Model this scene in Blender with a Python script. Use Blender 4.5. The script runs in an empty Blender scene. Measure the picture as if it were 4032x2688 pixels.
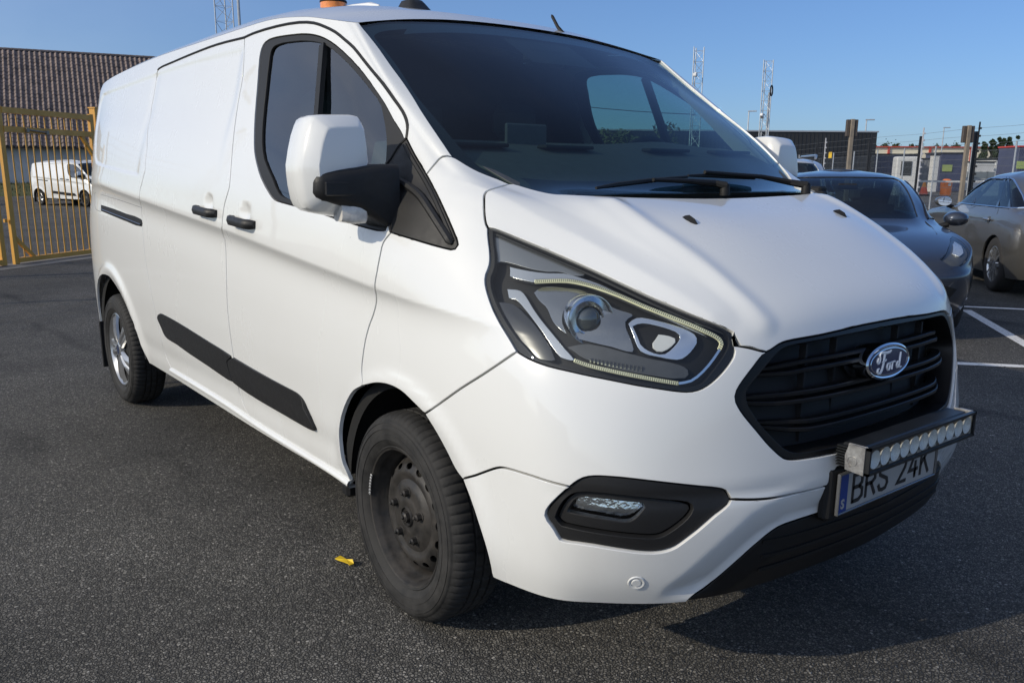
import bpy, math
import numpy as np
from mathutils import Vector, Matrix
SC = bpy.context.scene
# ---------------------------------------------------------------- camera
cam_data = bpy.data.cameras.new('camera')
cam = bpy.data.objects.new('camera', cam_data); SC.collection.objects.link(cam); SC.camera = cam
CAM_P = (2.18657, -2.24328, 1.39044)
_yaw, _pit, _rol = math.radians(141.69071), math.radians(-12.83542), math.radians(.34973)
_f = Vector((math.cos(_yaw)*math.cos(_pit), math.sin(_yaw)*math.cos(_pit), math.sin(_pit)))
_r = Vector((math.sin(_yaw), -math.cos(_yaw), 0)); _u = _r.cross(_f)
_r2 = _r*math.cos(_rol)+_u*math.sin(_rol); _u2 = _u*math.cos(_rol)-_r*math.sin(_rol)
cam.matrix_world = Matrix(((_r2.x, _u2.x, -_f.x, CAM_P[0]), (_r2.y, _u2.y, -_f.y, CAM_P[1]), (_r2.z, _u2.z, -_f.z, CAM_P[2]), (0, 0, 0, 1)))
cam_data.sensor_fit = 'HORIZONTAL'; cam_data.sensor_width = 36.0
cam_data.lens = 36.0*3375.85/4032
cam_data.shift_y = 108.35/4032
cam_data.clip_start = .05; cam_data.clip_end = 3000
# ---------------------------------------------------------------- sky, sun, exposure
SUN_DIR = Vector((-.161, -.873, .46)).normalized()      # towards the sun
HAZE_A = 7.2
world = bpy.data.worlds.new('World'); SC.world = world; world.use_nodes = True
_nt = world.node_tree
_sky = _nt.nodes.new('ShaderNodeTexSky'); _sky.sky_type = 'NISHITA'; _sky.sun_disc = False
_sky.sun_elevation = math.asin(SUN_DIR.z); _sky.sun_rotation = math.atan2(SUN_DIR.x, SUN_DIR.y)
_bg = _nt.nodes['Background']; _bg.inputs['Strength'].default_value = .10
_sky.air_density = 1.0; _sky.dust_density = .5; _sky.ozone_density = 4.0
_gm = _nt.nodes.new('ShaderNodeGamma'); _gm.inputs['Gamma'].default_value = .815
_tn = _nt.nodes.new('ShaderNodeVectorMath'); _tn.operation = 'MULTIPLY'; _tn.inputs[1].default_value = (.877, 1.151, 1.615)
_nt.links.new(_sky.outputs['Color'], _gm.inputs['Color']); _nt.links.new(_gm.outputs['Color'], _tn.inputs[0]); # broad pale haze and thin cirrus round the sun
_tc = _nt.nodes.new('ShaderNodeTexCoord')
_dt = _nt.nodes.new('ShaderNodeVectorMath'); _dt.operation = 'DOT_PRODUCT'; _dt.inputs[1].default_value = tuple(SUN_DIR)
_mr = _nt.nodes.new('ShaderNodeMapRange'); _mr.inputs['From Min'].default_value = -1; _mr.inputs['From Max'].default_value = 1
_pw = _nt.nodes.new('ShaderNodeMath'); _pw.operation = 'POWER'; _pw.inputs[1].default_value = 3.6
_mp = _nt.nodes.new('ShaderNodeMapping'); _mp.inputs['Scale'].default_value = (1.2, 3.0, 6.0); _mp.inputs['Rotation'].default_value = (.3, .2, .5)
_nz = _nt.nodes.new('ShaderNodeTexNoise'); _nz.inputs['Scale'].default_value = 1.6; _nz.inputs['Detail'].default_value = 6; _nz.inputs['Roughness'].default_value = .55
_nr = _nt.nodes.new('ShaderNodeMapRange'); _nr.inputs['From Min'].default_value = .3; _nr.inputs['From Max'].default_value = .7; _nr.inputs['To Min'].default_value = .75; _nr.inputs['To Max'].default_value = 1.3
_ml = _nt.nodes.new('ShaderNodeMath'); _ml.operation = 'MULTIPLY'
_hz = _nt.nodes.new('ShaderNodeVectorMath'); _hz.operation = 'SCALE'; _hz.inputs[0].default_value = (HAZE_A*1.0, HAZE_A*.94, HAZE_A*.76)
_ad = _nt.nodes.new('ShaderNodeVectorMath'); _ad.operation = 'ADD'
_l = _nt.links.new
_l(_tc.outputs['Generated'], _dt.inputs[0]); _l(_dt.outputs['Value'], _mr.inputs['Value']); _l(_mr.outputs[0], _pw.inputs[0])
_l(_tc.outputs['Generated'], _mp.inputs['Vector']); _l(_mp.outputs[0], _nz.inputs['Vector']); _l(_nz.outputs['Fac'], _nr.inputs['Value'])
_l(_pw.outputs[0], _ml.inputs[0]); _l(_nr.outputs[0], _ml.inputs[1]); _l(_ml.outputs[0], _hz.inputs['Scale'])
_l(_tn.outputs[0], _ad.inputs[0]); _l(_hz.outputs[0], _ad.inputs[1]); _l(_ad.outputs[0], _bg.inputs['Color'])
sun_data = bpy.data.lights.new('sun', 'SUN'); sun_data.energy = 2.85; sun_data.angle = math.radians(.53); sun_data.color = (1, .90, .73)
sun = bpy.data.objects.new('sun', sun_data); SC.collection.objects.link(sun)
sun.rotation_euler = SUN_DIR.to_track_quat('Z', 'Y').to_euler()
SC.view_settings.view_transform = 'Standard'; SC.view_settings.look = 'None'; SC.view_settings.gamma = 1
SC.view_settings.exposure = 0.0; SC.view_settings.use_curve_mapping = False
import math
import numpy as np
# ---------------------------------------------------------------- van skin: one spline net, panels are cut from it
NET = [
 # bottom edge of bumper / sill
 [(.985,0,.325),(.97,.26,.325),(.935,.52,.325),(.868,.675,.322),(.755,.808,.318),(.62,.905,.312),(.30,.94,.305),(0,.925,.31),(-.45,.922,.315),(-1.2,.922,.318),(-2.4,.922,.335),(-3.4,.92,.34),(-3.9,.895,.34),(-4.12,.80,.36),(-4.18,.5,.36)],
 [(1.025,0,.42),(1.012,.26,.42),(.98,.51,.42),(.915,.675,.42),(.795,.835,.42),(.63,.933,.42),(.32,.960,.42),(0,.955,.42),(-.45,.945,.43),(-1.2,.942,.44),(-2.4,.942,.45),(-3.4,.943,.455),(-3.9,.915,.46),(-4.12,.82,.47),(-4.19,.5,.47)],
 [(1.058,0,.56),(1.048,.26,.56),(1.008,.49,.565),(.940,.67,.575),(.82,.85,.58),(.64,.945,.59),(.33,.968,.60),(0,.968,.61),(-.45,.960,.61),(-1.2,.958,.62),(-2.4,.958,.63),(-3.4,.958,.635),(-3.9,.92,.64),(-4.13,.83,.65),(-4.20,.5,.65)],
 [(1.050,0,.70),(1.040,.26,.70),(.998,.465,.70),(.922,.665,.71),(.80,.845,.72),(.62,.948,.73),(.32,.975,.74),(0,.976,.75),(-.45,.970,.76),(-1.2,.968,.77),(-2.4,.968,.78),(-3.4,.963,.79),(-3.9,.922,.80),(-4.13,.83,.80),(-4.20,.5,.80)],
 [(1.03,0,.86),(1.022,.26,.86),(.978,.46,.86),(.90,.65,.87),(.765,.825,.885),(.575,.936,.90),(.30,.972,.91),(0,.978,.92),(-.45,.972,.94),(-1.2,.970,.98),(-2.4,.970,1.02),(-3.4,.965,1.05),(-3.9,.915,1.07),(-4.12,.82,1.07),(-4.18,.5,1.07)],
 [(.99,0,.995),(.983,.25,.995),(.955,.46,.985),(.872,.625,.99),(.705,.803,1.005),(.505,.914,1.01),(.27,.965,1.00),(0,.978,1.00),(-.45,.974,1.03),(-1.2,.972,1.09),(-2.4,.971,1.17),(-3.4,.960,1.23),(-3.9,.885,1.26),(-4.10,.80,1.26),(-4.16,.5,1.26)],
 [(.955,0,1.06),(.95,.25,1.058),(.925,.462,1.047),(.828,.61,1.06),(.65,.778,1.075),(.458,.890,1.075),(.25,.955,1.055),(0,.983,1.055),(-.45,.984,1.088),(-1.2,.984,1.154),(-2.4,.982,1.246),(-3.4,.962,1.325),(-3.9,.870,1.36),(-4.09,.785,1.36),(-4.15,.5,1.36)],
 [(.85,0,1.145),(.845,.25,1.143),(.805,.49,1.143),(.70,.615,1.148),(.555,.747,1.155),(.395,.860,1.15),(.215,.934,1.14),(0,.975,1.13),(-.45,.979,1.16),(-1.2,.978,1.225),(-2.4,.976,1.31),(-3.4,.950,1.39),(-3.9,.862,1.42),(-4.08,.775,1.42),(-4.14,.5,1.42)],
 [(.64,0,1.262),(.64,.26,1.262),(.605,.523,1.252),(.53,.637,1.235),(.425,.753,1.232),(.31,.848,1.228),(.175,.910,1.22),(0,.955,1.205),(-.45,.970,1.235),(-1.2,.970,1.30),(-2.4,.967,1.38),(-3.4,.937,1.46),(-3.9,.852,1.50),(-4.07,.765,1.50),(-4.12,.5,1.50)],
 [(.40,0,1.325),(.41,.26,1.327),(.455,.523,1.32),(.395,.645,1.308),(.315,.752,1.312),(.225,.835,1.315),(.10,.885,1.315),(-.05,.923,1.29),(-.45,.948,1.33),(-1.2,.950,1.40),(-2.4,.947,1.47),(-3.4,.920,1.54),(-3.9,.840,1.58),(-4.05,.752,1.58),(-4.10,.5,1.58)],
 [(.31,0,1.36),(.295,.26,1.362),(.25,.52,1.363),(.205,.67,1.366),(.155,.785,1.375),(.115,.818,1.375),(.055,.855,1.375),(-.12,.892,1.36),(-.45,.918,1.42),(-1.2,.918,1.52),(-2.4,.916,1.58),(-3.4,.893,1.64),(-3.9,.825,1.66),(-4.04,.74,1.66),(-4.08,.5,1.66)],
 [(.06,0,1.56),(.05,.26,1.558),(.015,.52,1.55),(-.015,.68,1.54),(-.045,.810,1.52),(-.068,.824,1.51),(-.095,.838,1.505),(-.28,.858,1.51),(-.55,.870,1.56),(-1.2,.872,1.66),(-2.4,.872,1.70),(-3.4,.856,1.74),(-3.9,.805,1.75),(-4.02,.72,1.75),(-4.06,.5,1.75)],
 [(-.25,0,1.755),(-.255,.26,1.752),(-.27,.51,1.735),(-.28,.66,1.712),(-.275,.796,1.682),(-.285,.808,1.674),(-.30,.819,1.668),(-.48,.826,1.70),(-.68,.832,1.75),(-1.2,.838,1.81),(-2.4,.838,1.83),(-3.4,.828,1.845),(-3.9,.785,1.85),(-4.0,.70,1.85),(-4.04,.5,1.85)],
 [(-.60,0,1.95),(-.60,.26,1.945),(-.59,.51,1.925),(-.572,.65,1.905),(-.550,.750,1.882),(-.575,.767,1.886),(-.61,.779,1.892),(-.72,.791,1.912),(-.90,.799,1.940),(-1.3,.802,1.964),(-2.4,.803,1.964),(-3.4,.797,1.940),(-3.85,.77,1.915),(-3.96,.68,1.91),(-4.0,.5,1.91)],
]
def pchip_axis0(P, n):
    """monotone cubic through P along axis 0, n sub-steps per interval (a number or one per interval)"""
    P = np.asarray(P, float); m = P.shape[0]
    d = P[1:]-P[:-1]
    t = np.zeros_like(P)
    a, b = d[:-1], d[1:]
    s = a*b
    t[1:-1] = np.where(s > 0, 2*s/np.where(np.abs(a+b) < 1e-12, 1, a+b), 0)*.62 + .38*np.where(s > 0, (a+b)/2, 0)
    t[0] = (3*d[0]-t[1])/2; t[-1] = (3*d[-1]-t[-2])/2
    out = []
    for i in range(m-1):
        for x in np.linspace(0, 1, n if np.isscalar(n) else n[i], endpoint=False):
            h00 = 2*x**3-3*x**2+1; h10 = x**3-2*x**2+x; h01 = -2*x**3+3*x**2; h11 = x**3-x**2
            out.append(h00*P[i]+h10*t[i]+h01*P[i+1]+h11*t[i+1])
    out.append(P[-1])
    return np.array(out)
SUB = 16
UN = [16]*8+[32, 64, 32, 24, 16, 16]        # finer steps along the flat flank
UK = np.arange(15.); UI = np.concatenate([[0], np.cumsum(UN)]).astype(float)
def u2i(u): return np.interp(u, UK, UI)
def i2u(i): return np.interp(i, UI, UK)
def sstep(a, b, x):
    t = np.clip((x-a)/(b-a), 0, 1); return t*t*(3-2*t)
def seg_crease(G, pts, width, height, sharp=1.0):
    """bump of given height around the 3-D polyline pts"""
    d = np.full(G.shape[:2], 9.)
    pts = np.array(pts, float)
    for p, q in zip(pts[:-1], pts[1:]):
        v = q-p; t = np.clip(((G-p)@v)/(v@v), 0, 1)
        d = np.minimum(d, np.linalg.norm(G-(p+t[..., None]*v), axis=-1))
    return height*np.clip(1-d/width, 0, 1)**sharp
def grid_normals(G):
    du = np.gradient(G, axis=1); dv = np.gradient(G, axis=0)
    n = np.cross(dv, du)
    n /= np.linalg.norm(n, axis=-1, keepdims=True)+1e-12
    return n
def build_skin():
    N = np.array(NET, float)
    mir = N[:, 2:0:-1]*np.array([1, -1, 1])
    N2 = np.concatenate([mir, N], axis=1)
    A = pchip_axis0(N2, SUB)
    A = np.swapaxes(pchip_axis0(np.swapaxes(A, 0, 1), [16, 16]+UN), 0, 1)
    for k in range(14):          # fair the surface
        B = A.copy()
        B[1:-1] = A[1:-1]*.5+(A[:-2]+A[2:])*.25
        C = B.copy()
        C[:, 1:-1] = B[:, 1:-1]*.5+(B[:, :-2]+B[:, 2:])*.25
        A = C
    G = A[:, 2*SUB:].copy()
    G[:, 0, 1] = 0
    G[..., 1] *= -1              # this half is the right side, y < 0
    n = grid_normals(G)
    x, y, z = G[..., 0], G[..., 1], G[..., 2]
    d = np.zeros_like(x)
    # character line: crisp upper edge, scooped just below it, fading over the front wing
    zc = np.interp(x, [-3.3, -2.39, -1.27, -.55, -.07, .26, .6], [1.312, 1.244, 1.159, 1.095, 1.054, 1.026, .995])
    side = sstep(.62, .25, x)*sstep(.80, .92, -y)
    dz = np.maximum(zc-z, 0)
    d -= .019*(1-np.exp(-dz/.035))*np.exp(-(dz/.15)**2)*side*sstep(-4.0, -3.3, x)
    # finger hollows behind the two door handles
    for hx, hz in ((-1.475, 1.262), (-1.075, 1.236)):
        r = np.hypot(x-hx, z-hz); d -= .016*np.clip(1-(r/.042)**2, 0, 1)**1.0*(y < -.9)
    # pressed-in panels of the load side
    zt = np.interp(x, [-3.78, -3.69, -3.14, -2.538], [1.80, 1.856, 1.866, 1.881]); zb = np.interp(x, [-3.6, -3.49, -3.3, -2.77, -2.39], [1.47, 1.429, 1.412, 1.378, 1.358])
    xl = np.interp(z, [1.40, 1.46, 1.63, 1.74, 1.81, 1.86], [-3.45, -3.59, -3.726, -3.79, -3.78, -3.70])
    far_ = (y < -.7)
    d -= .007*sstep(0, .020, np.minimum(zt-z, z-zb))*sstep(-.01, .05, x-xl)*sstep(-2.50, -2.56, x)*far_
    d -= .007*sstep(0, .018, np.interp(x, [-2.51, -2.0, -1.375], [1.883, 1.890, 1.884])-z)*sstep(1.30, 1.75, z)*sstep(-2.60, -2.52, x)*sstep(-1.36, -1.42, x)*far_
    # wheel-arch lips
    for cx, rr, h in ((.03, .445, .010), (-3.3, .49, .016)):
        r = np.hypot(x-cx, z-.335)
        d += h*np.exp(-((r-rr)/.05)**2)*np.where(r < rr, 1, np.exp(-((r-rr)/.03)**2))*sstep(.75, .9, -y)*sstep(.26, .45, z)
    # lower door scoop above the sill
    d -= .006*np.exp(-((z-.45)/.05)**2)*sstep(-.35, -.5, x)*sstep(-2.9, -2.7, x)
    # bonnet ridge
    hood = [(.455, -.524, 1.319), (.609, -.522, 1.25), (.743, -.501, 1.187), (.846, -.484, 1.114), (.94, -.46, 1.045)]
    d += seg_crease(G, hood, .05, .010, 1.4)
    crown = [(.12, -.825, 1.375), (.231, -.785, 1.338), (.374, -.741, 1.279), (.508, -.688, 1.221), (.699, -.633, 1.138), (.861, -.576, 1.05)]
    d += seg_crease(G, crown, .07, .009, 1.2)
    # chamfer of the lower bumper round the black valance and along its bottom edge
    cham = [(1.06, -.10, .545), (1.044, -.266, .535), (1.033, -.348, .531), (1.021, -.417, .527), (1.0, -.496, .497), (.978, -.545, .455), (.953, -.587, .41), (.921, -.62, .365), (.90, -.635, .345)]
    d -= seg_crease(G, cham, .085, .026, 1.0)*sstep(.325, .37, z)
    # ledge above the fog lamps
    d -= .006*np.exp(-((z-.625)/.02)**2)*sstep(.62, .80, x)*sstep(.30, .5, -y)
    G = G+n*d[..., None]
    return G, grid_normals(G)
SKIN, SKIN_N = build_skin()
def _bil(A, u, v):
    u = np.clip(u2i(np.asarray(u, float)), 0, A.shape[1]-1.0001); v = np.clip(np.asarray(v, float)*SUB, 0, A.shape[0]-1.0001)
    i = u.astype(int); j = v.astype(int); a = (u-i)[..., None]; b = (v-j)[..., None]
    return (A[j, i]*(1-a)+A[j, i+1]*a)*(1-b)+(A[j+1, i]*(1-a)+A[j+1, i+1]*a)*b
def skin(u, v):
    n = _bil(SKIN_N, u, v); n = n/np.linalg.norm(n, axis=-1, keepdims=True)
    return _bil(SKIN, u, v), n

def roof_z(x, y):
    """height of the roof skin at x, y"""
    e = SKIN[-1]; m = e[:, 0] > -3.84
    xs = e[m, 0]; o = np.argsort(-np.arange(len(xs)))
    k = (e[:, 1] < -.748) & m
    ex, ey, ez = e[k, 0][::-1], -e[k, 1][::-1], e[k, 2][::-1]
    ye = np.interp(x, ex, ey); ze = np.interp(x, ex, ez)
    zc = np.interp(x, [-4.0, -3.6, -3.0, -2.0, -1.5, -1.2, -.95, -.75, -.60, -.54], [1.965, 2.005, 2.035, 2.060, 2.064, 2.056, 2.036, 1.998, 1.95, 1.93])
    p = np.interp(x, [-1.5, -1.0, -.55], [6.5, 4.2, 2.1])
    r = np.clip(np.abs(y)/ye, 0, 1)
    return ze+(zc-ze)*((1-r**p)*.9+.1*(1-r**2))
def roof_grid(nx=90, ny=25):
    e = SKIN[-1]; kf = (e[:, 1] > -.7515) & (e[:, 0] > -.7)
    fx, fy = e[kf, 0], -e[kf, 1]
    ky = (e[:, 1] < -.745) & (e[:, 0] > -3.84)
    ex, ey = e[ky, 0][::-1], -e[ky, 1][::-1]
    t = np.sin(np.linspace(-1, 1, 2*ny+1)*math.pi/2)
    s = np.linspace(0, 1, nx+1)**1.6
    T, S = np.meshgrid(t, s)
    xs = -.55+(-3.84+.55)*S
    Y = T*np.interp(xs, ex, ey)
    xf = np.interp(np.abs(Y), fy, fx)
    X = xs+(xf+.55)*(1-S)**6*(1)
    return np.stack([X, Y, roof_z(X, Y)], -1)
CURVES = {
 'K7': [(4.9272,8.2071), (4.9316,8.2453), (4.9362,8.2832), (4.9365,8.3278), (4.9252,8.4109), (4.9039,8.5086), (4.8779,8.6081), (4.8483,8.7027), (4.8124,8.7993), (4.7718,8.8987), (4.7258,9.0039), (4.6695,9.1163), (4.6036,9.2163), (4.5612,9.2647), (4.5182,9.3055), (4.4725,9.3404), (4.4253,9.368), (4.3776,9.3891), (4.3243,9.4097), (4.192,9.4716), (4.0261,9.5455), (3.8432,9.6282), (3.6078,9.7418), (3.4072,9.8352), (3.2594,9.8906)],
 'wsA': [(3.2594,9.8906), (3.2791,9.9293), (3.3024,9.965), (3.3306,9.9988), (3.3731,10.0305), (3.4206,10.0611), (3.4704,10.0908), (3.5221,10.1236), (3.5765,10.1558), (3.6265,10.1894), (3.6672,10.22), (3.7028,10.2524), (3.738,10.2849), (3.7707,10.319), (3.802,10.3537), (3.8355,10.3877), (3.8714,10.418), (3.9105,10.4483), (3.9526,10.4784)],
 'wsB': [(3.9526,10.4784), (3.8786,10.6885), (3.8311,10.904), (3.7943,11.1146), (3.7635,11.296), (3.747,11.3753), (3.7318,11.4431), (3.7174,11.5066), (3.7051,11.5732), (3.6945,11.6483), (3.6859,11.724), (3.68,11.8), (3.6763,11.8759), (3.6764,11.9547), (3.6802,12.0335), (3.6858,12.1122), (3.6919,12.1911), (3.6968,12.2731), (3.7017,12.3567), (3.7092,12.4386), (3.7225,12.5159), (3.7384,12.5771), (3.7591,12.6352), (3.7844,12.6914), (3.8133,12.7473), (3.8492,12.7999), (3.8912,12.8514), (3.9411,12.9021), (4.0007,13)],
 'hoodrear': [(3.2594,9.8906), (3.2246,9.897), (3.19,9.9034), (3.1556,9.904), (3.0904,9.8791), (3.0321,9.8279), (2.9793,9.7727), (2.9313,9.7224), (2.8881,9.6688), (2.8458,9.6176), (2.8092,9.5754), (2.7714,9.5367), (2.7235,9.5047), (2.6535,9.4801), (2.5717,9.4634), (2.4911,9.4442), (2.4155,9.4174), (2.34,9.3882), (2.2506,9.3519), (2.0331,9.2558), (1.7747,9.1385), (1.5331,9.0353), (1.3599,8.9748), (1.1903,8.9294), (1.0111,8.8969), (0.8051,8.8734), (0.5883,8.8599), (0.4008,8.8527), (0.3161,8.8514), (0.2433,8.8514), (0,8.8509)],
 'hoodlip': [(2.0755,4.8168), (2.0573,4.8252), (2.039,4.8333), (2.0199,4.8438), (1.9952,4.8616), (1.9693,4.8827), (1.9421,4.9052), (1.9109,4.9306), (1.878,4.9578), (1.8428,4.9808), (1.8019,4.9989), (1.7581,5.0121), (1.7076,5.0213), (1.6097,5.0252), (1.4956,5.0184), (1.3824,5.0101), (1.2876,5.0042), (1.1936,4.9993), (1.0844,4.999), (0.8513,5.0158), (0.5827,5.0442), (0.3632,5.0637), (0.2923,5.0669), (0.2345,5.0677), (0,5.0684)],
 'hlhood': [(4.9272,8.2071), (4.8584,8.1886), (4.7843,8.1597), (4.602,8.0243), (4.4253,7.8473), (4.2817,7.6848), (4.1575,7.5213), (4.047,7.3554), (3.9433,7.1918), (3.8403,7.0326), (3.7365,6.8782), (3.6329,6.7288), (3.5318,6.5858), (3.4337,6.447), (3.3369,6.3125), (3.2381,6.1847), (3.1347,6.0553), (3.0213,5.9138), (2.901,5.7691), (2.7985,5.6637), (2.6938,5.5761), (2.6195,5.5077), (2.5469,5.4357)],
 'hlbump': [(2.5469,5.4357), (2.548,5.3332), (2.5471,5.2389), (2.5438,5.1643), (2.5409,5.0992), (2.5413,5.0531), (2.5424,5.011)],
 'hoodbump': [(2.5424,5.011), (2.5192,5.0074), (2.4926,5.0021), (2.424,4.9832), (2.345,4.9548), (2.2689,4.9173), (2.1947,4.8772), (2.1343,4.847), (2.0755,4.8168)],
 'hlbot': [(2.5424,5.011), (2.5506,4.8777), (2.5669,4.7564), (2.6262,4.6071), (2.7004,4.4716), (2.7686,4.3621), (2.8393,4.2682), (2.9049,4.1958), (2.9727,4.1394), (3.0402,4.1045), (3.1092,4.0847), (3.1805,4.0805), (3.2549,4.0862), (3.3578,4.0988), (3.4635,4.1145), (3.5637,4.1261), (3.6668,4.1391), (3.8001,4.1609), (3.9402,4.1833), (4.0831,4.2015), (4.2226,4.2182), (4.3318,4.233), (4.4378,4.2479), (4.548,4.2604), (4.6582,4.2778), (4.766,4.3068), (4.8685,4.3478), (4.9454,4.3975), (5.0188,4.4547)],
 'hlfend': [(5.0188,4.4547), (5.0285,4.5012), (5.0381,4.5495), (5.0499,4.6052), (5.0762,4.7145), (5.1076,4.8481), (5.1371,4.9964), (5.1683,5.1664), (5.2003,5.3668), (5.2301,5.5918), (5.2532,5.7998), (5.2724,5.9936), (5.2879,6.1649), (5.2993,6.2966), (5.3078,6.4191), (5.3101,6.5315), (5.3063,6.6147), (5.298,6.6928), (5.2853,6.7678), (5.2673,6.8357), (5.2449,6.9012), (5.2235,6.9678), (5.2047,7.0324), (5.1864,7.0979), (5.1685,7.1719), (5.1418,7.2981), (5.113,7.4404), (5.0826,7.5817), (5.0523,7.7205), (5.0234,7.8575), (4.9945,7.9808), (4.9719,8.0616), (4.9496,8.1347), (4.9272,8.2071)],
 'bumpfend': [(5.0188,4.4547), (5.1905,4.257), (5.3602,4.0562), (5.5153,3.8758), (5.633,3.7481), (5.7443,3.6333), (5.8533,3.5212), (5.9548,3.4136), (6.0565,3.3036), (6.1596,3.1904), (6.2438,3.0891), (6.3098,2.9955), (6.4132,2.8665)],
 'archF1': [(7.433,2.868), (7.374,2.9215), (7.317,2.9728), (7.2609,3.0187), (7.2037,3.0572), (7.1534,3.0823), (7.1024,3.1028), (7.0521,3.1179), (7.0029,3.1273), (6.9514,3.1312), (6.9,3.1296), (6.8498,3.123), (6.8022,3.1112), (6.7575,3.0931), (6.7154,3.0693), (6.6747,3.0412), (6.6317,3.0125), (6.579,2.9784), (6.5243,2.9418), (6.4688,2.9037), (6.4132,2.8665)],
 'archF2': [(6.4132,2.8665), (6.3718,2.7941), (6.3305,2.7203), (6.2904,2.6444), (6.2526,2.5654), (6.2167,2.4823), (6.1821,2.3977), (6.1485,2.3144), (6.1158,2.2345), (6.0864,2.1593), (6.0581,2.0852), (6.0288,2.0195), (5.9971,1.9676), (5.9716,1.9399), (5.9454,1.9188), (5.919,1.9004), (5.8927,1.8811)],
 'archF3': [(5.8927,1.8811), (5.8676,1.8148), (5.8419,1.7518), (5.8155,1.6891), (5.7899,1.6226), (5.759,1.5397), (5.7287,1.45), (5.6982,1.3578), (5.6702,1.2639), (5.6449,1.1747), (5.6214,1.0788), (5.603,0.9733), (5.5887,0.8634), (5.5806,0.777), (5.5746,0.6895), (5.5708,0.5958), (5.5685,0.4927), (5.5682,0.3784), (5.5694,0.2556), (5.571,0.1278), (5.5625,0)],
 'archF0': [(7.8786,0.2247), (7.8811,0.2899), (7.8835,0.3528), (7.8862,0.4163), (7.8894,0.4831), (7.896,0.5744), (7.9048,0.6666), (7.9135,0.7587), (7.92,0.8484), (7.9229,0.9404), (7.9249,1.028), (7.9264,1.1119), (7.9273,1.1924), (7.9292,1.2734), (7.9302,1.3535), (7.9283,1.4334), (7.9198,1.515), (7.9052,1.5939), (7.8928,1.6682), (7.8813,1.7413), (7.8641,1.821), (7.8334,1.9235), (7.809,2.0251), (7.7709,2.1428), (7.7415,2.2495), (7.7065,2.353), (7.677,2.4483), (7.6393,2.5454), (7.6021,2.6298), (7.5604,2.6998), (7.5185,2.7585), (7.4754,2.8135), (7.433,2.868)],
 'K3': [(7.433,2.868), (7.4514,2.9598), (7.4698,3.0479), (7.4742,3.1406), (7.4686,3.2309), (7.4593,3.3192), (7.449,3.4062), (7.4388,3.4947), (7.4279,3.5849), (7.4158,3.6773), (7.403,3.7706), (7.3891,3.8707), (7.3731,3.9864), (7.3496,4.1458), (7.3228,4.3437), (7.2999,4.5642), (7.2845,4.7551), (7.2698,4.9497), (7.2567,5.1359), (7.2492,5.2668), (7.2426,5.3946), (7.2321,5.5426), (7.2132,5.7511), (7.1944,5.9504), (7.1965,6.097), (7.1925,6.2423), (7.1848,6.3832), (7.1772,6.5304), (7.1692,6.7556), (7.1619,7.0037), (7.1562,7.2442), (7.1548,7.4345), (7.154,7.6136), (7.1453,7.7796), (7.1229,7.923), (7.0889,8.0517), (7.0513,8.1748)],
 'sailbot': [(7.0513,8.1748), (6.9672,8.141), (6.8729,8.0999), (6.7271,8.0308), (6.5634,7.9464), (6.398,7.855), (6.238,7.7673), (6.0993,7.6965), (5.9755,7.6376), (5.8924,7.6015), (5.8152,7.5694)],
 'sailtip': [(5.8152,7.5694), (5.7814,7.5683), (5.7487,7.5744), (5.7173,7.5993), (5.6899,7.6362), (5.6716,7.6845), (5.6609,7.7379), (5.6607,7.7912), (5.6647,7.8443)],
 'sailfr': [(5.6647,7.8443), (5.6855,8.003), (5.7047,8.1532), (5.7247,8.3064), (5.7534,8.518), (5.7878,8.7547), (5.8329,9.0065), (5.8812,9.2061), (5.944,9.4209), (6.0151,9.6474), (6.0718,9.8383), (6.1108,9.9897), (6.137,10.1164)],
 'sailfr2': [(6.137,10.1164), (6.156,10.203), (6.1719,10.283), (6.1855,10.3607), (6.1986,10.4443), (6.2099,10.5269), (6.2167,10.6107), (6.2167,10.7057), (6.2111,10.8038), (6.2048,10.902)],
 'sailmid': [(6.2048,10.902), (6.3193,10.8559), (6.4189,10.8102), (6.5117,10.7585), (6.618,10.6827), (6.7196,10.5988), (6.8119,10.5216), (6.8814,10.467), (6.947,10.4147), (7.0041,10.363), (7.0399,10.3271), (7.0707,10.2925), (7.0989,10.2472), (7.1391,10.1211), (7.1642,9.942), (7.1793,9.7207), (7.1921,9.4323), (7.196,9.1352), (7.1866,8.9315), (7.1717,8.8628), (7.1531,8.8123), (7.1372,8.7623), (7.1271,8.7148), (7.1187,8.6671), (7.1101,8.6102), (7.0938,8.4826), (7.0748,8.3299), (7.0513,8.1748)],
 'apjoint': [(6.137,10.1164), (6.0487,10.1751), (5.9436,10.2321), (5.8231,10.2831), (5.7193,10.3176), (5.6053,10.348), (5.4667,10.3792), (5.2756,10.4167), (5.0562,10.4527), (4.828,10.478), (4.6252,10.4891), (4.4364,10.4947), (4.2948,10.4974), (4.2159,10.4969), (4.1562,10.4941), (4.1028,10.4909), (4.0474,10.4872), (3.9973,10.4826), (3.9526,10.4784)],
 'K2f': [(9.1595,12.7147), (9.1059,12.7406), (9.0424,12.7627), (8.8749,12.787), (8.6557,12.8135), (8.3923,12.8469), (8.0866,12.8758), (7.8374,12.8822), (7.5747,12.8803), (7.3672,12.8681), (7.1666,12.8471), (6.9424,12.8172), (6.7494,12.7776), (6.6145,12.7282), (6.5009,12.6737), (6.3795,12.6205), (6.27,12.5601), (6.1932,12.4754), (6.1322,12.3832), (6.0599,12.2927), (5.9727,12.1978), (5.8258,12.0833), (5.6435,11.9562), (5.5031,11.8054), (5.3941,11.6523), (5.277,11.5344), (5.2429,11.4252), (5.3385,11.3398), (5.5182,11.2591), (5.7078,11.1874), (5.8841,11.1101), (6.0671,11.0081), (6.2048,10.902)],
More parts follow.
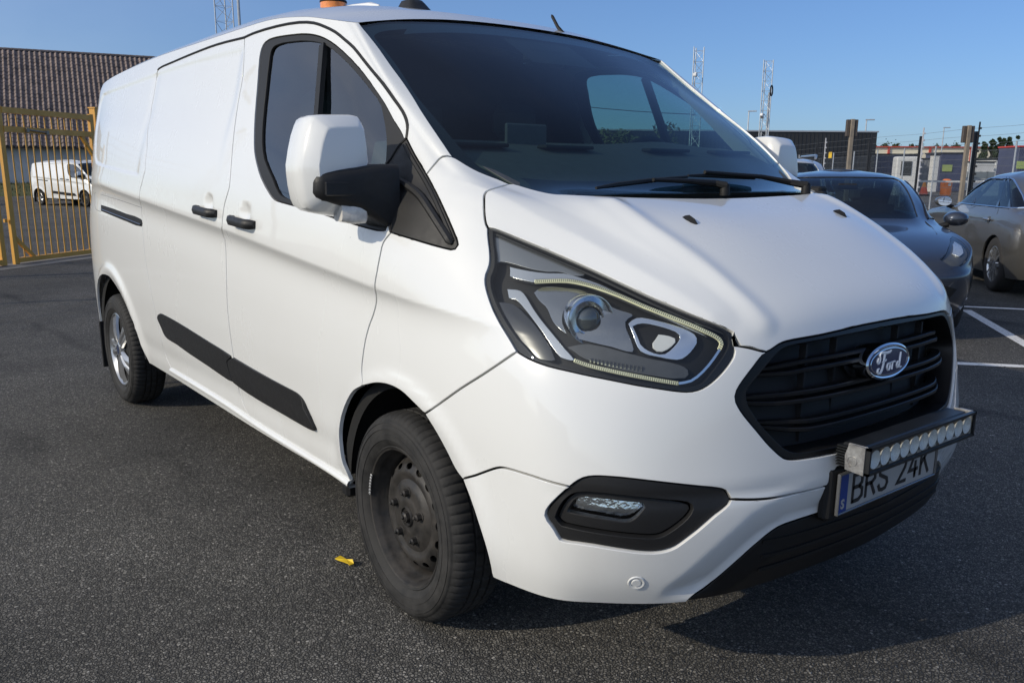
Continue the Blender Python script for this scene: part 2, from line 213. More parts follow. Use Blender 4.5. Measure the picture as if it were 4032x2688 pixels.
 'K2r': [(10.1226,12.3821), (10.1181,12.4213), (10.114,12.4606), (10.1035,12.4955), (10.0443,12.5439), (9.9679,12.5713), (9.8949,12.597), (9.8111,12.6321), (9.7282,12.6641), (9.6493,12.6909), (9.5763,12.7138), (9.5047,12.7323), (9.4311,12.7415), (9.3456,12.7371), (9.2551,12.7246), (9.1595,12.7147)],
 'K1': [(9.0707,0.35), (9.0881,0.4693), (9.1067,0.5817), (9.1248,0.6952), (9.1435,0.8191), (9.1602,0.9443), (9.1696,1.0687), (9.1689,1.1655), (9.1634,1.2609), (9.1575,1.3651), (9.1537,1.5583), (9.1542,1.7746), (9.1549,2.0046), (9.1547,2.2514), (9.154,2.5169), (9.154,2.7669), (9.1552,2.9688), (9.1569,3.1399), (9.1574,3.2916), (9.1559,3.4248), (9.1532,3.5552), (9.1511,3.7028), (9.1506,3.9989), (9.1552,4.4386), (9.1585,4.8758), (9.1579,4.9997), (9.1568,5.1022), (9.1558,5.2071), (9.1557,5.3177), (9.1552,5.4377), (9.1505,5.5801), (9.1426,5.714), (9.1325,5.8482), (9.1207,5.9886), (9.1177,6.1969), (9.1156,6.4281), (9.1133,6.6607), (9.1095,6.9226), (9.1036,7.1943), (9.0964,7.4433), (9.09,7.6027), (9.0832,7.7434), (9.0767,7.8796), (9.0699,8.025), (9.0636,8.1646), (9.0598,8.2979), (9.0593,8.4202), (9.061,8.5395), (9.0634,8.6833), (9.0719,9.0985), (9.0867,9.5814), (9.1036,10.0193), (9.1202,10.3609), (9.1373,10.6819), (9.1489,10.9824), (9.1509,11.212), (9.1492,11.4252), (9.151,11.6533), (9.1637,11.9842), (9.1746,12.3513), (9.1595,12.7147)],
 'K5': [(9.9493,0.4631), (9.9759,0.6847), (9.9987,0.8965), (10.0105,1.1585), (10.0072,1.4127), (10.0174,1.6729), (10.0283,1.9673), (10.0375,2.4797), (10.0526,2.9466), (10.0676,3.1488), (10.0808,3.3182), (10.0936,3.5328), (10.1029,3.7555), (10.1084,3.9767), (10.1149,4.2113), (10.1214,4.37), (10.1271,4.5282), (10.1295,4.6982), (10.1301,4.8852), (10.1279,5.0838), (10.1183,5.3191), (10.1039,5.5823), (10.0675,5.9388), (10.0592,6.3387), (10.0528,6.7969), (10.0135,7.4532), (9.9863,8.1333), (10.0164,9.2921), (10.1058,10.3492), (10.1436,11.0509), (10.1433,11.622), (10.145,11.9383), (10.148,12.1966), (10.1384,12.3008), (10.1226,12.3821)],
 'sillS': [(9.9493,0.4631), (9.839,0.461), (9.7361,0.4613), (9.6419,0.4615), (9.556,0.4592), (9.4847,0.4557), (9.4171,0.4511), (9.3525,0.4437), (9.2902,0.4318), (9.2345,0.415), (9.1802,0.3942), (9.126,0.3719), (9.0707,0.35)],
 'sillD': [(9.0707,0.35), (9.0307,0.3415), (8.9963,0.3326), (8.9384,0.324), (8.8801,0.3161), (8.7781,0.3065), (8.6603,0.2986), (8.5378,0.2911), (8.4236,0.283), (8.3386,0.2772), (8.2562,0.2725), (8.1773,0.2664), (8.105,0.2563), (8.0552,0.2443), (8.0091,0.2488), (7.9352,0.2593), (7.8786,0.2247)],
 'grillL': [(2.0755,4.8168), (2.1181,4.7714), (2.161,4.7209), (2.2201,4.6321), (2.28,4.5353), (2.3495,4.4264), (2.4145,4.3206), (2.4624,4.239), (2.5017,4.1624), (2.5252,4.1025), (2.5405,4.0461), (2.5457,4.0029), (2.5441,3.9608), (2.5322,3.9111), (2.5119,3.859), (2.4728,3.7806), (2.423,3.6973), (2.3507,3.5929), (2.2714,3.4854), (2.1915,3.3728), (2.1134,3.2664), (2.0626,3.2039), (2.0139,3.1474), (1.9705,3.0975), (1.9278,3.0519), (1.8933,3.0179), (1.8572,2.9894), (1.815,2.9685), (1.7685,2.9534), (1.7085,2.9411), (1.6428,2.9333), (1.5577,2.9279), (1.4679,2.9238)],
 'grillB': [(1.4679,2.9238), (0.9688,2.9038), (0.4844,2.8938), (0,2.8888)],
 'seamL': [(5.8927,1.8811), (5.8004,1.9686), (5.7433,2.025), (5.6971,2.0774), (5.6424,2.1428), (5.5814,2.2166), (5.524,2.2851), (5.4877,2.3263), (5.4536,2.3605), (5.4207,2.3876), (5.3848,2.4094), (5.313,2.4327), (5.2284,2.4478), (5.0635,2.4625), (4.9558,2.4638), (4.9726,2.4637), (4.9894,2.4636), (4.8957,2.4619), (4.7562,2.4547), (4.705,2.4526), (4.6573,2.4515), (4.5944,2.4505), (4.5297,2.4486)],
 'seamR': [(2.5808,2.3296), (2.4833,2.3184), (2.3845,2.3074), (2.2881,2.2979), (2.1889,2.2902), (2.0726,2.2834), (1.9508,2.2808), (1.7978,2.2831), (1.6451,2.2896), (1.5069,2.2917), (1.3662,2.2931), (1.2118,2.299), (1.049,2.3008)],
 'foglampU': [(4.5297,2.4486), (4.4922,2.4984), (4.4543,2.5455), (4.4128,2.5932), (4.3682,2.6356), (4.3138,2.6715), (4.2533,2.6981), (4.162,2.7174), (4.064,2.7266), (3.96,2.7312), (3.8519,2.7291), (3.7095,2.7165), (3.5639,2.6958), (3.422,2.6708), (3.278,2.6425), (3.1252,2.612), (2.9724,2.5812), (2.8565,2.5618), (2.7545,2.5377), (2.7042,2.5172), (2.6629,2.4889), (2.6341,2.4514), (2.6122,2.41), (2.5965,2.3726), (2.5808,2.3296)],
 'foglampD': [(2.5808,2.3296), (2.602,2.2861), (2.6261,2.2352), (2.7061,2.1453), (2.8014,2.0484), (2.8971,1.9309), (2.9881,1.8186), (3.0626,1.7343), (3.1319,1.6583), (3.1877,1.5941), (3.2419,1.5388), (3.2894,1.5037), (3.3413,1.4778), (3.4189,1.4572), (3.5034,1.448), (3.5936,1.4514), (3.6837,1.4618), (3.7601,1.4723), (3.8375,1.4839), (3.9304,1.4952), (4.0283,1.5052), (4.1343,1.5156), (4.2429,1.5227), (4.3524,1.5219), (4.4616,1.5182), (4.5739,1.5053), (4.6668,1.512), (4.6978,1.5582), (4.7204,1.6138), (4.7548,1.6601), (4.7904,1.7032), (4.8241,1.7417), (4.851,1.7799), (4.8616,1.8091), (4.8649,1.8415), (4.8585,1.885), (4.8423,1.9357), (4.7961,2.0308), (4.7395,2.1303), (4.6897,2.2115), (4.6374,2.2908), (4.584,2.3701), (4.5297,2.4486)],
 'valL': [(0.898,1.6977), (1.0192,1.6902), (1.1361,1.6822), (1.2405,1.6762), (1.341,1.669), (1.442,1.6586), (1.5363,1.6459), (1.6025,1.6361), (1.6599,1.6182), (1.711,1.5886), (1.7609,1.5518), (1.8202,1.5015), (1.8819,1.4427), (1.9573,1.353), (2.0315,1.2491), (2.1053,1.1377), (2.1776,1.0131), (2.2499,0.8773), (2.3205,0.7248), (2.3843,0.5496), (2.4594,0.397), (2.5416,0.3043), (2.6255,0.2262), (2.7025,0.1528), (2.772,0)],
 'mountL': [(1.049,2.3008), (1.0352,2.2605), (1.0191,2.2147), (0.978,2.1096), (0.9304,1.99), (0.8988,1.9063), (0.8827,1.8351), (0.8879,1.7646), (0.898,1.6977)],
 'bumpbot': [(2.772,0), (2.9867,0), (3.2013,0), (3.416,0), (3.6306,0), (3.8453,0), (4.0599,0), (4.2746,0), (4.4892,0), (4.7039,0), (4.9185,0), (5.1332,0), (5.3478,0), (5.5625,0)],
 'valbot': [(2.772,0), (2.5588,0), (2.3456,0), (2.1323,0), (1.9191,0), (1.7059,0), (1.4926,0), (1.2794,0), (1.0662,0), (0.8529,0), (0.6397,0), (0.4265,0), (0.2132,0), (0,0)],
 'archR': [(11.7293,0), (11.7293,0.8141), (11.6793,1.2796), (11.6064,1.6458), (11.5149,1.9838), (11.4111,2.3213), (11.301,2.6117), (11.1885,2.8092), (11.0746,2.9195), (10.9677,2.9578), (10.9132,2.9577), (10.8596,2.9491), (10.8078,2.8902), (10.7622,2.8), (10.6981,2.6581), (10.6387,2.484), (10.5938,2.2794), (10.5546,2.074), (10.5066,1.8785), (10.4374,1.7227), (10.4161,1.5385), (10.3977,1.3571), (10.3914,1.188), (10.3788,1.0121), (10.3676,0.773), (10.3596,0.504), (10.3518,0.3137), (10.3419,0)],
 'gutter': [(4.0007,13), (4.1702,13), (4.3397,13), (4.5092,13), (4.6786,13), (4.8481,13), (5.0176,13), (5.1871,13), (5.3566,13), (5.526,13), (5.6955,13), (5.865,13), (6.0345,13), (6.204,13), (6.3734,13), (6.5429,13), (6.7124,13), (6.8819,13), (7.0514,13), (7.2208,13), (7.3903,13), (7.5598,13), (7.7293,13), (7.8988,13), (8.0682,13), (8.2377,13), (8.4072,13), (8.5767,13), (8.7461,13), (8.9156,13), (9.0851,13), (9.2546,13), (9.4241,13), (9.5935,13), (9.763,13), (9.9325,13), (10.102,13), (10.2715,13), (10.4409,13), (10.6104,13), (10.7799,13), (10.9494,13), (11.1189,13), (11.2883,13), (11.4578,13), (11.6273,13), (11.7968,13), (11.9663,13), (12.1357,13), (12.3052,13), (12.4747,13), (12.6442,13), (12.8136,13), (12.9831,13), (13.1526,13), (13.3221,13), (13.4916,13), (13.661,13), (13.8305,13), (14,13)],
 'rearedge': [(14,13), (14,12.6667), (14,12.3333), (14,12), (14,11.6667), (14,11.3333), (14,11), (14,10.6667), (14,10.3333), (14,10), (14,9.6667), (14,9.3333), (14,9), (14,8.6667), (14,8.3333), (14,8), (14,7.6667), (14,7.3333), (14,7), (14,6.6667), (14,6.3333), (14,6), (14,5.6667), (14,5.3333), (14,5), (14,4.6667), (14,4.3333), (14,4), (14,3.6667), (14,3.3333), (14,3), (14,2.6667), (14,2.3333), (14,2), (14,1.6667), (14,1.3333), (14,1), (14,0.6667), (14,0.3333), (14,0)],
 'botR': [(14,0), (13.6756,0), (13.3512,0), (13.0268,0), (12.7024,0), (12.378,0), (12.0537,0), (11.7293,0)],
 'botS': [(10.3419,0), (10.2803,0), (10.2187,0), (10.1571,0), (10.0954,0), (10.0338,0), (9.9722,0), (9.9106,0), (9.8489,0), (9.7873,0), (9.7257,0), (9.6641,0), (9.6025,0), (9.5408,0), (9.4792,0), (9.4176,0), (9.356,0), (9.2943,0), (9.2327,0), (9.1711,0), (9.1095,0), (9.0479,0), (8.9862,0), (8.9246,0), (8.863,0), (8.8014,0), (8.7397,0), (8.6781,0), (8.6165,0), (8.5549,0), (8.4933,0), (8.4316,0), (8.37,0), (8.3084,0), (8.2468,0), (8.1851,0), (8.1235,0), (8.0619,0), (8.0003,0), (7.9386,0)],
 'sillend': [(7.9386,0), (7.8786,0.2247)],
 'wstopc': [(0,13), (0.1739,13), (0.3479,13), (0.5218,13), (0.6958,13), (0.8697,13), (1.0437,13), (1.2176,13), (1.3916,13), (1.5655,13), (1.7394,13), (1.9134,13), (2.0873,13), (2.2613,13), (2.4352,13), (2.6092,13), (2.7831,13), (2.9571,13), (3.131,13), (3.305,13), (3.4789,13), (3.6528,13), (3.8268,13), (4.0007,13)],
 'winloop': [(8.6091,12.565), (8.404,12.5907), (8.1714,12.6184), (8.0156,12.6246), (7.8095,12.6217), (7.6277,12.6128), (7.4419,12.5967), (7.2318,12.5652), (7.044,12.5166), (6.863,12.4367), (6.7195,12.3418), (6.5954,12.2335), (6.5002,12.1138), (6.4412,11.9843), (6.3986,11.8476), (6.3563,11.7171), (6.3269,11.5788), (6.3255,11.4191), (6.3274,11.2513), (6.2842,11.0518), (6.2925,10.8996), (6.3361,10.8847), (6.3924,10.8708), (6.5698,10.7527), (6.7511,10.6051), (6.8892,10.4865), (7.0112,10.3727), (7.0839,10.3113), (7.1456,10.2386), (7.2052,10.0213), (7.2274,9.6982), (7.2358,9.2536), (7.2226,8.8999), (7.1971,8.7728), (7.1702,8.6562), (7.1354,8.4278), (7.1334,8.2282), (7.2507,8.1711), (7.4035,8.1788), (7.5516,8.193), (7.6987,8.2202), (7.8484,8.241), (8.011,8.2604), (8.1284,8.2741), (8.2616,8.2779), (8.3757,8.266), (8.4735,8.2586), (8.5204,8.2598), (8.5591,8.2824), (8.5888,8.3446), (8.6172,8.436), (8.6769,8.6473), (8.7355,8.8938), (8.7752,9.1131), (8.8085,9.3283), (8.8356,9.5099), (8.8589,9.69), (8.8785,9.8913), (8.8963,10.103), (8.9221,10.3925), (8.9492,10.6981), (8.9737,11.059), (8.9894,11.4206), (9.0028,11.7709), (9.0064,12.071), (9.003,12.1788), (8.9916,12.2679), (8.9699,12.3521), (8.9397,12.4244), (8.9005,12.4747), (8.8556,12.5107), (8.806,12.5328), (8.7513,12.5461), (8.6834,12.556)],
 'wininner': [(8.6371,12.4226), (8.4725,12.4474), (8.2903,12.4749), (8.1493,12.4865), (8.0238,12.4893), (7.8363,12.4877), (7.6449,12.4785), (7.4664,12.4532), (7.2946,12.4142), (7.1056,12.3478), (6.9507,12.2638), (6.8117,12.1602), (6.7021,12.0452), (6.6167,11.9195), (6.5528,11.7872), (6.496,11.6838), (6.488,11.547), (6.7324,10.9364), (7.0031,10.4231), (7.0911,10.4115), (7.1803,10.4004), (7.28,10.2398), (7.34,9.9692), (7.3077,9.0703), (7.314,8.4113), (7.4935,8.3443), (7.7079,8.4042), (7.8614,8.4176), (8.0178,8.4343), (8.1384,8.4383), (8.2701,8.4367), (8.3714,8.4276), (8.4555,8.4373), (8.4928,8.4624), (8.5246,8.5165), (8.5758,8.7193), (8.6274,8.977), (8.6916,9.2454), (8.7498,9.5149), (8.7838,9.7502), (8.8093,9.9879), (8.8337,10.2796), (8.8536,10.5804), (8.8704,10.9309), (8.8774,11.2878), (8.8789,11.6801), (8.8726,12.0215), (8.8654,12.1521), (8.8487,12.2527), (8.8239,12.3123), (8.7919,12.3556), (8.7561,12.3783), (8.7169,12.3932), (8.6778,12.4082)],
 'trimU': [(9.9735,2.2862), (9.9606,2.3209), (9.9466,2.3495), (9.9272,2.3602), (9.9032,2.3577), (9.818,2.338), (9.723,2.3014), (9.6284,2.2524), (9.5384,2.2006), (9.4598,2.1575), (9.3806,2.1144), (9.2739,2.0578), (9.1617,2.0031)],
 'trimUD': [(9.8692,1.6196), (9.738,1.6027), (9.6199,1.5845), (9.516,1.5621), (9.4164,1.5356), (9.2906,1.5056), (9.1976,1.4647), (9.1895,1.4463), (9.185,1.4266)],
 'trim1': [(9.9694,2.2777), (9.9602,2.3142), (9.9504,2.3449), (9.9377,2.3581), (9.921,2.3608), (9.829,2.3429), (9.723,2.3014), (9.6279,2.2523), (9.5384,2.2006), (9.4592,2.1571), (9.3806,2.1144), (9.2726,2.0673), (9.1878,2.0164), (9.1738,1.9974), (9.169,1.9702), (9.1814,1.9182), (9.1974,1.8521), (9.2017,1.67), (9.1953,1.4929), (9.1879,1.4173), (9.1883,1.3644), (9.2283,1.3549), (9.2844,1.3789), (9.3509,1.408), (9.4236,1.444), (9.5229,1.4806), (9.6249,1.5205), (9.7002,1.5639), (9.7705,1.601), (9.8183,1.6084), (9.8607,1.6177), (9.8879,1.6374), (9.9094,1.669), (9.9245,1.7222), (9.9352,1.7904), (9.9453,1.8927), (9.9538,2.0064), (9.9613,2.1057), (9.9687,2.2082)],
 'trim2': [(9.1458,1.9983), (9.0681,1.9733), (8.9976,1.9503), (8.8745,1.9284), (8.7602,1.9119), (8.6408,1.9023), (8.5324,1.8965), (8.4812,1.896), (8.4391,1.8911), (8.4105,1.8792), (8.386,1.8597), (8.363,1.8276), (8.3435,1.786), (8.3272,1.7281), (8.3127,1.664), (8.2943,1.5939), (8.277,1.522), (8.2636,1.4509), (8.2531,1.3802), (8.2416,1.3219), (8.24,1.2726), (8.2483,1.2563), (8.2602,1.2432), (8.3191,1.2245), (8.3944,1.2214), (8.4927,1.2227), (8.5961,1.2293), (8.7095,1.2316), (8.8222,1.237), (8.9329,1.2491), (9.0306,1.2704), (9.0965,1.3017), (9.1499,1.3358), (9.1663,1.3472), (9.1776,1.3653), (9.1844,1.4016), (9.1879,1.4548), (9.1945,1.6282), (9.1935,1.808), (9.1865,1.8608), (9.178,1.9085)],
 'rail': [(10.9964,4.7654), (10.8081,4.7823), (10.655,4.7885), (10.5123,4.7795), (10.3825,4.7656), (10.2395,4.7831), (10.1365,4.7449), (10.1155,4.6113), (10.1286,4.4885), (10.2333,4.4616), (10.3815,4.49), (10.5114,4.503), (10.6525,4.5202), (10.8041,4.5361), (10.9895,4.547)],
 'fritS': [(1.9015,12.8554), (2.1121,12.846), (2.3565,12.8407), (2.6134,12.8377), (2.8079,12.8368), (2.9904,12.8362), (3.1494,12.833), (3.2396,12.8286), (3.3216,12.8224), (3.3968,12.8129), (3.4533,12.803), (3.5063,12.7911), (3.5453,12.7769), (3.5599,12.7633), (3.5636,12.748), (3.564,12.7293), (3.5516,12.6674), (3.5244,12.5876), (3.5016,12.5022), (3.4869,12.3955), (3.4785,12.2803), (3.4792,12.1566), (3.4996,11.9893), (3.5311,11.8075), (3.5491,11.6362), (3.5454,11.5168), (3.5329,11.4073), (3.5199,11.2808), (3.5041,10.9928), (3.4825,10.6904), (3.4579,10.4739), (3.4496,10.4228), (3.4399,10.3846), (3.4206,10.3498), (3.3797,10.3143), (3.3269,10.2834), (3.274,10.2529)],
 'fritB': [(3.274,10.2529), (3.2045,10.2342), (3.1346,10.2155), (3.0555,10.1988), (2.9456,10.1816), (2.8227,10.1659), (2.6813,10.1522), (2.4378,10.1352), (2.1844,10.1201), (1.978,10.1079), (1.8574,10.1037), (1.7518,10.1029), (1.6516,10.1018)],
 'hl_upper': [(4.9357,8.202), (4.8741,8.1812), (4.8023,8.1492), (4.4841,7.8907), (4.2097,7.5285), (3.975,7.2111), (3.8659,6.9869), (3.9501,6.9355), (4.0602,6.9222), (4.1306,6.9715), (4.1994,7.0286), (4.2877,7.0259), (4.3822,7.0172), (4.5002,7.0455), (4.6187,7.0942), (4.7185,7.1591), (4.8189,7.2242), (4.9249,7.2766), (5.0329,7.2943), (5.1146,7.2351), (5.1725,7.2045), (5.163,7.3579), (5.1133,7.5788)],
 'hl_brow': [(4.9115,7.1268), (4.771,7.0666), (4.637,7.0146), (4.5148,6.9833), (4.3949,6.9661), (4.2769,6.9737), (4.1638,6.9734), (4.0663,6.9272), (3.976,6.864), (3.8806,6.7998), (3.7907,6.7245), (3.7053,6.6193), (3.6261,6.5042), (3.5519,6.3894), (3.4782,6.268), (3.3839,6.1136), (3.2835,5.9474), (3.1753,5.7742), (3.0575,5.5887), (2.9155,5.3697), (2.8199,5.2394), (2.8554,5.2609), (2.92,5.321), (3.0537,5.5008), (3.1844,5.7091), (3.29,5.8908), (3.3916,6.059), (3.5161,6.2437), (3.6502,6.4067), (3.7697,6.5193), (3.8985,6.6118), (4.0424,6.6875), (4.1932,6.7366), (4.3221,6.7416), (4.4473,6.7268), (4.5453,6.6985), (4.6447,6.6807), (4.7984,6.7329), (4.9671,6.8149)],
 'hl_drl': [(4.6232,6.656), (4.5087,6.6755), (4.3973,6.692), (4.2933,6.7051), (4.1955,6.7077), (4.1169,6.6923), (4.0422,6.6654), (3.959,6.6261), (3.8745,6.5746), (3.7634,6.4898), (3.6545,6.3896), (3.5473,6.2642), (3.4436,6.132), (3.3378,6.0046), (3.2325,5.8745), (3.1432,5.7623), (3.056,5.6486), (2.9882,5.5532), (2.9207,5.4582), (2.8592,5.3831), (2.801,5.3131), (2.7588,5.2577), (2.7249,5.1961), (2.7054,5.1342), (2.6983,5.071), (2.7132,4.9951), (2.7358,4.9185)],
 'hl_drl2': [(4.3427,4.4662), (4.2784,4.4363), (4.2096,4.4091), (4.1083,4.3839), (3.9969,4.3621), (3.86,4.3343), (3.7208,4.3084), (3.5823,4.2834), (3.448,4.2572), (3.3385,4.2377), (3.2294,4.2184)],
 'hl_edge': [(3.2268,4.2192), (3.1558,4.2403), (3.0857,4.2733), (3.015,4.3486), (2.9484,4.4465), (2.8819,4.5655), (2.8204,4.6959), (2.7755,4.8048), (2.7317,4.9212)],
 'hl_side': [(5.0486,6.4585), (4.9525,6.4685), (4.8712,6.4562), (4.836,6.4098), (4.8089,6.3368), (4.7714,6.1535), (4.7355,5.9318), (4.6935,5.712), (4.6479,5.4794), (4.5924,5.2389), (4.5371,5.0375), (4.491,4.8792), (4.4456,4.7394), (4.376,4.5863), (4.3419,4.4803), (4.414,4.4693), (4.5068,4.5067), (4.5472,4.5781), (4.5775,4.6792), (4.6199,4.842), (4.6639,5.0399), (4.7113,5.2511), (4.7627,5.4925), (4.8167,5.7374), (4.8733,5.9434), (4.9183,6.0832), (4.9663,6.1656), (5.0046,6.1489), (5.0442,6.1101)],
 'hl_shell': [(4.6857,6.4336), (4.6345,6.5253), (4.5797,6.6006), (4.51,6.6397), (4.4345,6.6535), (4.3285,6.6509), (4.2204,6.6328), (4.1148,6.621), (4.0182,6.5861), (3.9432,6.4884), (3.8741,6.3702), (3.7904,6.2325), (3.7075,6.1057), (3.6176,6.046), (3.5687,5.9832), (3.6196,5.8993), (3.6825,5.7848), (3.6987,5.6205), (3.6978,5.4153), (3.6671,5.0348), (3.6573,4.7974), (3.7498,4.8003), (3.8798,4.8737), (4.0186,4.9223), (4.1559,4.9761), (4.2543,5.0181), (4.3407,5.0745), (4.3998,5.1471), (4.4494,5.2505), (4.4906,5.3875), (4.5225,5.5622), (4.5376,5.8041), (4.5539,6.0125), (4.5863,6.0976), (4.6241,6.1639)],
 'hl_ring2': [(3.6702,5.6332), (3.6457,5.7115), (3.6189,5.7818), (3.5831,5.8456), (3.5432,5.8882), (3.4845,5.891), (3.4187,5.8616), (3.2996,5.7988), (3.1817,5.6767), (3.0851,5.5436), (3.0105,5.3803), (2.993,5.2784), (2.9872,5.1835), (2.9904,5.117), (3.005,5.0469), (3.0629,4.8792), (3.1313,4.746), (3.1728,4.7001), (3.2187,4.6777), (3.3117,4.6864), (3.4106,4.7206), (3.5106,4.7477), (3.5915,4.8029), (3.6169,4.8863), (3.6328,4.989)],
 'hl_ring2in': [(3.6322,5.5556), (3.5874,5.6371), (3.5396,5.6947), (3.4557,5.6906), (3.3675,5.6384), (3.2806,5.5694), (3.2091,5.469), (3.1811,5.3974), (3.1687,5.3129), (3.1889,5.1808), (3.2273,5.0544), (3.2879,4.8983), (3.3572,4.7937), (3.424,4.785), (3.4879,4.8191), (3.5382,4.8793), (3.5842,4.9568)],
 'hl_white': [(3.3951,5.3408), (3.3537,5.3419), (3.312,5.3313), (3.252,5.2885), (3.213,5.21), (3.2378,5.0854), (3.2871,4.9681), (3.3495,4.8678), (3.4112,4.8243), (3.4582,4.8834), (3.4819,4.9847), (3.4647,5.0655), (3.4358,5.1559)],
 'hl_black': [(5.2307,6.0007), (5.1031,5.9969), (4.9895,5.9618), (4.9138,5.8316), (4.8491,5.6394), (4.7634,5.3515), (4.6884,5.0537), (4.599,4.6743), (4.5762,4.4183), (4.6622,4.3854), (4.7739,4.3919), (4.8441,4.3916), (4.9085,4.4057), (4.9748,4.447), (5.0331,4.518), (5.0852,4.6642), (5.1291,4.8435)],
 'hl_ribs': [(4.4029,4.7662), (4.2846,4.8496), (4.1623,4.9095), (3.9538,4.867), (3.7513,4.7805), (3.6184,4.7298), (3.4918,4.682), (3.3511,4.6486), (3.2189,4.601), (3.1367,4.5468), (3.0836,4.476), (3.0827,4.3959), (3.1113,4.3252), (3.2811,4.3063), (3.5024,4.3475), (3.7506,4.3893), (3.9915,4.4473), (4.1313,4.507), (4.2594,4.5745)],
 'fog_in': [(4.6285,1.9236), (4.5819,2.051), (4.5289,2.1754), (4.4814,2.2274), (4.4258,2.2587), (4.3222,2.2763), (4.2022,2.2842), (4.0266,2.2908), (3.8531,2.2889), (3.7328,2.2888), (3.6415,2.2814), (3.6114,2.2722), (3.5957,2.2581), (3.6067,2.2243), (3.6301,2.171), (3.6745,2.0573), (3.7246,1.9718), (3.7604,1.9265), (3.8037,1.8966), (3.9199,1.892), (4.0617,1.9063), (4.2203,1.9146), (4.3854,1.9192)],
 'fog_lip': [(4.7408,1.8273), (4.7121,1.9262), (4.676,2.0336), (4.614,2.168), (4.5444,2.2606), (4.4914,2.3006), (4.4348,2.3306), (4.3706,2.3506), (4.2947,2.3636), (4.0902,2.3768), (3.8569,2.3733), (3.612,2.3549), (3.3922,2.3262), (3.2561,2.3102), (3.1488,2.2806), (3.1103,2.2573), (3.0884,2.2211), (3.0878,2.1795), (3.0983,2.1282), (3.146,2.0208), (3.2118,1.9246), (3.2832,1.8387), (3.3556,1.768), (3.4053,1.7262), (3.457,1.6981), (3.5192,1.6893), (3.5943,1.6927), (3.7869,1.7075), (4.0156,1.7226), (4.2326,1.7321), (4.4364,1.7375), (4.5589,1.7404), (4.6735,1.7409)],
 'fog_lip2': [(4.7592,1.8212), (4.7328,1.9236), (4.6978,2.0352), (4.6313,2.1789), (4.558,2.2752), (4.5005,2.3199), (4.4406,2.3521), (4.3731,2.374), (4.2928,2.3919), (4.088,2.4054), (3.8553,2.3987), (3.6127,2.375), (3.3916,2.345), (3.2439,2.328), (3.1281,2.3019), (3.0892,2.2722), (3.0685,2.2312), (3.0687,2.1748), (3.0818,2.1083), (3.1297,1.9998), (3.1947,1.9046), (3.2674,1.8169), (3.3413,1.7444), (3.393,1.7003), (3.4469,1.6705), (3.5128,1.6614), (3.5921,1.6652), (3.7855,1.6802), (4.0141,1.6956), (4.2355,1.7045), (4.4444,1.7093), (4.5718,1.7129), (4.6915,1.7144)],
 'gr_inner': [(0.3865,4.9249), (0.7551,4.9047), (1.1005,4.89), (1.3566,4.8989), (1.5698,4.9043), (1.6742,4.8972), (1.7613,4.8738), (1.8223,4.8362), (1.8807,4.7819), (1.9787,4.6622), (2.0764,4.5299), (2.1696,4.4075), (2.254,4.2932), (2.3152,4.2138), (2.3618,4.1388), (2.3802,4.0814), (2.3874,4.0233), (2.3845,3.958), (2.3712,3.8911), (2.3404,3.8088), (2.2995,3.7263), (2.2504,3.6373), (2.1922,3.5473), (2.1069,3.435), (2.0154,3.3249), (1.9466,3.2449), (1.8793,3.174), (1.8271,3.1271), (1.773,3.0878), (1.7111,3.0577), (1.6463,3.0309)],
}
SPOTS = {'lens': (4.0746, 5.6931), 'bowl': (4.2047, 5.9825), 'handle_s': (9.2865, 6.7698), 'handle_f': (8.9147, 6.8404), 'nozzle': (1.3977, 8.1112), 'sensor': (3.6344, 0.8137), 'logo': (0.0537, 4.1982)}
QBAR = [(7.6966,12.4711), (8.1653,8.2902)]
SAILRIB = [(7.0869,10.1093), (6.9954,10.0998), (6.9055,10.0743), (6.8062,10.0115), (6.7105,9.9192), (6.6265,9.8093), (6.5371,9.6590), (6.4239,9.4457), (6.2981,9.1941), (6.1838,8.9303), (6.1026,8.7124), (6.0318,8.5168), (5.9668,8.3289), (5.8970,8.1315), (5.8328,7.9391), (5.8015,7.8293), (5.7742,7.7254)]
SW = {"coverA": [(11.3051,5.1615), (10.9605,5.2237), (10.7506,5.2521), (10.5648,5.2769), (10.4043,5.2946), (10.2577,5.3012), (10.1197,5.3041)], "coverB": [(11.3241,5.1419), (11.3301,4.9653), (11.3185,4.8143), (11.3036,4.6613), (11.2616,4.5510), (11.2122,4.5267), (11.1535,4.5177), (11.0709,4.5222), (10.9891,4.5324)]}
RAILMID = [(10.9617,4.6114), (10.7937,4.6096), (10.6533,4.6027), (10.5119,4.5923), (10.3818,4.5798), (10.2580,4.5643), (10.1399,4.5485)]
LENSP = (0.6408,-0.7770,1.0351)
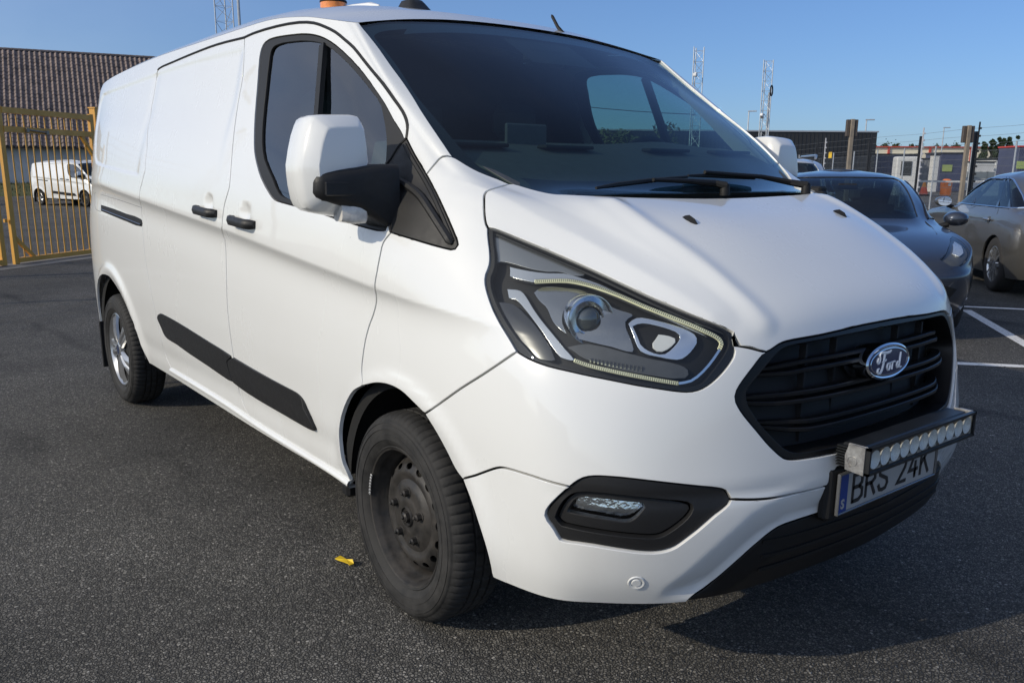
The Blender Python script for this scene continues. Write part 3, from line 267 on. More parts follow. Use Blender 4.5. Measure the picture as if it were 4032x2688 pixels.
HLIN = [(4.8642,8.1443), (4.8090,8.1181), (4.7445,8.0806), (4.4655,7.8260), (4.2027,7.4779), (3.9739,7.1536), (3.7497,6.8447), (3.5424,6.5509), (3.3472,6.2733), (3.1337,5.9785), (2.9082,5.6886), (2.7785,5.5699), (2.6718,5.4714), (2.6383,5.4023), (2.6172,5.3221), (2.6035,5.2222), (2.6026,5.1178), (2.6153,5.0113), (2.6392,4.9089), (2.6856,4.7763), (2.7400,4.6496), (2.8007,4.5178), (2.8626,4.3969), (2.9146,4.2976), (2.9713,4.2183), (3.0375,4.1746), (3.1085,4.1511), (3.1806,4.1433), (3.2621,4.1480), (3.4481,4.1701), (3.6611,4.2024), (3.9364,4.2429), (4.2189,4.2833), (4.4357,4.3131), (4.6266,4.3495), (4.7339,4.3801), (4.8216,4.4312), (4.8719,4.5127), (4.9125,4.6074), (4.9534,4.6788), (4.9930,4.7615), (5.0405,4.9316), (5.0880,5.1645), (5.1345,5.4331), (5.1773,5.7323), (5.2080,5.9768), (5.2308,6.1934), (5.2435,6.3638), (5.2467,6.5202), (5.2395,6.6432), (5.2220,6.7583), (5.1897,6.8584), (5.1542,6.9595), (5.1261,7.0764), (5.0988,7.2046), (5.0590,7.3840), (5.0153,7.5743), (4.9708,7.7756)]
RIB0, RIB1 = (4.1576,4.5368), (3.6100,4.4660)
WIPERS = [([(0.3546, -0.4914, 1.351), (0.3236, -0.3718, 1.3601), (0.309, -0.2106, 1.3719), (0.2979, -0.0298, 1.3836)], [(0.3286, -0.2314, 1.3639), (0.3408, -0.0787, 1.3599), (0.3555, 0.028, 1.3536), (0.3848, 0.055, 1.3446)]), ([(0.2936, -0.0223, 1.3867), (0.291, 0.0807, 1.3877), (0.2887, 0.2183, 1.3838), (0.2859, 0.3426, 1.3774)], [(0.2942, 0.0523, 1.3885), (0.2939, 0.362, 1.3742), (0.3444, 0.4601, 1.3554), (0.3993, 0.487, 1.3457)])]
def UAT(y, z):
    """skin coordinates of the nose at width y and height z"""
    g = SKIN[:int(8.3*SUB), :int(5*SUB)]; d = (g[..., 1]+y)**2+(g[..., 2]-z)**2
    j, i = np.unravel_index(np.argmin(d), d.shape); u, v = i/SUB, j/SUB
    for _ in range(5):
        q = skin(u, v)[0]; a = (skin(u+.01, v)[0]-q)/.01; b = (skin(u, v+.01)[0]-q)/.01
        J = np.array([[a[1], b[1]], [a[2], b[2]]]); du = np.linalg.lstsq(J, np.array([-y-q[1], z-q[2]]), rcond=None)[0]
        u = max(0, u+du[0]*.8); v = max(0, v+du[1]*.8)
    return u, v
# ---------------------------------------------------------------- helpers
import random
from mathutils import geometry
COL = SC.collection
def prop(o, label=None, cat=None, group=None, kind=None):
    if label: o['label'] = label
    if cat: o['category'] = cat
    if group: o['group'] = group
    if kind: o['kind'] = kind
    return o
def thing(name, label, cat, loc=(0, 0, 0), rotz=0, group=None):
    o = bpy.data.objects.new(name, None); COL.objects.link(o)
    o.location = loc; o.rotation_euler = (0, 0, rotz); o.empty_display_size = .2
    return prop(o, label, cat, group)
def mesh_obj(name, verts, faces, mat, parent=None, smooth=True, mats=None, fmat=None, normals=None, sharp=None):
    me = bpy.data.meshes.new(name)
    me.from_pydata([tuple(map(float, v)) for v in verts], [], [tuple(map(int, f)) for f in faces])
    for m in (mats or [mat]): me.materials.append(m)
    if fmat is not None: me.polygons.foreach_set('material_index', np.asarray(fmat, np.int32))
    me.polygons.foreach_set('use_smooth', [smooth]*len(me.polygons))
    if normals is not None: me.normals_split_custom_set_from_vertices([tuple(map(float, n)) for n in normals])
    elif smooth and sharp is not None: me.set_sharp_from_angle(angle=math.radians(sharp))
    me.update()
    o = bpy.data.objects.new(name, me); COL.objects.link(o)
    if parent is not None: o.parent = parent
    return o
class MB:
    """collects simple solids and links them as one mesh object"""
    def __init__(s): s.v = []; s.f = []
    def add(s, v, f):
        k = len(s.v); s.v += [tuple(map(float, p)) for p in v]; s.f += [tuple(i+k for i in q) for q in f]; return s
    def box(s, c, d, M=None, bev=0):
        x, y, z = d[0]/2, d[1]/2, d[2]/2
        if bev <= 0:
            V = [(a*x, b*y, e*z) for a in (-1, 1) for b in (-1, 1) for e in (-1, 1)]
            F = [(0, 1, 3, 2), (4, 6, 7, 5), (0, 4, 5, 1), (2, 3, 7, 6), (0, 2, 6, 4), (1, 5, 7, 3)]
        else:
            b = min(bev, x*.95, y*.95, z*.95)
            V = []; F = []
            for a in (-1, 1):
                for bb in (-1, 1):
                    for e in (-1, 1):
                        V += [(a*x, bb*(y-b), e*(z-b)), (a*(x-b), bb*y, e*(z-b)), (a*(x-b), bb*(y-b), e*z)]
            def i(a, bb, e, k): return ((a > 0)*4+(bb > 0)*2+(e > 0))*3+k
            def q(l): F.append(tuple(l))
            for a in (-1, 1): q([i(a, -1, -1, 0), i(a, 1, -1, 0), i(a, 1, 1, 0), i(a, -1, 1, 0)][::a])
            for a in (-1, 1): q([i(-1, a, -1, 1), i(-1, a, 1, 1), i(1, a, 1, 1), i(1, a, -1, 1)][::a])
            for a in (-1, 1): q([i(-1, -1, a, 2), i(1, -1, a, 2), i(1, 1, a, 2), i(-1, 1, a, 2)][::a])
            for a in (-1, 1):
                for bb in (-1, 1):
                    s1 = a*bb
                    q([i(a, bb, -1, 0), i(a, bb, -1, 1), i(a, bb, 1, 1), i(a, bb, 1, 0)][::s1])
                    q([i(a, -1, bb, 0), i(a, 1, bb, 0), i(a, 1, bb, 2), i(a, -1, bb, 2)][::s1])
                    q([i(-1, a, bb, 1), i(-1, a, bb, 2), i(1, a, bb, 2), i(1, a, bb, 1)][::s1])
                    for e in (-1, 1): q([i(a, bb, e, 0), i(a, bb, e, 1), i(a, bb, e, 2)][::a*bb*e])
        if M is not None: V = [tuple(M @ Vector(p)) for p in V]
        return s.add([(p[0]+c[0], p[1]+c[1], p[2]+c[2]) for p in V], F)
    def bar(s, a, b, w, h=None, up=(0, 0, 1)):
        """rectangular bar from a to b"""
        a, b = Vector(a), Vector(b); d = b-a; L = d.length; d.normalize()
        up = Vector(up)
        if abs(d.dot(up)) > .98: up = Vector((1, 0, 0))
        r = d.cross(up).normalized(); u = r.cross(d)
        return s.box((a+b)/2, (w, L, h or w), Matrix((r, d, u)).transposed())
    def tube(s, pts, r, n=8, caps=True, closed=False):
        pts = [Vector(p) for p in pts]; m = len(pts)
        R = r if hasattr(r, '__len__') else [r]*m
        k = len(s.v); prev = None
        for i, p in enumerate(pts):
            t = (pts[(i+1) % m]-pts[i-1]) if closed else (pts[min(i+1, m-1)]-pts[max(i-1, 0)])
            t.normalize()
            if prev is None:
                x = t.orthogonal().normalized()
            else:
                x = (prev-t*prev.dot(t)).normalized()
            prev = x; y = t.cross(x)
            for j in range(n):
                a = 2*math.pi*j/n; s.v.append(tuple(p+(x*math.cos(a)+y*math.sin(a))*R[i]))
        for i in range(m if closed else m-1):
            for j in range(n):
                i2 = (i+1) % m
                s.f.append((k+i*n+j, k+i*n+(j+1) % n, k+i2*n+(j+1) % n, k+i2*n+j))
        if caps and not closed:
            s.f.append(tuple(k+j for j in range(n))[::-1]); s.f.append(tuple(k+(m-1)*n+j for j in range(n)))
        return s
    def lathe(s, prof, n=48, c=(0, 0, 0), axis='y', a0=0, a1=2*math.pi):
        """profile of (radius, along) turned about an axis through c"""
        k = len(s.v); full = abs(a1-a0-2*math.pi) < 1e-6; nn = n if full else n+1
        for (r, h) in prof:
            for j in range(nn):
                a = a0+(a1-a0)*j/n
                p, q = r*math.cos(a), r*math.sin(a)
                v = {'y': (p, h, q), 'x': (h, p, q), 'z': (p, q, h)}[axis]
                s.v.append((v[0]+c[0], v[1]+c[1], v[2]+c[2]))
        for i in range(len(prof)-1):
            for j in range(n):
                j2 = (j+1) % nn
                f = (k+i*nn+j, k+i*nn+j2, k+(i+1)*nn+j2, k+(i+1)*nn+j)
                s.f.append(f if axis != 'y' else f[::-1])
        return s
    def prism(s, poly, z0, z1, M=None):
        n = len(poly); V = [(p[0], p[1], z0) for p in poly]+[(p[0], p[1], z1) for p in poly]
        if M is not None: V = [tuple(M @ Vector(p)) for p in V]
        F = [tuple(range(n))[::-1], tuple(range(n, 2*n))]+[(i, (i+1) % n, n+(i+1) % n, n+i) for i in range(n)]
        return s.add(V, F)
    def xform(s, M):
        s.v = [tuple(M @ Vector(p)) for p in s.v]; return s
    def build(s, name, mat, parent=None, smooth=False, sharp=35):
        return mesh_obj(name, s.v, s.f, mat, parent, smooth, sharp=sharp if smooth else None)
def mirror_y(o, name=None):
    """the same part for the other side of the vehicle: real mirrored mesh"""
    me = o.data.copy(); n = len(me.vertices)
    co = np.empty(n*3); me.vertices.foreach_get('co', co); co = co.reshape(-1, 3); co[:, 1] *= -1
    nv = np.empty(n*3); me.vertex_normals.foreach_get('vector', nv)
    has = me.has_custom_normals
    if has:
        ln = np.empty(len(me.loops)*3); me.corner_normals.foreach_get('vector', ln); ln = ln.reshape(-1, 3)
        li = np.empty(len(me.loops), np.int32); me.loops.foreach_get('vertex_index', li)
        vn = np.zeros((n, 3)); vn[li] = ln; vn[:, 1] *= -1
    faces = [tuple(p.vertices)[::-1] for p in me.polygons]
    fm = [p.material_index for p in me.polygons]; sm = me.polygons[0].use_smooth if len(faces) else True
    c = mesh_obj(name or o.name.split('.')[0], co, faces, None, o.parent, sm, mats=list(o.data.materials), fmat=fm, normals=vn if has else None, sharp=None if has or not sm else 35)
    return c
# ---- panels cut from the skin
def uvcurve(spec):
    """spec: list of (curve, reversed, kind) -> uv points with a kind per outgoing edge"""
    out = []
    for name, rev, kind in spec:
        pts = CURVES[name] if isinstance(name, str) else name
        pts = pts[::-1] if rev else pts
        P = np.array(pts, float); X, _ = skin(P[:, 0], P[:, 1])
        L = np.concatenate([[0], np.cumsum(np.linalg.norm(np.diff(X, axis=0), axis=1))])
        keep = np.concatenate([[True], np.diff(L) > 1e-6]); P = P[keep]; L = L[keep]
        n = max(1, int(round(L[-1]/.014)))
        t = np.linspace(0, L[-1], n+1)
        Q = np.stack([np.interp(t, L, P[:, 0]), np.interp(t, L, P[:, 1])], 1)
        out += [((float(a), float(b)), kind) for a, b in Q[:-1]]
    return out
def inside(poly, P):
    poly = np.asarray(poly); x, y = P[:, 0], P[:, 1]; r = np.zeros(len(P), bool)
    a = poly; b = np.roll(poly, -1, axis=0)
    for (x1, y1), (x2, y2) in zip(a, b):
        c = ((y1 > y) != (y2 > y))
        with np.errstate(divide='ignore', invalid='ignore'):
            r ^= c & (x < (x2-x1)*(y-y1)/(y2-y1)+x1)
    return r
def dist_poly(poly, P):
    d = np.full(len(P), 1e9); a = np.asarray(poly); b = np.roll(a, -1, axis=0)
    for p, q in zip(a, b):
        v = q-p; L = v@v
        t = np.clip(((P-p)@v)/(L if L > 0 else 1), 0, 1)
        d = np.minimum(d, np.linalg.norm(P-(p+t[:, None]*v), axis=1))
    return d
def panel(name, spec, mat, parent, holes=(), h=0.0, gap=.0030, depth=.014, backing=True, half=False, stride=2, flat=False, hfun=None, lip=True, dark=None, nclip=0):
    """a body panel: outline (and holes) in skin coordinates, triangulated on the skin, with rounded turned-in edges"""
    loops = [uvcurve(spec)]+[uvcurve(hh) for hh in holes]
    pts = []; edges = []; kinds = []; lp = []
    for L in loops:
        k = len(pts); n = len(L)
        pts += [p for p, _ in L]; kinds += [q for _, q in L]
        edges += [(k+i, k+(i+1) % n) for i in range(n)]; lp.append((k, n))
    P = np.array(pts); P = np.column_stack([u2i(P[:, 0]), P[:, 1]*SUB])
    outer = P[lp[0][0]:lp[0][0]+lp[0][1]]
    lo, hi = outer.min(0), outer.max(0)
    gu = np.arange(math.floor(lo[0]), math.ceil(hi[0])+1, 1.0); gv = np.arange(math.floor(lo[1]), math.ceil(hi[1])+1, float(stride))
    g = np.stack(np.meshgrid(gu, gv), -1).reshape(-1, 2)+np.array([.37, .21])
    m = inside(outer, g) & (dist_poly(outer, g) > .45)
    for k, n in lp[1:]: m &= ~inside(P[k:k+n], g) & (dist_poly(P[k:k+n], g) > .45)
    g = g[m]
    allp = np.vstack([P, g])
    r = geometry.delaunay_2d_cdt([Vector(p) for p in allp], edges, [], 0, 1e-5, True)
    V2, F, OV = r[0], r[2], r[3]
    V2 = np.array([tuple(v) for v in V2]); F = np.array([f for f in F if len(f) == 3])
    c = V2[F].mean(1)
    k = inside(outer, c)
    for a, n in lp[1:]: k &= ~inside(P[a:a+n], c)
    F = F[k]
    idx = {}
    for o, src in enumerate(OV):
        for q in src: idx[q] = o
    UV = np.column_stack([i2u(V2[:, 0]), V2[:, 1]/SUB])
    X, N = skin(UV[:, 0], UV[:, 1])
    if nclip: N = skin(np.minimum(UV[:, 0], nclip), np.minimum(UV[:, 1], 12.6))[1]
    hh = np.full(len(X), h)
    if hfun is not None: hh = hh+hfun(X, UV)
    X = X+N*hh[:, None]
    # face orientation along the skin normal
    fn = np.cross(X[F[:, 1]]-X[F[:, 0]], X[F[:, 2]]-X[F[:, 0]])
    flip = (fn*N[F].mean(1)).sum(1) < 0
    F[flip] = F[flip][:, ::-1]
    verts = [tuple(x) for x in X]; norms = [tuple(n) for n in N]; faces = [tuple(f) for f in F]; fm = [0]*len(faces)
    if lip:
        for li, (a, n) in enumerate(lp):
            ids = [idx[a+i] for i in range(n)]
            B = X[ids].copy(); BN = N[ids].copy()
            area = 0.5*np.sum(P[a:a+n, 0]*np.roll(P[a:a+n, 1], -1)-np.roll(P[a:a+n, 0], -1)*P[a:a+n, 1])
            kd = kinds[a:a+n]
            t = np.roll(B, -1, 0)-np.roll(B, 1, 0)
            for i in range(n):
                if kd[i] == 'mid' and kd[i-1] != 'mid': t[i] = B[i]-B[i-1]
                elif kd[i] != 'mid' and kd[i-1] == 'mid': t[i] = B[(i+1) % n]-B[i]
            t /= np.linalg.norm(t, axis=1, keepdims=True)+1e-12
            o = np.cross(t, BN); o /= np.linalg.norm(o, axis=1, keepdims=True)+1e-12
            sgn = (1 if area > 0 else -1)*(1 if li == 0 else -1)*SKIN_SIGN
            o *= sgn
            mid = np.array([q == 'mid' and kd[i-1] == 'mid' for i, q in enumerate(kd)])
            for i in range(n):
                if (kd[i] == 'mid') != (kd[i-1] == 'mid'): o[i, 1] = 0; BN[i, 1] = 0
            opn = np.array([q == 'open' for q in kd])
            g0 = np.where(mid | opn, 0, gap)[:, None]
            base = B-o*g0
            for q, i in enumerate(ids): verts[i] = tuple(B[q]-o[q]*(g0[q]+(0 if mid[q] else .0016)))
            rings = [(base-o*np.where(mid, 0, .0005)[:, None]-BN*.0006, (BN+o)), (base-BN*.0022, o), (base-BN*depth, o)]
            if backing: rings.append((base+o*np.where(opn | mid, -.004, .013)[:, None]-BN*(depth+.002), BN))
            prev = ids
            for ri, (rp, rn) in enumerate(rings):
                k0 = len(verts); verts += [tuple(x) for x in rp]
                rn = rn/(np.linalg.norm(rn, axis=1, keepdims=True)+1e-12); norms += [tuple(x) for x in rn]
                cur = list(range(k0, k0+n))
                for i in range(n):
                    if kd[i] == 'mid': continue
                    j = (i+1) % n
                    f = (prev[i], prev[j], cur[j], cur[i]) if sgn*SKIN_SIGN > 0 else (prev[j], prev[i], cur[i], cur[j])
                    if (area > 0) != (sgn*SKIN_SIGN > 0): f = f
                    q = np.cross(np.array(verts[f[1]])-np.array(verts[f[0]]), np.array(verts[f[2]])-np.array(verts[f[0]]))
                    if q @ (rn[i]+.0) < 0: f = f[::-1]
                    faces.append(f); fm.append(1 if (ri == 3) else 0)
                prev = cur
    V = np.array(verts); Nn = np.array(norms)
    if half:
        k0 = len(V); V2_ = V*np.array([1, -1, 1]); N2_ = Nn*np.array([1, -1, 1])
        seam = np.abs(V[:, 1]) < 2e-4
        mp = np.where(seam, np.arange(k0), np.arange(k0)+k0)
        Nn[seam, 1] = 0; V[seam, 1] = 0
        faces = faces+[tuple(int(mp[i]) for i in f[::-1]) for f in faces]; fm = fm+fm
        V = np.vstack([V, V2_]); Nn = np.vstack([Nn, N2_])
    Nn /= np.linalg.norm(Nn, axis=1, keepdims=True)+1e-12
    ob = mesh_obj(name, V, faces, mat, parent, True, mats=[mat, dark or M_BLACKHOLE], fmat=fm, normals=Nn)
    return ob
_p, _n = skin(np.array([9.3]), np.array([4.]))
SKIN_SIGN = 1
# outward check of the skin normal on the right flank
if _n[0][1] > 0: SKIN_N *= -1
_du = skin(np.array([9.35]), np.array([4.]))[0]-_p; _dv = skin(np.array([9.3]), np.array([4.05]))[0]-_p
SKIN_SIGN = 1 if (np.cross(_du[0], _dv[0]) @ skin(np.array([9.3]), np.array([4.]))[1][0]) > 0 else -1
def on_skin(u, v, h=0.0):
    p, n = skin(np.array([u]), np.array([v])); return Vector(p[0]+n[0]*h), Vector(n[0])
# ---------------------------------------------------------------- materials
def _new(name):
    m = bpy.data.materials.new(name); m.use_nodes = True
    nt = m.node_tree; return m, nt, nt.nodes['Principled BSDF']
def N(nt, t, **kw):
    n = nt.nodes.new(t)
    for k, v in kw.items():
        if k.startswith('i_'): n.inputs[k[2:].replace('_', ' ')].default_value = v
        else: setattr(n, k, v)
    return n
def rgb(c): return (c[0], c[1], c[2], 1)
def mat(name, col, rough=.5, metal=0, coat=0, var=0.0, vscale=6, bump=0.0, bscale=200, spec=.5, rvar=0.0, emit=None, estr=0, col2=None, detail=4, coat_rough=.03):
    m, nt, b = _new(name)
    b.inputs['Base Color'].default_value = rgb(col); b.inputs['Roughness'].default_value = rough
    b.inputs['Metallic'].default_value = metal; b.inputs['Coat Weight'].default_value = coat; b.inputs['Coat Roughness'].default_value = coat_rough
    b.inputs['Specular IOR Level'].default_value = spec
    L = nt.links
    if var or rvar or bump or col2:
        tc = N(nt, 'ShaderNodeTexCoord')
    if var or rvar or col2:
        no = N(nt, 'ShaderNodeTexNoise'); no.inputs['Scale'].default_value = vscale; no.inputs['Detail'].default_value = detail; no.inputs['Roughness'].default_value = .65
        L.new(tc.outputs['Object'], no.inputs['Vector'])
    if var or col2:
        mx = N(nt, 'ShaderNodeMix', data_type='RGBA')
        c2 = col2 or tuple(max(0, x*(1-var)) for x in col); c1 = col if col2 else tuple(min(1, x*(1+var)) for x in col)
        mx.inputs['A'].default_value = rgb(c1); mx.inputs['B'].default_value = rgb(c2)
        mr = N(nt, 'ShaderNodeMapRange'); mr.inputs['From Min'].default_value = .32; mr.inputs['From Max'].default_value = .68
        L.new(no.outputs['Fac'], mr.inputs['Value']); L.new(mr.outputs['Result'], mx.inputs['Factor']); L.new(mx.outputs['Result'], b.inputs['Base Color'])
    if rvar:
        mr = N(nt, 'ShaderNodeMapRange'); mr.inputs['To Min'].default_value = max(0, rough-rvar); mr.inputs['To Max'].default_value = min(1, rough+rvar)
        mr.inputs['From Min'].default_value = .3; mr.inputs['From Max'].default_value = .7
        L.new(no.outputs['Fac'], mr.inputs['Value']); L.new(mr.outputs['Result'], b.inputs['Roughness'])
    if bump:
        nb = N(nt, 'ShaderNodeTexNoise'); nb.inputs['Scale'].default_value = bscale; nb.inputs['Detail'].default_value = 3
        L.new(tc.outputs['Object'], nb.inputs['Vector'])
        bp = N(nt, 'ShaderNodeBump'); bp.inputs['Strength'].default_value = bump; bp.inputs['Distance'].default_value = .002
        L.new(nb.outputs['Fac'], bp.inputs['Height']); L.new(bp.outputs['Normal'], b.inputs['Normal'])
    if emit: b.inputs['Emission Color'].default_value = rgb(emit); b.inputs['Emission Strength'].default_value = estr
    return m
def glass(name, tint, ior=1.5, rough=0.0, film=0.0):
    """thin pane: tinted see-through plus a mirror reflection that grows towards grazing angles"""
    m, nt, b = _new(name); nt.nodes.remove(b); out = nt.nodes['Material Output']; L = nt.links
    t = N(nt, 'ShaderNodeBsdfTransparent'); t.inputs['Color'].default_value = rgb(tint)
    g = N(nt, 'ShaderNodeBsdfGlossy'); g.inputs['Roughness'].default_value = rough; g.inputs['Color'].default_value = (1, 1, 1, 1)
    f = N(nt, 'ShaderNodeFresnel'); f.inputs['IOR'].default_value = ior
    geo = N(nt, 'ShaderNodeNewGeometry')
    ma = N(nt, 'ShaderNodeMath', operation='MULTIPLY_ADD'); ma.inputs[1].default_value = 1.7 if not film else 1.7; ma.inputs[2].default_value = film; ma.use_clamp = True
    mx = N(nt, 'ShaderNodeMixShader')
    # the same reflection from either face of the pane
    fl = N(nt, 'ShaderNodeMix', data_type='VECTOR'); ng = N(nt, 'ShaderNodeVectorMath', operation='SCALE'); ng.inputs['Scale'].default_value = -1
    L.new(geo.outputs['Normal'], ng.inputs[0]); L.new(geo.outputs['Backfacing'], fl.inputs['Factor']); L.new(geo.outputs['Normal'], fl.inputs['A']); L.new(geo.outputs['Normal'], fl.inputs['B'])
    lw = N(nt, 'ShaderNodeLayerWeight'); lw.inputs['Blend'].default_value = .5
    # Schlick from the facing term
    pw = N(nt, 'ShaderNodeMath', operation='POWER'); pw.inputs[1].default_value = 5.0
    r0 = ((ior-1)/(ior+1))**2*1.25
    sc = N(nt, 'ShaderNodeMath', operation='MULTIPLY_ADD'); sc.inputs[1].default_value = 1-r0; sc.inputs[2].default_value = r0+film; sc.use_clamp = True
    fac = N(nt, 'ShaderNodeMath', operation='MINIMUM'); fac.inputs[1].default_value = .98
    # facing = 1 - |N.I|
    dt = N(nt, 'ShaderNodeVectorMath', operation='DOT_PRODUCT'); ab = N(nt, 'ShaderNodeMath', operation='ABSOLUTE'); iv = N(nt, 'ShaderNodeMath', operation='SUBTRACT'); iv.inputs[0].default_value = 1.0
    L.new(geo.outputs['Normal'], dt.inputs[0]); L.new(geo.outputs['Incoming'], dt.inputs[1]); L.new(dt.outputs['Value'], ab.inputs[0]); L.new(ab.outputs[0], iv.inputs[1]); L.new(iv.outputs[0], pw.inputs[0])
    L.new(pw.outputs[0], sc.inputs[0]); L.new(sc.outputs[0], fac.inputs[0])
    for n in (f, ma, fl, ng, lw): nt.nodes.remove(n)
    L.new(fac.outputs[0], mx.inputs[0]); L.new(t.outputs[0], mx.inputs[1]); L.new(g.outputs[0], mx.inputs[2]); L.new(mx.outputs[0], out.inputs['Surface'])
    return m
M_BLACKHOLE = mat('seam_dark', (.012, .012, .013), .7)
def paint_white():
    """solid white paint under clear coat, with faint road film and a few chips"""
    m, nt, b = _new('white_paint'); L = nt.links
    tc = N(nt, 'ShaderNodeTexCoord')
    n1 = N(nt, 'ShaderNodeTexNoise'); n1.inputs['Scale'].default_value = 1.7; n1.inputs['Detail'].default_value = 6; n1.inputs['Roughness'].default_value = .6
    mp = N(nt, 'ShaderNodeMapping'); mp.inputs['Scale'].default_value = (1, 1, .45)
    L.new(tc.outputs['Object'], mp.inputs['Vector']); L.new(mp.outputs['Vector'], n1.inputs['Vector'])
    sx = N(nt, 'ShaderNodeSeparateXYZ'); L.new(tc.outputs['Object'], sx.inputs[0])
    low = N(nt, 'ShaderNodeMapRange'); low.inputs['From Min'].default_value = .75; low.inputs['From Max'].default_value = .3; L.new(sx.outputs['Z'], low.inputs['Value'])
    r1 = N(nt, 'ShaderNodeMapRange'); r1.inputs['From Min'].default_value = .42; r1.inputs['From Max'].default_value = .72; L.new(n1.outputs['Fac'], r1.inputs['Value'])
    am = N(nt, 'ShaderNodeMath', operation='MULTIPLY_ADD'); am.inputs[1].default_value = .30; am.inputs[2].default_value = .06; L.new(low.outputs['Result'], am.inputs[0])
    fa = N(nt, 'ShaderNodeMath', operation='MULTIPLY'); L.new(r1.outputs['Result'], fa.inputs[0]); L.new(am.outputs[0], fa.inputs[1])
    mx = N(nt, 'ShaderNodeMix', data_type='RGBA'); mx.inputs['A'].default_value = (.73, .735, .715, 1); mx.inputs['B'].default_value = (.50, .47, .42, 1)
    L.new(fa.outputs[0], mx.inputs['Factor'])
    # chips and tar specks
    vo = N(nt, 'ShaderNodeTexVoronoi'); vo.inputs['Scale'].default_value = 9; vo.inputs['Randomness'].default_value = 1; L.new(tc.outputs['Object'], vo.inputs['Vector'])
    lt = N(nt, 'ShaderNodeMath', operation='LESS_THAN'); lt.inputs[1].default_value = .017; L.new(vo.outputs['Distance'], lt.inputs[0])
    sc = N(nt, 'ShaderNodeSeparateColor'); L.new(vo.outputs['Color'], sc.inputs[0])
    gt = N(nt, 'ShaderNodeMath', operation='GREATER_THAN'); gt.inputs[1].default_value = .55; L.new(sc.outputs[0], gt.inputs[0])
    ml = N(nt, 'ShaderNodeMath', operation='MULTIPLY'); L.new(lt.outputs[0], ml.inputs[0]); L.new(gt.outputs[0], ml.inputs[1])
    m2 = N(nt, 'ShaderNodeMix', data_type='RGBA'); m2.inputs['B'].default_value = (.12, .11, .10, 1); L.new(mx.outputs['Result'], m2.inputs['A']); L.new(ml.outputs[0], m2.inputs['Factor'])
    L.new(m2.outputs['Result'], b.inputs['Base Color'])
    rr = N(nt, 'ShaderNodeMapRange'); rr.inputs['To Min'].default_value = .20; rr.inputs['To Max'].default_value = .36; L.new(n1.outputs['Fac'], rr.inputs['Value']); L.new(rr.outputs['Result'], b.inputs['Roughness'])
    b.inputs['Coat Weight'].default_value = .85; b.inputs['Coat Roughness'].default_value = .025; b.inputs['Specular IOR Level'].default_value = .3
    op = N(nt, 'ShaderNodeTexNoise'); op.inputs['Scale'].default_value = 55; op.inputs['Detail'].default_value = 1; L.new(tc.outputs['Object'], op.inputs['Vector'])
    bp = N(nt, 'ShaderNodeBump'); bp.inputs['Strength'].default_value = .005; bp.inputs['Distance'].default_value = .003; L.new(op.outputs['Fac'], bp.inputs['Height']); L.new(bp.outputs['Normal'], b.inputs['Coat Normal'])
    return m
M_WHITE = paint_white()
M_TRIM = mat('grained_black_plastic', (.015, .015, .0155), .46, spec=.35, var=.12, vscale=40, bump=.25, bscale=900, rvar=.08)
M_GLOSSBLACK = mat('gloss_black', (.012, .012, .014), .18, coat=.5)
M_BLACK = mat('matt_black', (.010, .010, .0105), .6, spec=.3)
M_RUBBER = mat('seal_rubber', (.012, .012, .0125), .55, spec=.35)
M_TYRE = mat('tyre_rubber', (.017, .0168, .0165), .75, spec=.3, var=.25, vscale=14, bump=.3, bscale=260, rvar=.1, col2=(.040, .0385, .0365))
M_STEEL = mat('black_steel_rim', (.016, .0155, .015), .5, spec=.35, var=.3, vscale=16, rvar=.12, col2=(.045, .040, .035), bump=.15, bscale=120)
M_CHROME = mat('chrome', (.82, .83, .84), .07, metal=1, rvar=.03, vscale=30)
M_SILVER = mat('silver_paint', (.40, .405, .41), .30, metal=.8, coat=.5, var=.08, vscale=20)
M_REFL = mat('reflector', (.80, .82, .84), .12, metal=1)
M_GREYPL = mat('grey_plastic', (.07, .072, .075), .35, var=.1, vscale=20)
M_SATIN = mat('satin_grey', (.24, .245, .25), .26, metal=.65)
M_WSGLASS = glass('windscreen_glass', (.50, .66, .66))
M_SIDEGLASS = glass('side_glass', (.40, .56, .54), film=.07)
M_LENS = glass('clear_lens', (.90, .92, .92), ior=1.36)
M_DASH = mat('dashboard', (.060, .064, .066), .6, var=.1, vscale=30, bump=.2, bscale=400)
M_INT = mat('cab_trim', (.040, .043, .046), .7, var=.1, vscale=12)
M_HEADLINER = mat('pillar_trim', (.30, .31, .30), .75)
M_SEAT = mat('seat_fabric', (.070, .073, .078), .85, bump=.3, bscale=500)
M_DRL = mat('daylight_strip', (.80, .78, .52), .35, emit=(1, .96, .6), estr=.25)
M_PLATE = mat('plate_white', (.40, .385, .36), .45, var=.06, vscale=8)
M_PLATEBLUE = mat('plate_blue', (.012, .045, .22), .4)
M_INK = mat('plate_ink', (.012, .012, .013), .45)
M_LOGOBLUE = mat('badge_blue', (.010, .026, .085), .18, coat=1)
M_ALU = mat('cast_aluminium', (.50, .50, .49), .45, metal=.75, col2=(.22, .21, .20), vscale=40, bump=.3, bscale=150)
M_ALUBLK = mat('anodised_black', (.022, .024, .026), .38, metal=.4, var=.2, vscale=15)
M_LEDCUP = mat('led_cup', (.86, .85, .82), .35, metal=.1)
M_AMBER = mat('amber_lens', (.72, .22, .025), .2, coat=.6, var=.25, vscale=30)
M_CLEARPL = mat('indicator_lens', (.62, .60, .56), .15, coat=.6, var=.15, vscale=60)
M_WELL = mat('wheel_well', (.010, .010, .010), .9)
M_GRILLE = mat('grille_plastic', (.0070, .0070, .0074), .40, spec=.35, var=.1, vscale=30)
M_BADGEINK = mat('badge_silver', (.80, .81, .82), .35, metal=.15)
M_DCHROME = mat('dark_chrome', (.30, .305, .31), .14, metal=.95, bump=.5, bscale=22)
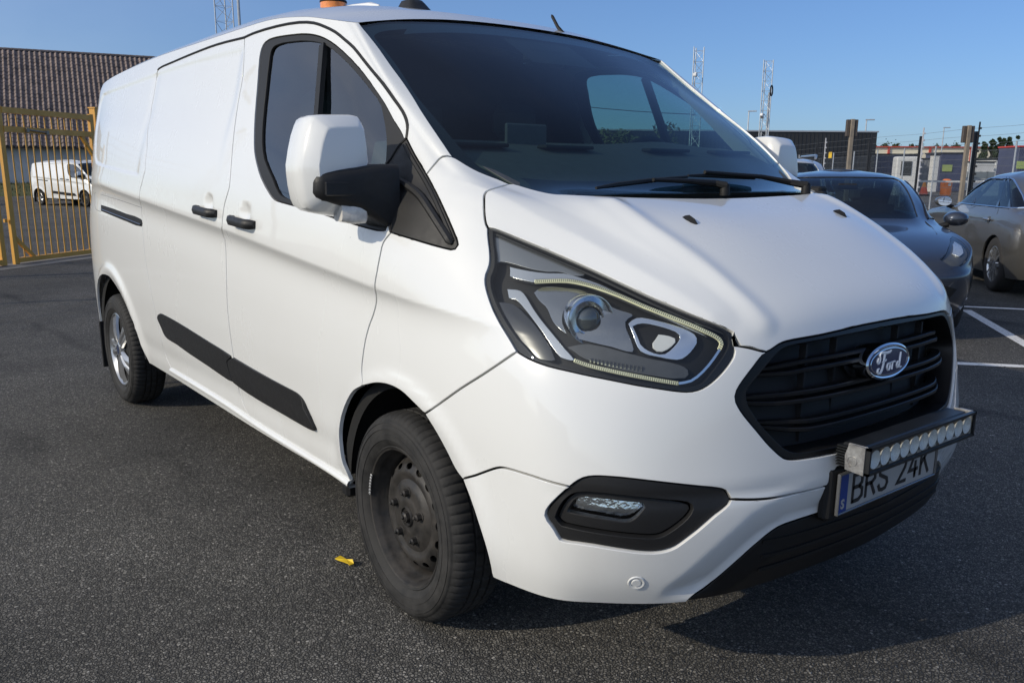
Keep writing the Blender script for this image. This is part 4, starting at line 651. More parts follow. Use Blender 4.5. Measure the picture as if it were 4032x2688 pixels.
M_LAMPSILVER = mat('lamp_silver', (.50, .505, .51), .2, metal=.85)
M_WHITEFACET = mat('white_facet', (.62, .62, .60), .25)
M_PROJ = mat('projector_glass', (.05, .06, .06), .03, coat=1, spec=1.0)
M_FOGREF = mat('fog_reflector_metal', (.75, .76, .77), .10, metal=1, bump=.9, bscale=60)
M_SEAMGREY = mat('seam_grey', (.20, .20, .20), .6)
M_REDC = mat('red_edge', (.45, .06, .05), .5)
VAN2 = (-41.19, 7.93)
FENCE_S = [-6.2, -2.92, 0, 3.45, 7.45, 8.2, 12.2, 16.2, 20.2]
CABINS = [((-41.84, 71.09, 0), 6.38, 3.22, 3, 'M_NAVY', 'long navy container behind the wooden post with box', {'ribs': True}), ((-38.89, 78.15, 0), 1.52, 2.89, 2.5, 'M_GREYC', 'grey ribbed container beside the long navy one', {'ribs': True}), ((-35.89, 75.33, 0), 0.38, 3.18, 1, 'M_WHITEC', 'narrow pale notice panel left of the blue cabin', {}), ((-37.1, 78.76, 0), 2.43, 3.39, 3, 'M_BLUEC', 'blue site cabin with small green sign, behind the cone', {'sign': (0.28, 0.62), 'win': 0}), ((-37.86, 86.07, 0), 2.59, 2.7, 4, 'M_WHITEC', 'low white cabin with small windows right of the second wooden post', {'win': 4}), ((-37.15, 90.3, 0), 2.14, 3.0, 4, 'M_WHITEC', 'low white cabin with blank wall below the evergreens', {}), ((-28.73, 74.48, 0), 1.04, 3.72, 3, 'M_BLUEC', 'tall blue cabin with green sign at the right edge', {'sign': (0.35, 0.62), 'roofm': M_REDC})]
SEDAN = (-3.03, 6.40, 0, math.radians(-52.3))
ESTATE = (-2.71, 10.65, 0, math.radians(131))
SUVP = (-7.02, 10.60, 0, math.radians(131))
LEFTC = (-45.6, 1.75, -.2, -.11)
# ================================================================ THE VAN
van = thing('delivery_van', 'large white panel van in the foreground with light bar and amber beacon', 'van')
def both(o):
    mirror_y(o); return o
S_, O_, MID = 'seam', 'open', 'mid'
def pan(name, spec, mat, **kw): return panel(name, spec, mat, van, **kw)
def kid(o, par): o.parent = par; return o
# bonnet, windscreen, body panels
_hr = CURVES['hoodrear'][-1]; _hl = CURVES['hoodlip'][-1]
def midline(v0, v1, n=24): return [(0.0, v0+(v1-v0)*i/n) for i in range(n+1)]
bonnet = pan('bonnet', [('hoodlip', 1, S_), ('hoodbump', 1, S_), ('hlhood', 1, S_), ('K7', 0, S_), ('hoodrear', 0, O_), (midline(_hr[1], _hl[1]), 0, MID)], M_WHITE, half=True)
fender = pan('front_wing', [('K7', 1, S_), ('hlfend', 1, S_), ('bumpfend', 0, S_), ('archF1', 1, O_), ('K3', 0, S_), ('sailbot', 0, S_), ('sailtip', 0, S_), ('sailfr', 0, S_), ('apjoint', 0, S_), ('wsA', 1, O_)][::1], M_WHITE) if False else None
fender = pan('front_wing', [('wsA', 0, O_), ('apjoint', 1, S_), ('sailfr', 1, S_), ('sailtip', 1, S_), ('sailbot', 1, S_), ('K3', 1, S_), ('archF1', 0, O_), ('bumpfend', 1, S_), ('hlfend', 0, S_), ('K7', 0, S_)], M_WHITE)
both(fender)
side = pan('body_side', [('wsB', 0, O_), ('gutter', 0, O_), ('rearedge', 0, O_), ('botR', 0, O_), ('archR', 0, O_), ('botS', 0, O_), ('sillend', 0, O_), ('sillD', 1, S_), ('sillS', 1, S_), ('K5', 0, S_), ('K2r', 0, S_), ('K2f', 0, S_), ('sailfr2', 1, S_), ('apjoint', 0, S_)], M_WHITE, stride=1)
both(side)
door = pan('front_door', [('K1', 1, S_), ('sillD', 0, S_), ('archF0', 0, O_), ('K3', 0, S_), ('sailmid', 1, S_), ('K2f', 1, S_)][::1], M_WHITE, holes=[[('winloop', 0, S_), ([CURVES['winloop'][-1], CURVES['winloop'][0]], 0, S_)]])
both(door)
sdoor = pan('sliding_door', [('K5', 1, S_), ('sillS', 0, S_), ('K1', 0, S_), ('K2r', 1, S_)], M_WHITE, stride=1)
both(sdoor)
bumpU = pan('bumper', [('hlbump', 0, S_), ('hoodbump', 0, S_), ('grillL', 0, S_), ('grillB', 0, S_), (midline(CURVES['grillB'][-1][1], CURVES['seamR'][-1][1]+.35, 6), 0, MID), ([(0, CURVES['seamR'][-1][1]+.35), (CURVES['seamR'][-1][0]*.97, CURVES['seamR'][-1][1]+.35), CURVES['seamR'][-1]], 0, O_), ('seamR', 1, S_), ('foglampU', 1, S_), ('seamL', 1, S_), ('archF2', 1, O_), ('bumpfend', 1, S_), ('hlbot', 1, S_)], M_WHITE, half=True)
bumpL = pan('lower_bumper', [('seamL', 0, S_), ('foglampD', 1, S_), ('seamR', 0, S_), ('mountL', 0, S_), ('valL', 0, S_), ('bumpbot', 0, O_), ('archF3', 1, O_)], M_WHITE)
both(bumpL)
_vt = CURVES['valL'][0]
valance = pan('lower_grille_panel', [('valL', 1, S_), ([_vt, (_vt[0]*.5, _vt[1]+.02), (0, _vt[1]+.02)], 0, O_), (midline(_vt[1]+.02, 0, 12), 0, MID), ('valbot', 1, O_)], M_GRILLE, half=True, h=-.004)
ws = pan('windscreen', [('wsA', 0, O_), ('wsB', 0, O_), ('wstopc', 1, O_), (midline(13, 9.55), 0, MID), ([(0, 9.55), (1.5, 9.55), (2.6, 9.5), (3.2, 9.55), CURVES['wsA'][0]], 0, O_)], M_WSGLASS, half=True, h=-.006, lip=False, stride=4, nclip=3.1)
# ---- dark liners, glass, lamps, grille
def offs(name, uv, mat, par=None, h=0., half=False, kind=S_, **kw):
    """closed plate on the skin"""
    loop = CURVES[uv] if isinstance(uv, str) else uv
    return panel(name, [(list(loop)+[loop[0]], 0, kind)], mat, par or van, h=h, half=half, gap=kw.pop('gap', .0003), **kw)
def skin_patch(name, u0, u1, v0, v1, mat, h, par=None, nu=30, nv=30, mirror=False):
    U, V = np.meshgrid(np.linspace(u0, u1, nu), np.linspace(v0, v1, nv))
    X, Nn = skin(U.ravel(), V.ravel()); X = X+Nn*h
    F = [(j*nu+i, j*nu+i+1, (j+1)*nu+i+1, (j+1)*nu+i) for j in range(nv-1) for i in range(nu-1)]
    if SKIN_SIGN < 0: F = [f[::-1] for f in F]
    o = mesh_obj(name, X, F, mat, par or van, True)
    if mirror: both(o)
    return o
# windscreen edge band and cowl
frit = panel('windscreen_border', [('wsA', 0, O_), ('wsB', 0, O_), ('wstopc', 1, O_), ([(0, 13), (0, 12.9), (0, 12.76)], 0, MID), ([(0, 12.76), (1.5, 12.76), (2.6, 12.74)]+CURVES['fritS'][2:], 0, O_), ('fritB', 0, O_), ([CURVES['fritB'][-1], (1.0, CURVES['fritB'][-1][1]-.01), (0, CURVES['fritB'][-1][1]-.02)], 0, O_), (midline(CURVES['fritB'][-1][1]-.02, 9.55, 6), 0, MID), ([(0, 9.55), (1.5, 9.55), (2.6, 9.5), (3.2, 9.55), CURVES['wsA'][0]], 0, O_)], M_GLOSSBLACK, ws, half=True, h=-.010, lip=False, stride=1, nclip=3.1)
cowl = skin_patch('cowl_panel', 0, 3.15, 8.75, 9.75, M_BLACK, -.030)
both(cowl)
# roof skin with closed rear end
_g = roof_grid(); _h, _w = _g.shape[:2]
roof = mesh_obj('roof', _g.reshape(-1, 3), [(j*_w+i, j*_w+i+1, (j+1)*_w+i+1, (j+1)*_w+i) for j in range(_h-1) for i in range(_w-1)], M_WHITE, van)
# raised swage lines along the roof
for yy in (-.42, .42):
    xs = np.linspace(-.98, -3.6, 40); rz = roof_z(xs, np.full(40, abs(yy)))
    MB().tube([(x, yy, z+.002) for x, z in zip(xs, rz)], [.004]+[.016]*38+[.004], 8).build('swage', M_WHITE, roof, True)
# rear end, floor, wheel housings
_re = [skin(np.array([14.]), np.array([v]))[0][0] for v in np.linspace(0, 13, 27)]
_rv = [tuple(p) for p in _re]+[(p[0]-.01, -p[1], p[2]) for p in _re[::-1]]
mesh_obj('rear_doors', [(p[0]-.004, p[1], p[2]) for p in _re]+[(p[0]-.004, -p[1], p[2]) for p in _re], [(i, i+1, 27+i+1, 27+i) for i in range(26)], M_WHITE, van)
mesh_obj('rear_roof_edge', [(-3.84, y, roof_z(np.array([-3.84]), np.array([abs(y)]))[0]) for y in np.linspace(-.765, .765, 25)]+[(-4.0+.0, y*.66, 1.905) for y in np.linspace(-.765, .765, 25)], [(i, i+1, 26+i, 25+i) for i in range(24)], M_WHITE, van)
fl = MB().box((-1.75, 0, .40), (3.9, 1.70, .06)).box((-1.75, 0, .30), (2.6, .5, .16)).box((.55, 0, .36), (.70, 1.2, .04)).box((-3.3, 0, .335), (.12, 1.3, .12)).box((0, 0, .30), (.16, 1.3, .10))
fl.build('floor_pan', M_WELL, van)
for cx, cy0, rr in ((0.03, -.60, .47), (-3.3, -.60, .50)):
    w = MB().lathe([(rr-.055, -.925), (rr-.03, -.93), (rr-.02, -.93), (rr-.02, cy0), (.05, cy0)], 40, (cx, 0, .335), 'y', math.radians(2), math.radians(178))
    both(w.build('wheel_well', M_WELL, van))
# sill rail under the doors
_sl = CURVES['sillS']+CURVES['sillD'][1:]
_sp = [on_skin(u, v, 0) for u, v in _sl]
sill = MB()
_pr = [(-.006, .010), (.008, .006), (.014, -.002), (.014, -.010), (.004, -.020), (-.03, -.022)]
V_ = [(p.x, p.y-a, p.z+b) for p, n in _sp for a, b in _pr]; k_ = len(_pr)
sill.add(V_, [(i*k_+j, i*k_+j+1, (i+1)*k_+j+1, (i+1)*k_+j) for i in range(len(_sp)-1) for j in range(k_-1)])
both(sill.build('sill', M_WHITE, van, True, 50))
# plastic door mouldings with a bevelled upper face
def trim_h(X, UV):
    zt = np.interp(X[:, 0], [-2.295, -.625], [.683, .587]); zb = np.interp(X[:, 0], [-2.174, -.567], [.603, .492])
    f = np.clip((zt-X[:, 2])/(zt-zb), 0, 1)
    return .014*np.clip(f/.36, 0, 1)-.006*np.clip((f-.4)/.6, 0, 1)
both(offs('door_moulding', 'trim1', M_TRIM, sdoor, h=.004, hfun=trim_h, stride=1, backing=False))
both(offs('door_moulding', 'trim2', M_TRIM, door, h=.004, hfun=trim_h, stride=1, backing=False))
# sliding-door rail slot
both(offs('slide_rail', 'rail', M_BLACK, side, h=.0015, backing=False))
_rl = [on_skin(u, v, .004)[0] for u, v in RAILMID]
both(MB().tube(_rl, .004, 6).build('rail_bead', M_GLOSSBLACK, side, True))
for _k in ('coverA', 'coverB'): both(MB().tube([on_skin(u, v, -.0012)[0] for u, v in SW[_k]], .0026, 5).build('panel_gap', M_SEAMGREY, side, True))
_a = [on_skin(*CURVES['rail'][i], .004)[0] for i in (1, len(CURVES['rail'])//2-2)]
_r0 = on_skin(*CURVES['rail'][0], .004)[0]
# handles
for (hx, hz, par) in ((-1.475, 1.262, sdoor), (-1.075, 1.236, door)):
    zc_ = hz-.028
    m = MB(); n = 14
    pts = []
    for i in range(n+1):
        t = i/n; x = hx-.115+.215*t
        out = .030*min(1, t/.10, (1-t)/.16)**.6 if 0 < t < 1 else 0
        pts.append((x, -.974-out-.004, zc_-.012*t))
    V_ = []; 
    for i, p in enumerate(pts):
        w = .019 if 0 < i < n else .014
        for a, b in ((.0, w), (-.010, w*.8), (-.015, 0), (-.010, -w*.9), (0, -w), (.012, -w*.6), (.012, w*.6)): V_.append((p[0], p[1]+a, p[2]+b))
    m.add(V_, [(i*7+j, i*7+(j+1) % 7, (i+1)*7+(j+1) % 7, (i+1)*7+j) for i in range(n) for j in range(7)]+[tuple(range(7)), tuple(n*7+j for j in range(7))[::-1]])
    both(m.build('door_handle', M_TRIM, par, True, 60))
# door glass, seal, quarter bar
seal = panel('window_seal', [(CURVES['winloop']+[CURVES['winloop'][0]], 0, S_)], M_RUBBER, door, holes=[[(CURVES['wininner']+[CURVES['wininner'][0]], 0, O_)]], h=-.004, gap=.0004, depth=.012, backing=False)
both(seal)
sgl = offs('window_glass', 'wininner', M_SIDEGLASS, door, h=-.012, kind=O_, lip=False, stride=4); both(sgl)
qb = [on_skin(u, v, -.007)[0] for u, v in QBAR]
both(MB().bar(qb[0], qb[1], .034, .008, up=(0, -1, .3)).bar(qb[0]+Vector((.022, 0, 0)), qb[1]+Vector((.022, 0, 0)), .006, .018, up=(0, -1, .3)).build('quarter_bar', M_RUBBER, door))
# corner sail: door part and wing part
sailloop = CURVES['sailT' if 'sailT' in CURVES else 'sailmid']
wing_sail = panel('sail_panel', [('sailmid', 0, S_), ('sailbot', 0, S_), ('sailtip', 0, S_), ('sailfr', 0, S_), ('sailfr2', 0, S_)], M_TRIM, fender, gap=.001, h=.001, hfun=None, backing=True)
both(wing_sail)
_sb = [on_skin(u, v, .006)[0] for u, v in CURVES['sailfr'][::2]+CURVES['sailfr2'][::2]]
both(MB().tube([p+Vector((-.012, -.001, -.006)) for p in _sb], .007, 6).build('sail_edge', M_RUBBER, fender, True))
_rb = [on_skin(u, v, .004)[0] for u, v in SAILRIB]
both(MB().tube(_rb, [.004]+[.013]*(len(_rb)-2)+[.004], 8).build('sail_rib', M_TRIM, fender, True))
_sg = [on_skin(u, v, .0012)[0] for u, v in CURVES['sailmid']]
both(MB().tube(_sg, .0042, 6).build('sail_gap', M_BLACKHOLE, fender, True))
# gutter seal over the doors
_gs = [on_skin(u, v, -.001)[0] for u, v in CURVES['K2r'][2:]+CURVES['K2f'][1:]]
both(MB().tube(_gs, .0058, 6).build('door_top_seal', M_RUBBER, side, True))
# ---- mirrors
mo = [(-1.134, 1.547), (-1.101, 1.551), (-1.015, 1.555), (-.996, 1.552), (-.987, 1.541), (-.979, 1.483), (-.975, 1.422), (-.985, 1.400), (-1.02, 1.335), (-1.05, 1.285), (-1.07, 1.264), (-1.114, 1.271), (-1.15, 1.279), (-1.166, 1.29), (-1.174, 1.308), (-1.181, 1.349), (-1.184, 1.384), (-1.184, 1.411), (-1.174, 1.457), (-1.163, 1.497), (-1.151, 1.526), (-1.143, 1.541)]
mo = np.array(mo); mc = np.array([-1.085, 1.425])
mirror_root = None
secs = [(-.078, .70, (.014, -.004)), (-.079, .735, (.014, -.004)), (-.083, .765, (.013, -.003)), (-.112, .935, (.003, 0)), (-.124, .975, (.001, 0)), (-.142, .997, (0, 0)), (-.165, 1.0, (0, 0)), (-.205, .985, (0, 0)), (-.222, .96, (0, 0)), (-.222, .90, (0, 0)), (-.21, .88, (0, 0))]
V_ = []; k_ = len(mo)
for x, sc, sh in secs:
    for p in mo: V_.append((x, mc[0]+(p[0]-mc[0])*sc+sh[0], mc[1]+(p[1]-mc[1])*sc+sh[1]))
ms = MB().add(V_, [(i*k_+j, i*k_+(j+1) % k_, (i+1)*k_+(j+1) % k_, (i+1)*k_+j) for i in range(len(secs)-1) for j in range(k_)]+[tuple(range(k_))[::-1]])
mir = ms.build('mirror', M_WHITE, van, True, 28); mir2 = mirror_y(mir)
mg = MB().add([(-.212, mc[0]+(p[0]-mc[0])*.9, mc[1]+(p[1]-mc[1])*.9) for p in mo], [tuple(range(k_))]).build('mirror_glass', M_CHROME, mir); c = mirror_y(mg); c.parent = mir2
def loft(name, secs, mat, par, sharp=40):
    """closed sections joined end to end"""
    k = len(secs[0]); V = [tuple(p) for s in secs for p in s]
    F = [(i*k+j, i*k+(j+1) % k, (i+1)*k+(j+1) % k, (i+1)*k+j) for i in range(len(secs)-1) for j in range(k)]+[tuple(range(k))[::-1], tuple((len(secs)-1)*k+j for j in range(k))]
    return MB().add(V, F).build(name, mat, par, True, sharp)
def rsec(y, x0, x1, z0, z1, r=.02, n=3):
    out = []
    for cx, cz, a in ((x1-r, z1-r, 0), (x0+r, z1-r, 90), (x0+r, z0+r, 180), (x1-r, z0+r, 270)):
        for i in range(n+1):
            t = math.radians(a+90*i/n); out.append((cx+r*math.cos(t), y, cz+r*math.sin(t)))
    return out
arm = loft('mirror_arm', [rsec(-1.157, -.13, -.095, 1.330, 1.374, .015), rsec(-1.150, -.14, -.078, 1.320, 1.384, .022), rsec(-1.135, -.14, -.068, 1.311, 1.390, .024), rsec(-1.09, -.15, -.060, 1.300, 1.398, .024), rsec(-1.03, -.15, -.052, 1.285, 1.405, .022), rsec(-.99, -.16, -.045, 1.262, 1.412, .02), rsec(-.955, -.17, -.035, 1.235, 1.415, .02), rsec(-.915, -.18, -.03, 1.225, 1.415, .02)], M_TRIM, mir)
c = mirror_y(arm); c.parent = mir2
mplate = MB().box((-.058, -1.08, 1.345), (.008, .12, .040), bev=.006).build('arm_cover', M_TRIM, mir, True); c = mirror_y(mplate); c.parent = mir2
ind = loft('indicator_lens', [rsec(-1.080, -.13, -.075, 1.252, 1.305, .014), rsec(-1.05, -.14, -.062, 1.245, 1.306, .016), rsec(-1.012, -.14, -.056, 1.246, 1.302, .014), rsec(-.998, -.13, -.07, 1.255, 1.296, .012)], M_CLEARPL, mir)
c = mirror_y(ind); c.parent = mir2
# ---- head lamps
lamp = offs('headlight', [p for nm, rv in (('hlhood', 0), ('hlbump', 0), ('hlbot', 0), ('hlfend', 0)) for p in CURVES[nm][:-1]], M_BLACK, h=-.040, kind=O_, gap=0.0, depth=.002, backing=False)
hl_loop = [p for nm in ('hlhood', 'hlbump', 'hlbot', 'hlfend') for p in CURVES[nm][:-1]]
def hl(name, key, mat, h, **kw): return offs(name, key, mat, lamp, h=h, kind=O_, depth=kw.pop('depth', .012), backing=False, **kw)
hl('lamp_cover', hl_loop, M_LENS, -.002, lip=False, stride=3)
def shrink(loop, f, g):
    P = np.array(loop)*np.array([1., 1.]); X, _ = skin(P[:, 0], P[:, 1]); return loop
frame = panel('lamp_frame', [(hl_loop+[hl_loop[0]], 0, O_)], M_BLACK, lamp, holes=[[(HLIN+[HLIN[0]], 0, O_)]], h=-.006, gap=.0005, depth=.02, backing=False)
hl('upper_panel', 'hl_upper', M_SATIN, -.022)
hl('brow_reflector', 'hl_brow', M_LAMPSILVER, -.020)
hl('side_reflector', 'hl_side', M_LAMPSILVER, -.024)
hl('side_marker', 'hl_black', M_GLOSSBLACK, -.020)
hl('lamp_shell', 'hl_shell', M_DCHROME, -.030, hfun=lambda X, UV: -.018*np.exp(-(((X-np.array(LENSP))**2).sum(1)/.055**2)))
hl('ribbed_panel', 'hl_ribs', M_GREYPL, -.030)
r2 = panel('inner_reflector', [(CURVES['hl_ring2']+[CURVES['hl_ring2'][0]], 0, O_)], M_REFL, lamp, holes=[[(CURVES['hl_ring2in']+[CURVES['hl_ring2in'][0]], 0, O_)]], h=-.026, depth=.02, backing=False)
hl('reflector_facet', 'hl_white', M_WHITEFACET, -.026, depth=.006)
def strip(name, key, mat, h, w, par, t=.006):
    ps = [on_skin(u, v, h) for u, v in CURVES[key]]; m = MB(); V = []
    for i, (p, n) in enumerate(ps):
        d = (ps[min(i+1, len(ps)-1)][0]-ps[max(i-1, 0)][0]).normalized(); s = n.cross(d).normalized()
        for a, b in ((-w/2, 0), (-w/2, t), (w/2, t), (w/2, 0)): V.append(p+s*a+n*b)
    k = len(ps); m.add(V, [(i*4+j, i*4+(j+1) % 4, (i+1)*4+(j+1) % 4, (i+1)*4+j) for i in range(k-1) for j in range(4)]+[(0, 1, 2, 3), (k*4-1, k*4-2, k*4-3, k*4-4)])
    return m.build(name, mat, par)
strip('daylight_strip', 'hl_drl', M_DRL, -.016, .0085, lamp); strip('daylight_strip', 'hl_drl2', M_DRL, -.016, .0085, lamp); strip('lamp_edge', 'hl_edge', M_REFL, -.016, .006, lamp)
# ribs along the light strips and under the projector
rb = MB()
for key in ('hl_drl', 'hl_drl2'):
    ps = [on_skin(u, v, -.0085) for u, v in CURVES[key]]
    L = np.concatenate([[0], np.cumsum([(ps[i+1][0]-ps[i][0]).length for i in range(len(ps)-1)])])
    for q in np.arange(.004, L[-1], .0052):
        i = min(np.searchsorted(L, q)-1, len(ps)-2); t = (q-L[i])/(L[i+1]-L[i]); p = ps[i][0].lerp(ps[i+1][0], t); n = ps[i][1]; d = (ps[i+1][0]-ps[i][0]).normalized(); s = n.cross(d)
        rb.bar(p-s*.0044, p+s*.0044, .0012, .003, up=n)
prop(rb.build('strip_ribs', M_GREYPL, lamp), kind='stuff')
tk = MB(); 
for i in range(14):
    a, b = np.array(CURVES['hl_ribs'][2]), np.array(CURVES['hl_ribs'][8])
    u, v = np.array(RIB0)+(np.array(RIB1)-np.array(RIB0))*i/13
    p, n = on_skin(u, v, -.027); tk.bar(p+Vector((0, 0, -.006)), p+Vector((0, 0, .006)), .0035, .004, up=n)
prop(tk.build('rib_facets', M_REFL, lamp), kind='stuff')
# projector lens and bowl
lp = Vector(LENSP); ax = Vector((.93, -.34, .08)).normalized(); Ml = ax.to_track_quat('Z', 'Y').to_matrix()
def turned(prof, name, mat, par, c, M, n=36):
    m = MB().lathe(prof, n, (0, 0, 0), 'z'); m.xform(Matrix.Translation(c) @ M.to_4x4()); return m.build(name, mat, par, True, 40)
turned([(.0, .014), (.012, .013), (.022, .0098), (.029, .0045), (.033, -.002), (.0335, -.006)], 'projector_lens', M_PROJ, lamp, lp, Ml)
turned([(.0335, -.008), (.0345, .004), (.038, .006), (.041, .001), (.046, -.006), (.053, .004), (.060, .014), (.0625, .014), (.064, .005), (.065, -.02)], 'projector_ring', M_REFL, lamp, lp, Ml)
for o in [o for o in list(van.children) if o is lamp]:
    l2 = mirror_y(lamp)
    for ch in list(lamp.children):
        c = mirror_y(ch); c.parent = l2
        if 'kind' in ch: c['kind'] = ch['kind']
# ---- fog lamps
fogloop = CURVES['foglampU'][:-1]+CURVES['foglampD'][:-1]
fog = panel('fog_lamp_bezel', [('foglampU', 0, S_), ('foglampD', 0, S_)], M_TRIM, van, holes=[[(CURVES['fog_lip2']+[CURVES['fog_lip2'][0]], 0, O_)]], gap=.001, h=-.008, depth=.02)
def fog_dish(X, UV): return -.0+0*X[:, 0]
dish = panel('fog_lamp_dish', [(CURVES['fog_lip']+[CURVES['fog_lip'][0]], 0, O_)], M_TRIM, fog, holes=[[(CURVES['fog_in']+[CURVES['fog_in'][0]], 0, O_)]], h=-.022, depth=.018, backing=False)
fgl = offs('fog_lamp_glass', 'fog_in', M_LENS, fog, h=-.030, kind=O_, lip=False)
fgr = offs('fog_reflector', 'fog_in', M_FOGREF, fog, h=-.050, kind=O_, lip=False)
f2 = mirror_y(fog)
for o in (dish, fgl, fgr): c = mirror_y(o); c.parent = f2
both(MB().lathe([(.0, 0), (.011, 0), (.0125, -.002), (.0125, -.006)], 20, (0, 0, 0), 'z').xform(Matrix.Translation(on_skin(*SPOTS['sensor'], .0035)[0]) @ Vector(on_skin(*SPOTS['sensor'])[1]).to_track_quat('Z', 'Y').to_matrix().to_4x4()).build('parking_sensor', M_WHITE, bumpL, True))
both(MB().lathe([(.0135, -.004), (.0150, .0005), (.020, .0018), (.0222, -.001)], 24, (0, 0, 0), 'z').xform(Matrix.Translation(on_skin(*SPOTS['sensor'], .0015)[0]) @ Vector(on_skin(*SPOTS['sensor'])[1]).to_track_quat('Z', 'Y').to_matrix().to_4x4()).build('sensor_ring', M_WHITE, bumpL, True))
# ---- grille
gi = list(CURVES['gr_inner']); gi[0] = (0.0, gi[0][1]+.0); gi[-1] = gi[-1]
gb = [gi[-1], (gi[-1][0]*.6, gi[-1][1]-.03), (0, gi[-1][1]-.04)]
grille = panel('grille', [('hoodlip', 1, S_), ('grillL', 0, S_), ('grillB', 0, S_), (midline(CURVES['grillB'][-1][1], gb[-1][1], 4), 0, MID), (gb, 1, O_), (gi, 1, O_), (midline(gi[0][1], CURVES['hoodlip'][-1][1], 4), 0, MID)], M_GRILLE, van, half=True, gap=.001, h=-.006, depth=.075, backing=False, stride=1)
gback = panel('grille_mesh', [(gi, 0, O_), (gb, 0, O_), (midline(gb[-1][1], gi[0][1], 20), 0, MID)], M_BLACKHOLE, grille, half=True, h=-.085, lip=False)
for (zb, ye, z_end) in ((.915, .475, .902), (.838, .535, .838), (.762, .460, .770)):
    for dz, dep in ((.011, .030), (-.009, .036)):
        prof = [(.0, .0045), (-.003, .0065), (-dep, .0035), (-dep, -.0035), (-.004, -.0055), (.0, -.003)]
        V_ = []; k_ = 6; n = 36
        for i in range(n+1):
            y = ye*(2*i/n-1); a = abs(y)/ye
            zz = zb+dz*(1-max(0, (a-.82)/.18)*.6)+(z_end-zb)*max(0, (a-.70)/.30)
            X_, _ = skin(UAT(abs(y), zz)[0], UAT(abs(y), zz)[1])
            xb = X_[0]-.022-.045*max(0, (a-.72)/.28)**2-.004*(1 if dz > 0 else 0)
            f = 1 if a < .93 else 1-(a-.93)/.07*.7
            for px_, pz in prof: V_.append((xb+px_*f, y, zz+pz*f))
        MB().add(V_, [(i*k_+j, i*k_+(j+1) % k_, (i+1)*k_+(j+1) % k_, (i+1)*k_+j) for i in range(n) for j in range(k_)]+[tuple(range(k_)), tuple(n*k_+j for j in range(k_))[::-1]]).build('grille_bar', M_GRILLE, grille, True, 30)
for y in (-.30, -.16, .16, .30):
    MB().box((.945, y, .835), (.02, .008, .26)).build('grille_rib', M_BLACKHOLE, grille)
# oval badge
bx = Vector((1.012, 0, .893)); tilt = Matrix.Rotation(math.radians(-7), 3, 'Y')
def oval(a, b, n=48): return [(a*math.cos(2*math.pi*i/n), b*math.sin(2*math.pi*i/n)) for i in range(n)]
def ovalsolid(rings, name, mat, par):
    """rings: (half width, half height, forward)"""
    V = []; n = 56
    for a, b, h in rings:
        for y, z in oval(a, b, n): V.append(bx+tilt @ Vector((h, y, z)))
    k = len(rings); F = [(i*n+j, (i+1)*n+j, (i+1)*n+(j+1) % n, i*n+(j+1) % n) for i in range(k-1) for j in range(n)]+[tuple((k-1)*n+j for j in range(n))]
    return MB().add(V, F).build(name, mat, par, True, 40)
badge = ovalsolid([(.113, .049, -.06), (.1155, .0505, -.004), (.1145, .0497, .006), (.108, .0445, .0095), (.103, .040, .008)], 'badge', M_CHROME, grille)
ovalsolid([(.1035, .0405, .004), (.1030, .0400, .0092), (.06, .023, .0105), (.01, .004, .0110)], 'badge_field', M_LOGOBLUE, badge)
def ovalring(a, b, w, h, name):
    V = []; n = 56
    for aa, bb, hh in ((a, b, h), (a-w, b-w, h+.0006), (a-w, b-w, h-.002)):
        for y, z in oval(aa, bb, n): V.append(bx+tilt @ Vector((hh, y, z)))
    return MB().add(V, [(i*n+j, (i+1)*n+j, (i+1)*n+(j+1) % n, i*n+(j+1) % n) for i in range(2) for j in range(n)]).build(name, M_CHROME, badge, True)
ovalring(.0985, .0370, .0022, .0100, 'badge_line')
# the script lettering on the badge: pen strokes (y, z, half width)
STROKES = [
 [(-.047, .012, .0022), (-.052, .006, .003), (-.050, .000, .0028), (-.043, .003, .0018), (-.040, .010, .0022), (-.042, .018, .003), (-.036, .0225, .003), (-.026, .0215, .0034), (-.012, .0195, .0036), (.000, .0205, .0032), (.006, .0235, .0012)],
 [(-.020, .0205, .0035), (-.024, .010, .0036), (-.028, -.002, .0036), (-.034, -.014, .0032), (-.041, -.021, .0028), (-.048, -.0225, .0026), (-.053, -.018, .0026), (-.051, -.011, .0022), (-.045, -.011, .0016)],
 [(-.034, .000, .0012), (-.028, .003, .0022), (-.021, .003, .0024), (-.016, .006, .0012)],
 [(-.004, -.003, .0014), (-.011, -.005, .0026), (-.014, -.012, .0030), (-.011, -.0185, .0024), (-.005, -.018, .0024), (-.001, -.011, .0030), (-.002, -.004, .0022), (.003, -.003, .0012), (.009, -.002, .0012)],
 [(.010, -.003, .0020), (.008, -.011, .0028), (.006, -.019, .0024)],
 [(.009, -.007, .0012), (.015, -.002, .0020), (.021, -.003, .0026)],
 [(.038, -.005, .0014), (.031, -.005, .0026), (.027, -.012, .0030), (.029, -.0185, .0024), (.035, -.016, .0022), (.039, -.009, .0020)],
 [(.047, .015, .0016), (.044, .006, .0030), (.040, -.006, .0030), (.038, -.015, .0026), (.041, -.0195, .0018), (.047, -.017, .0010)],
]
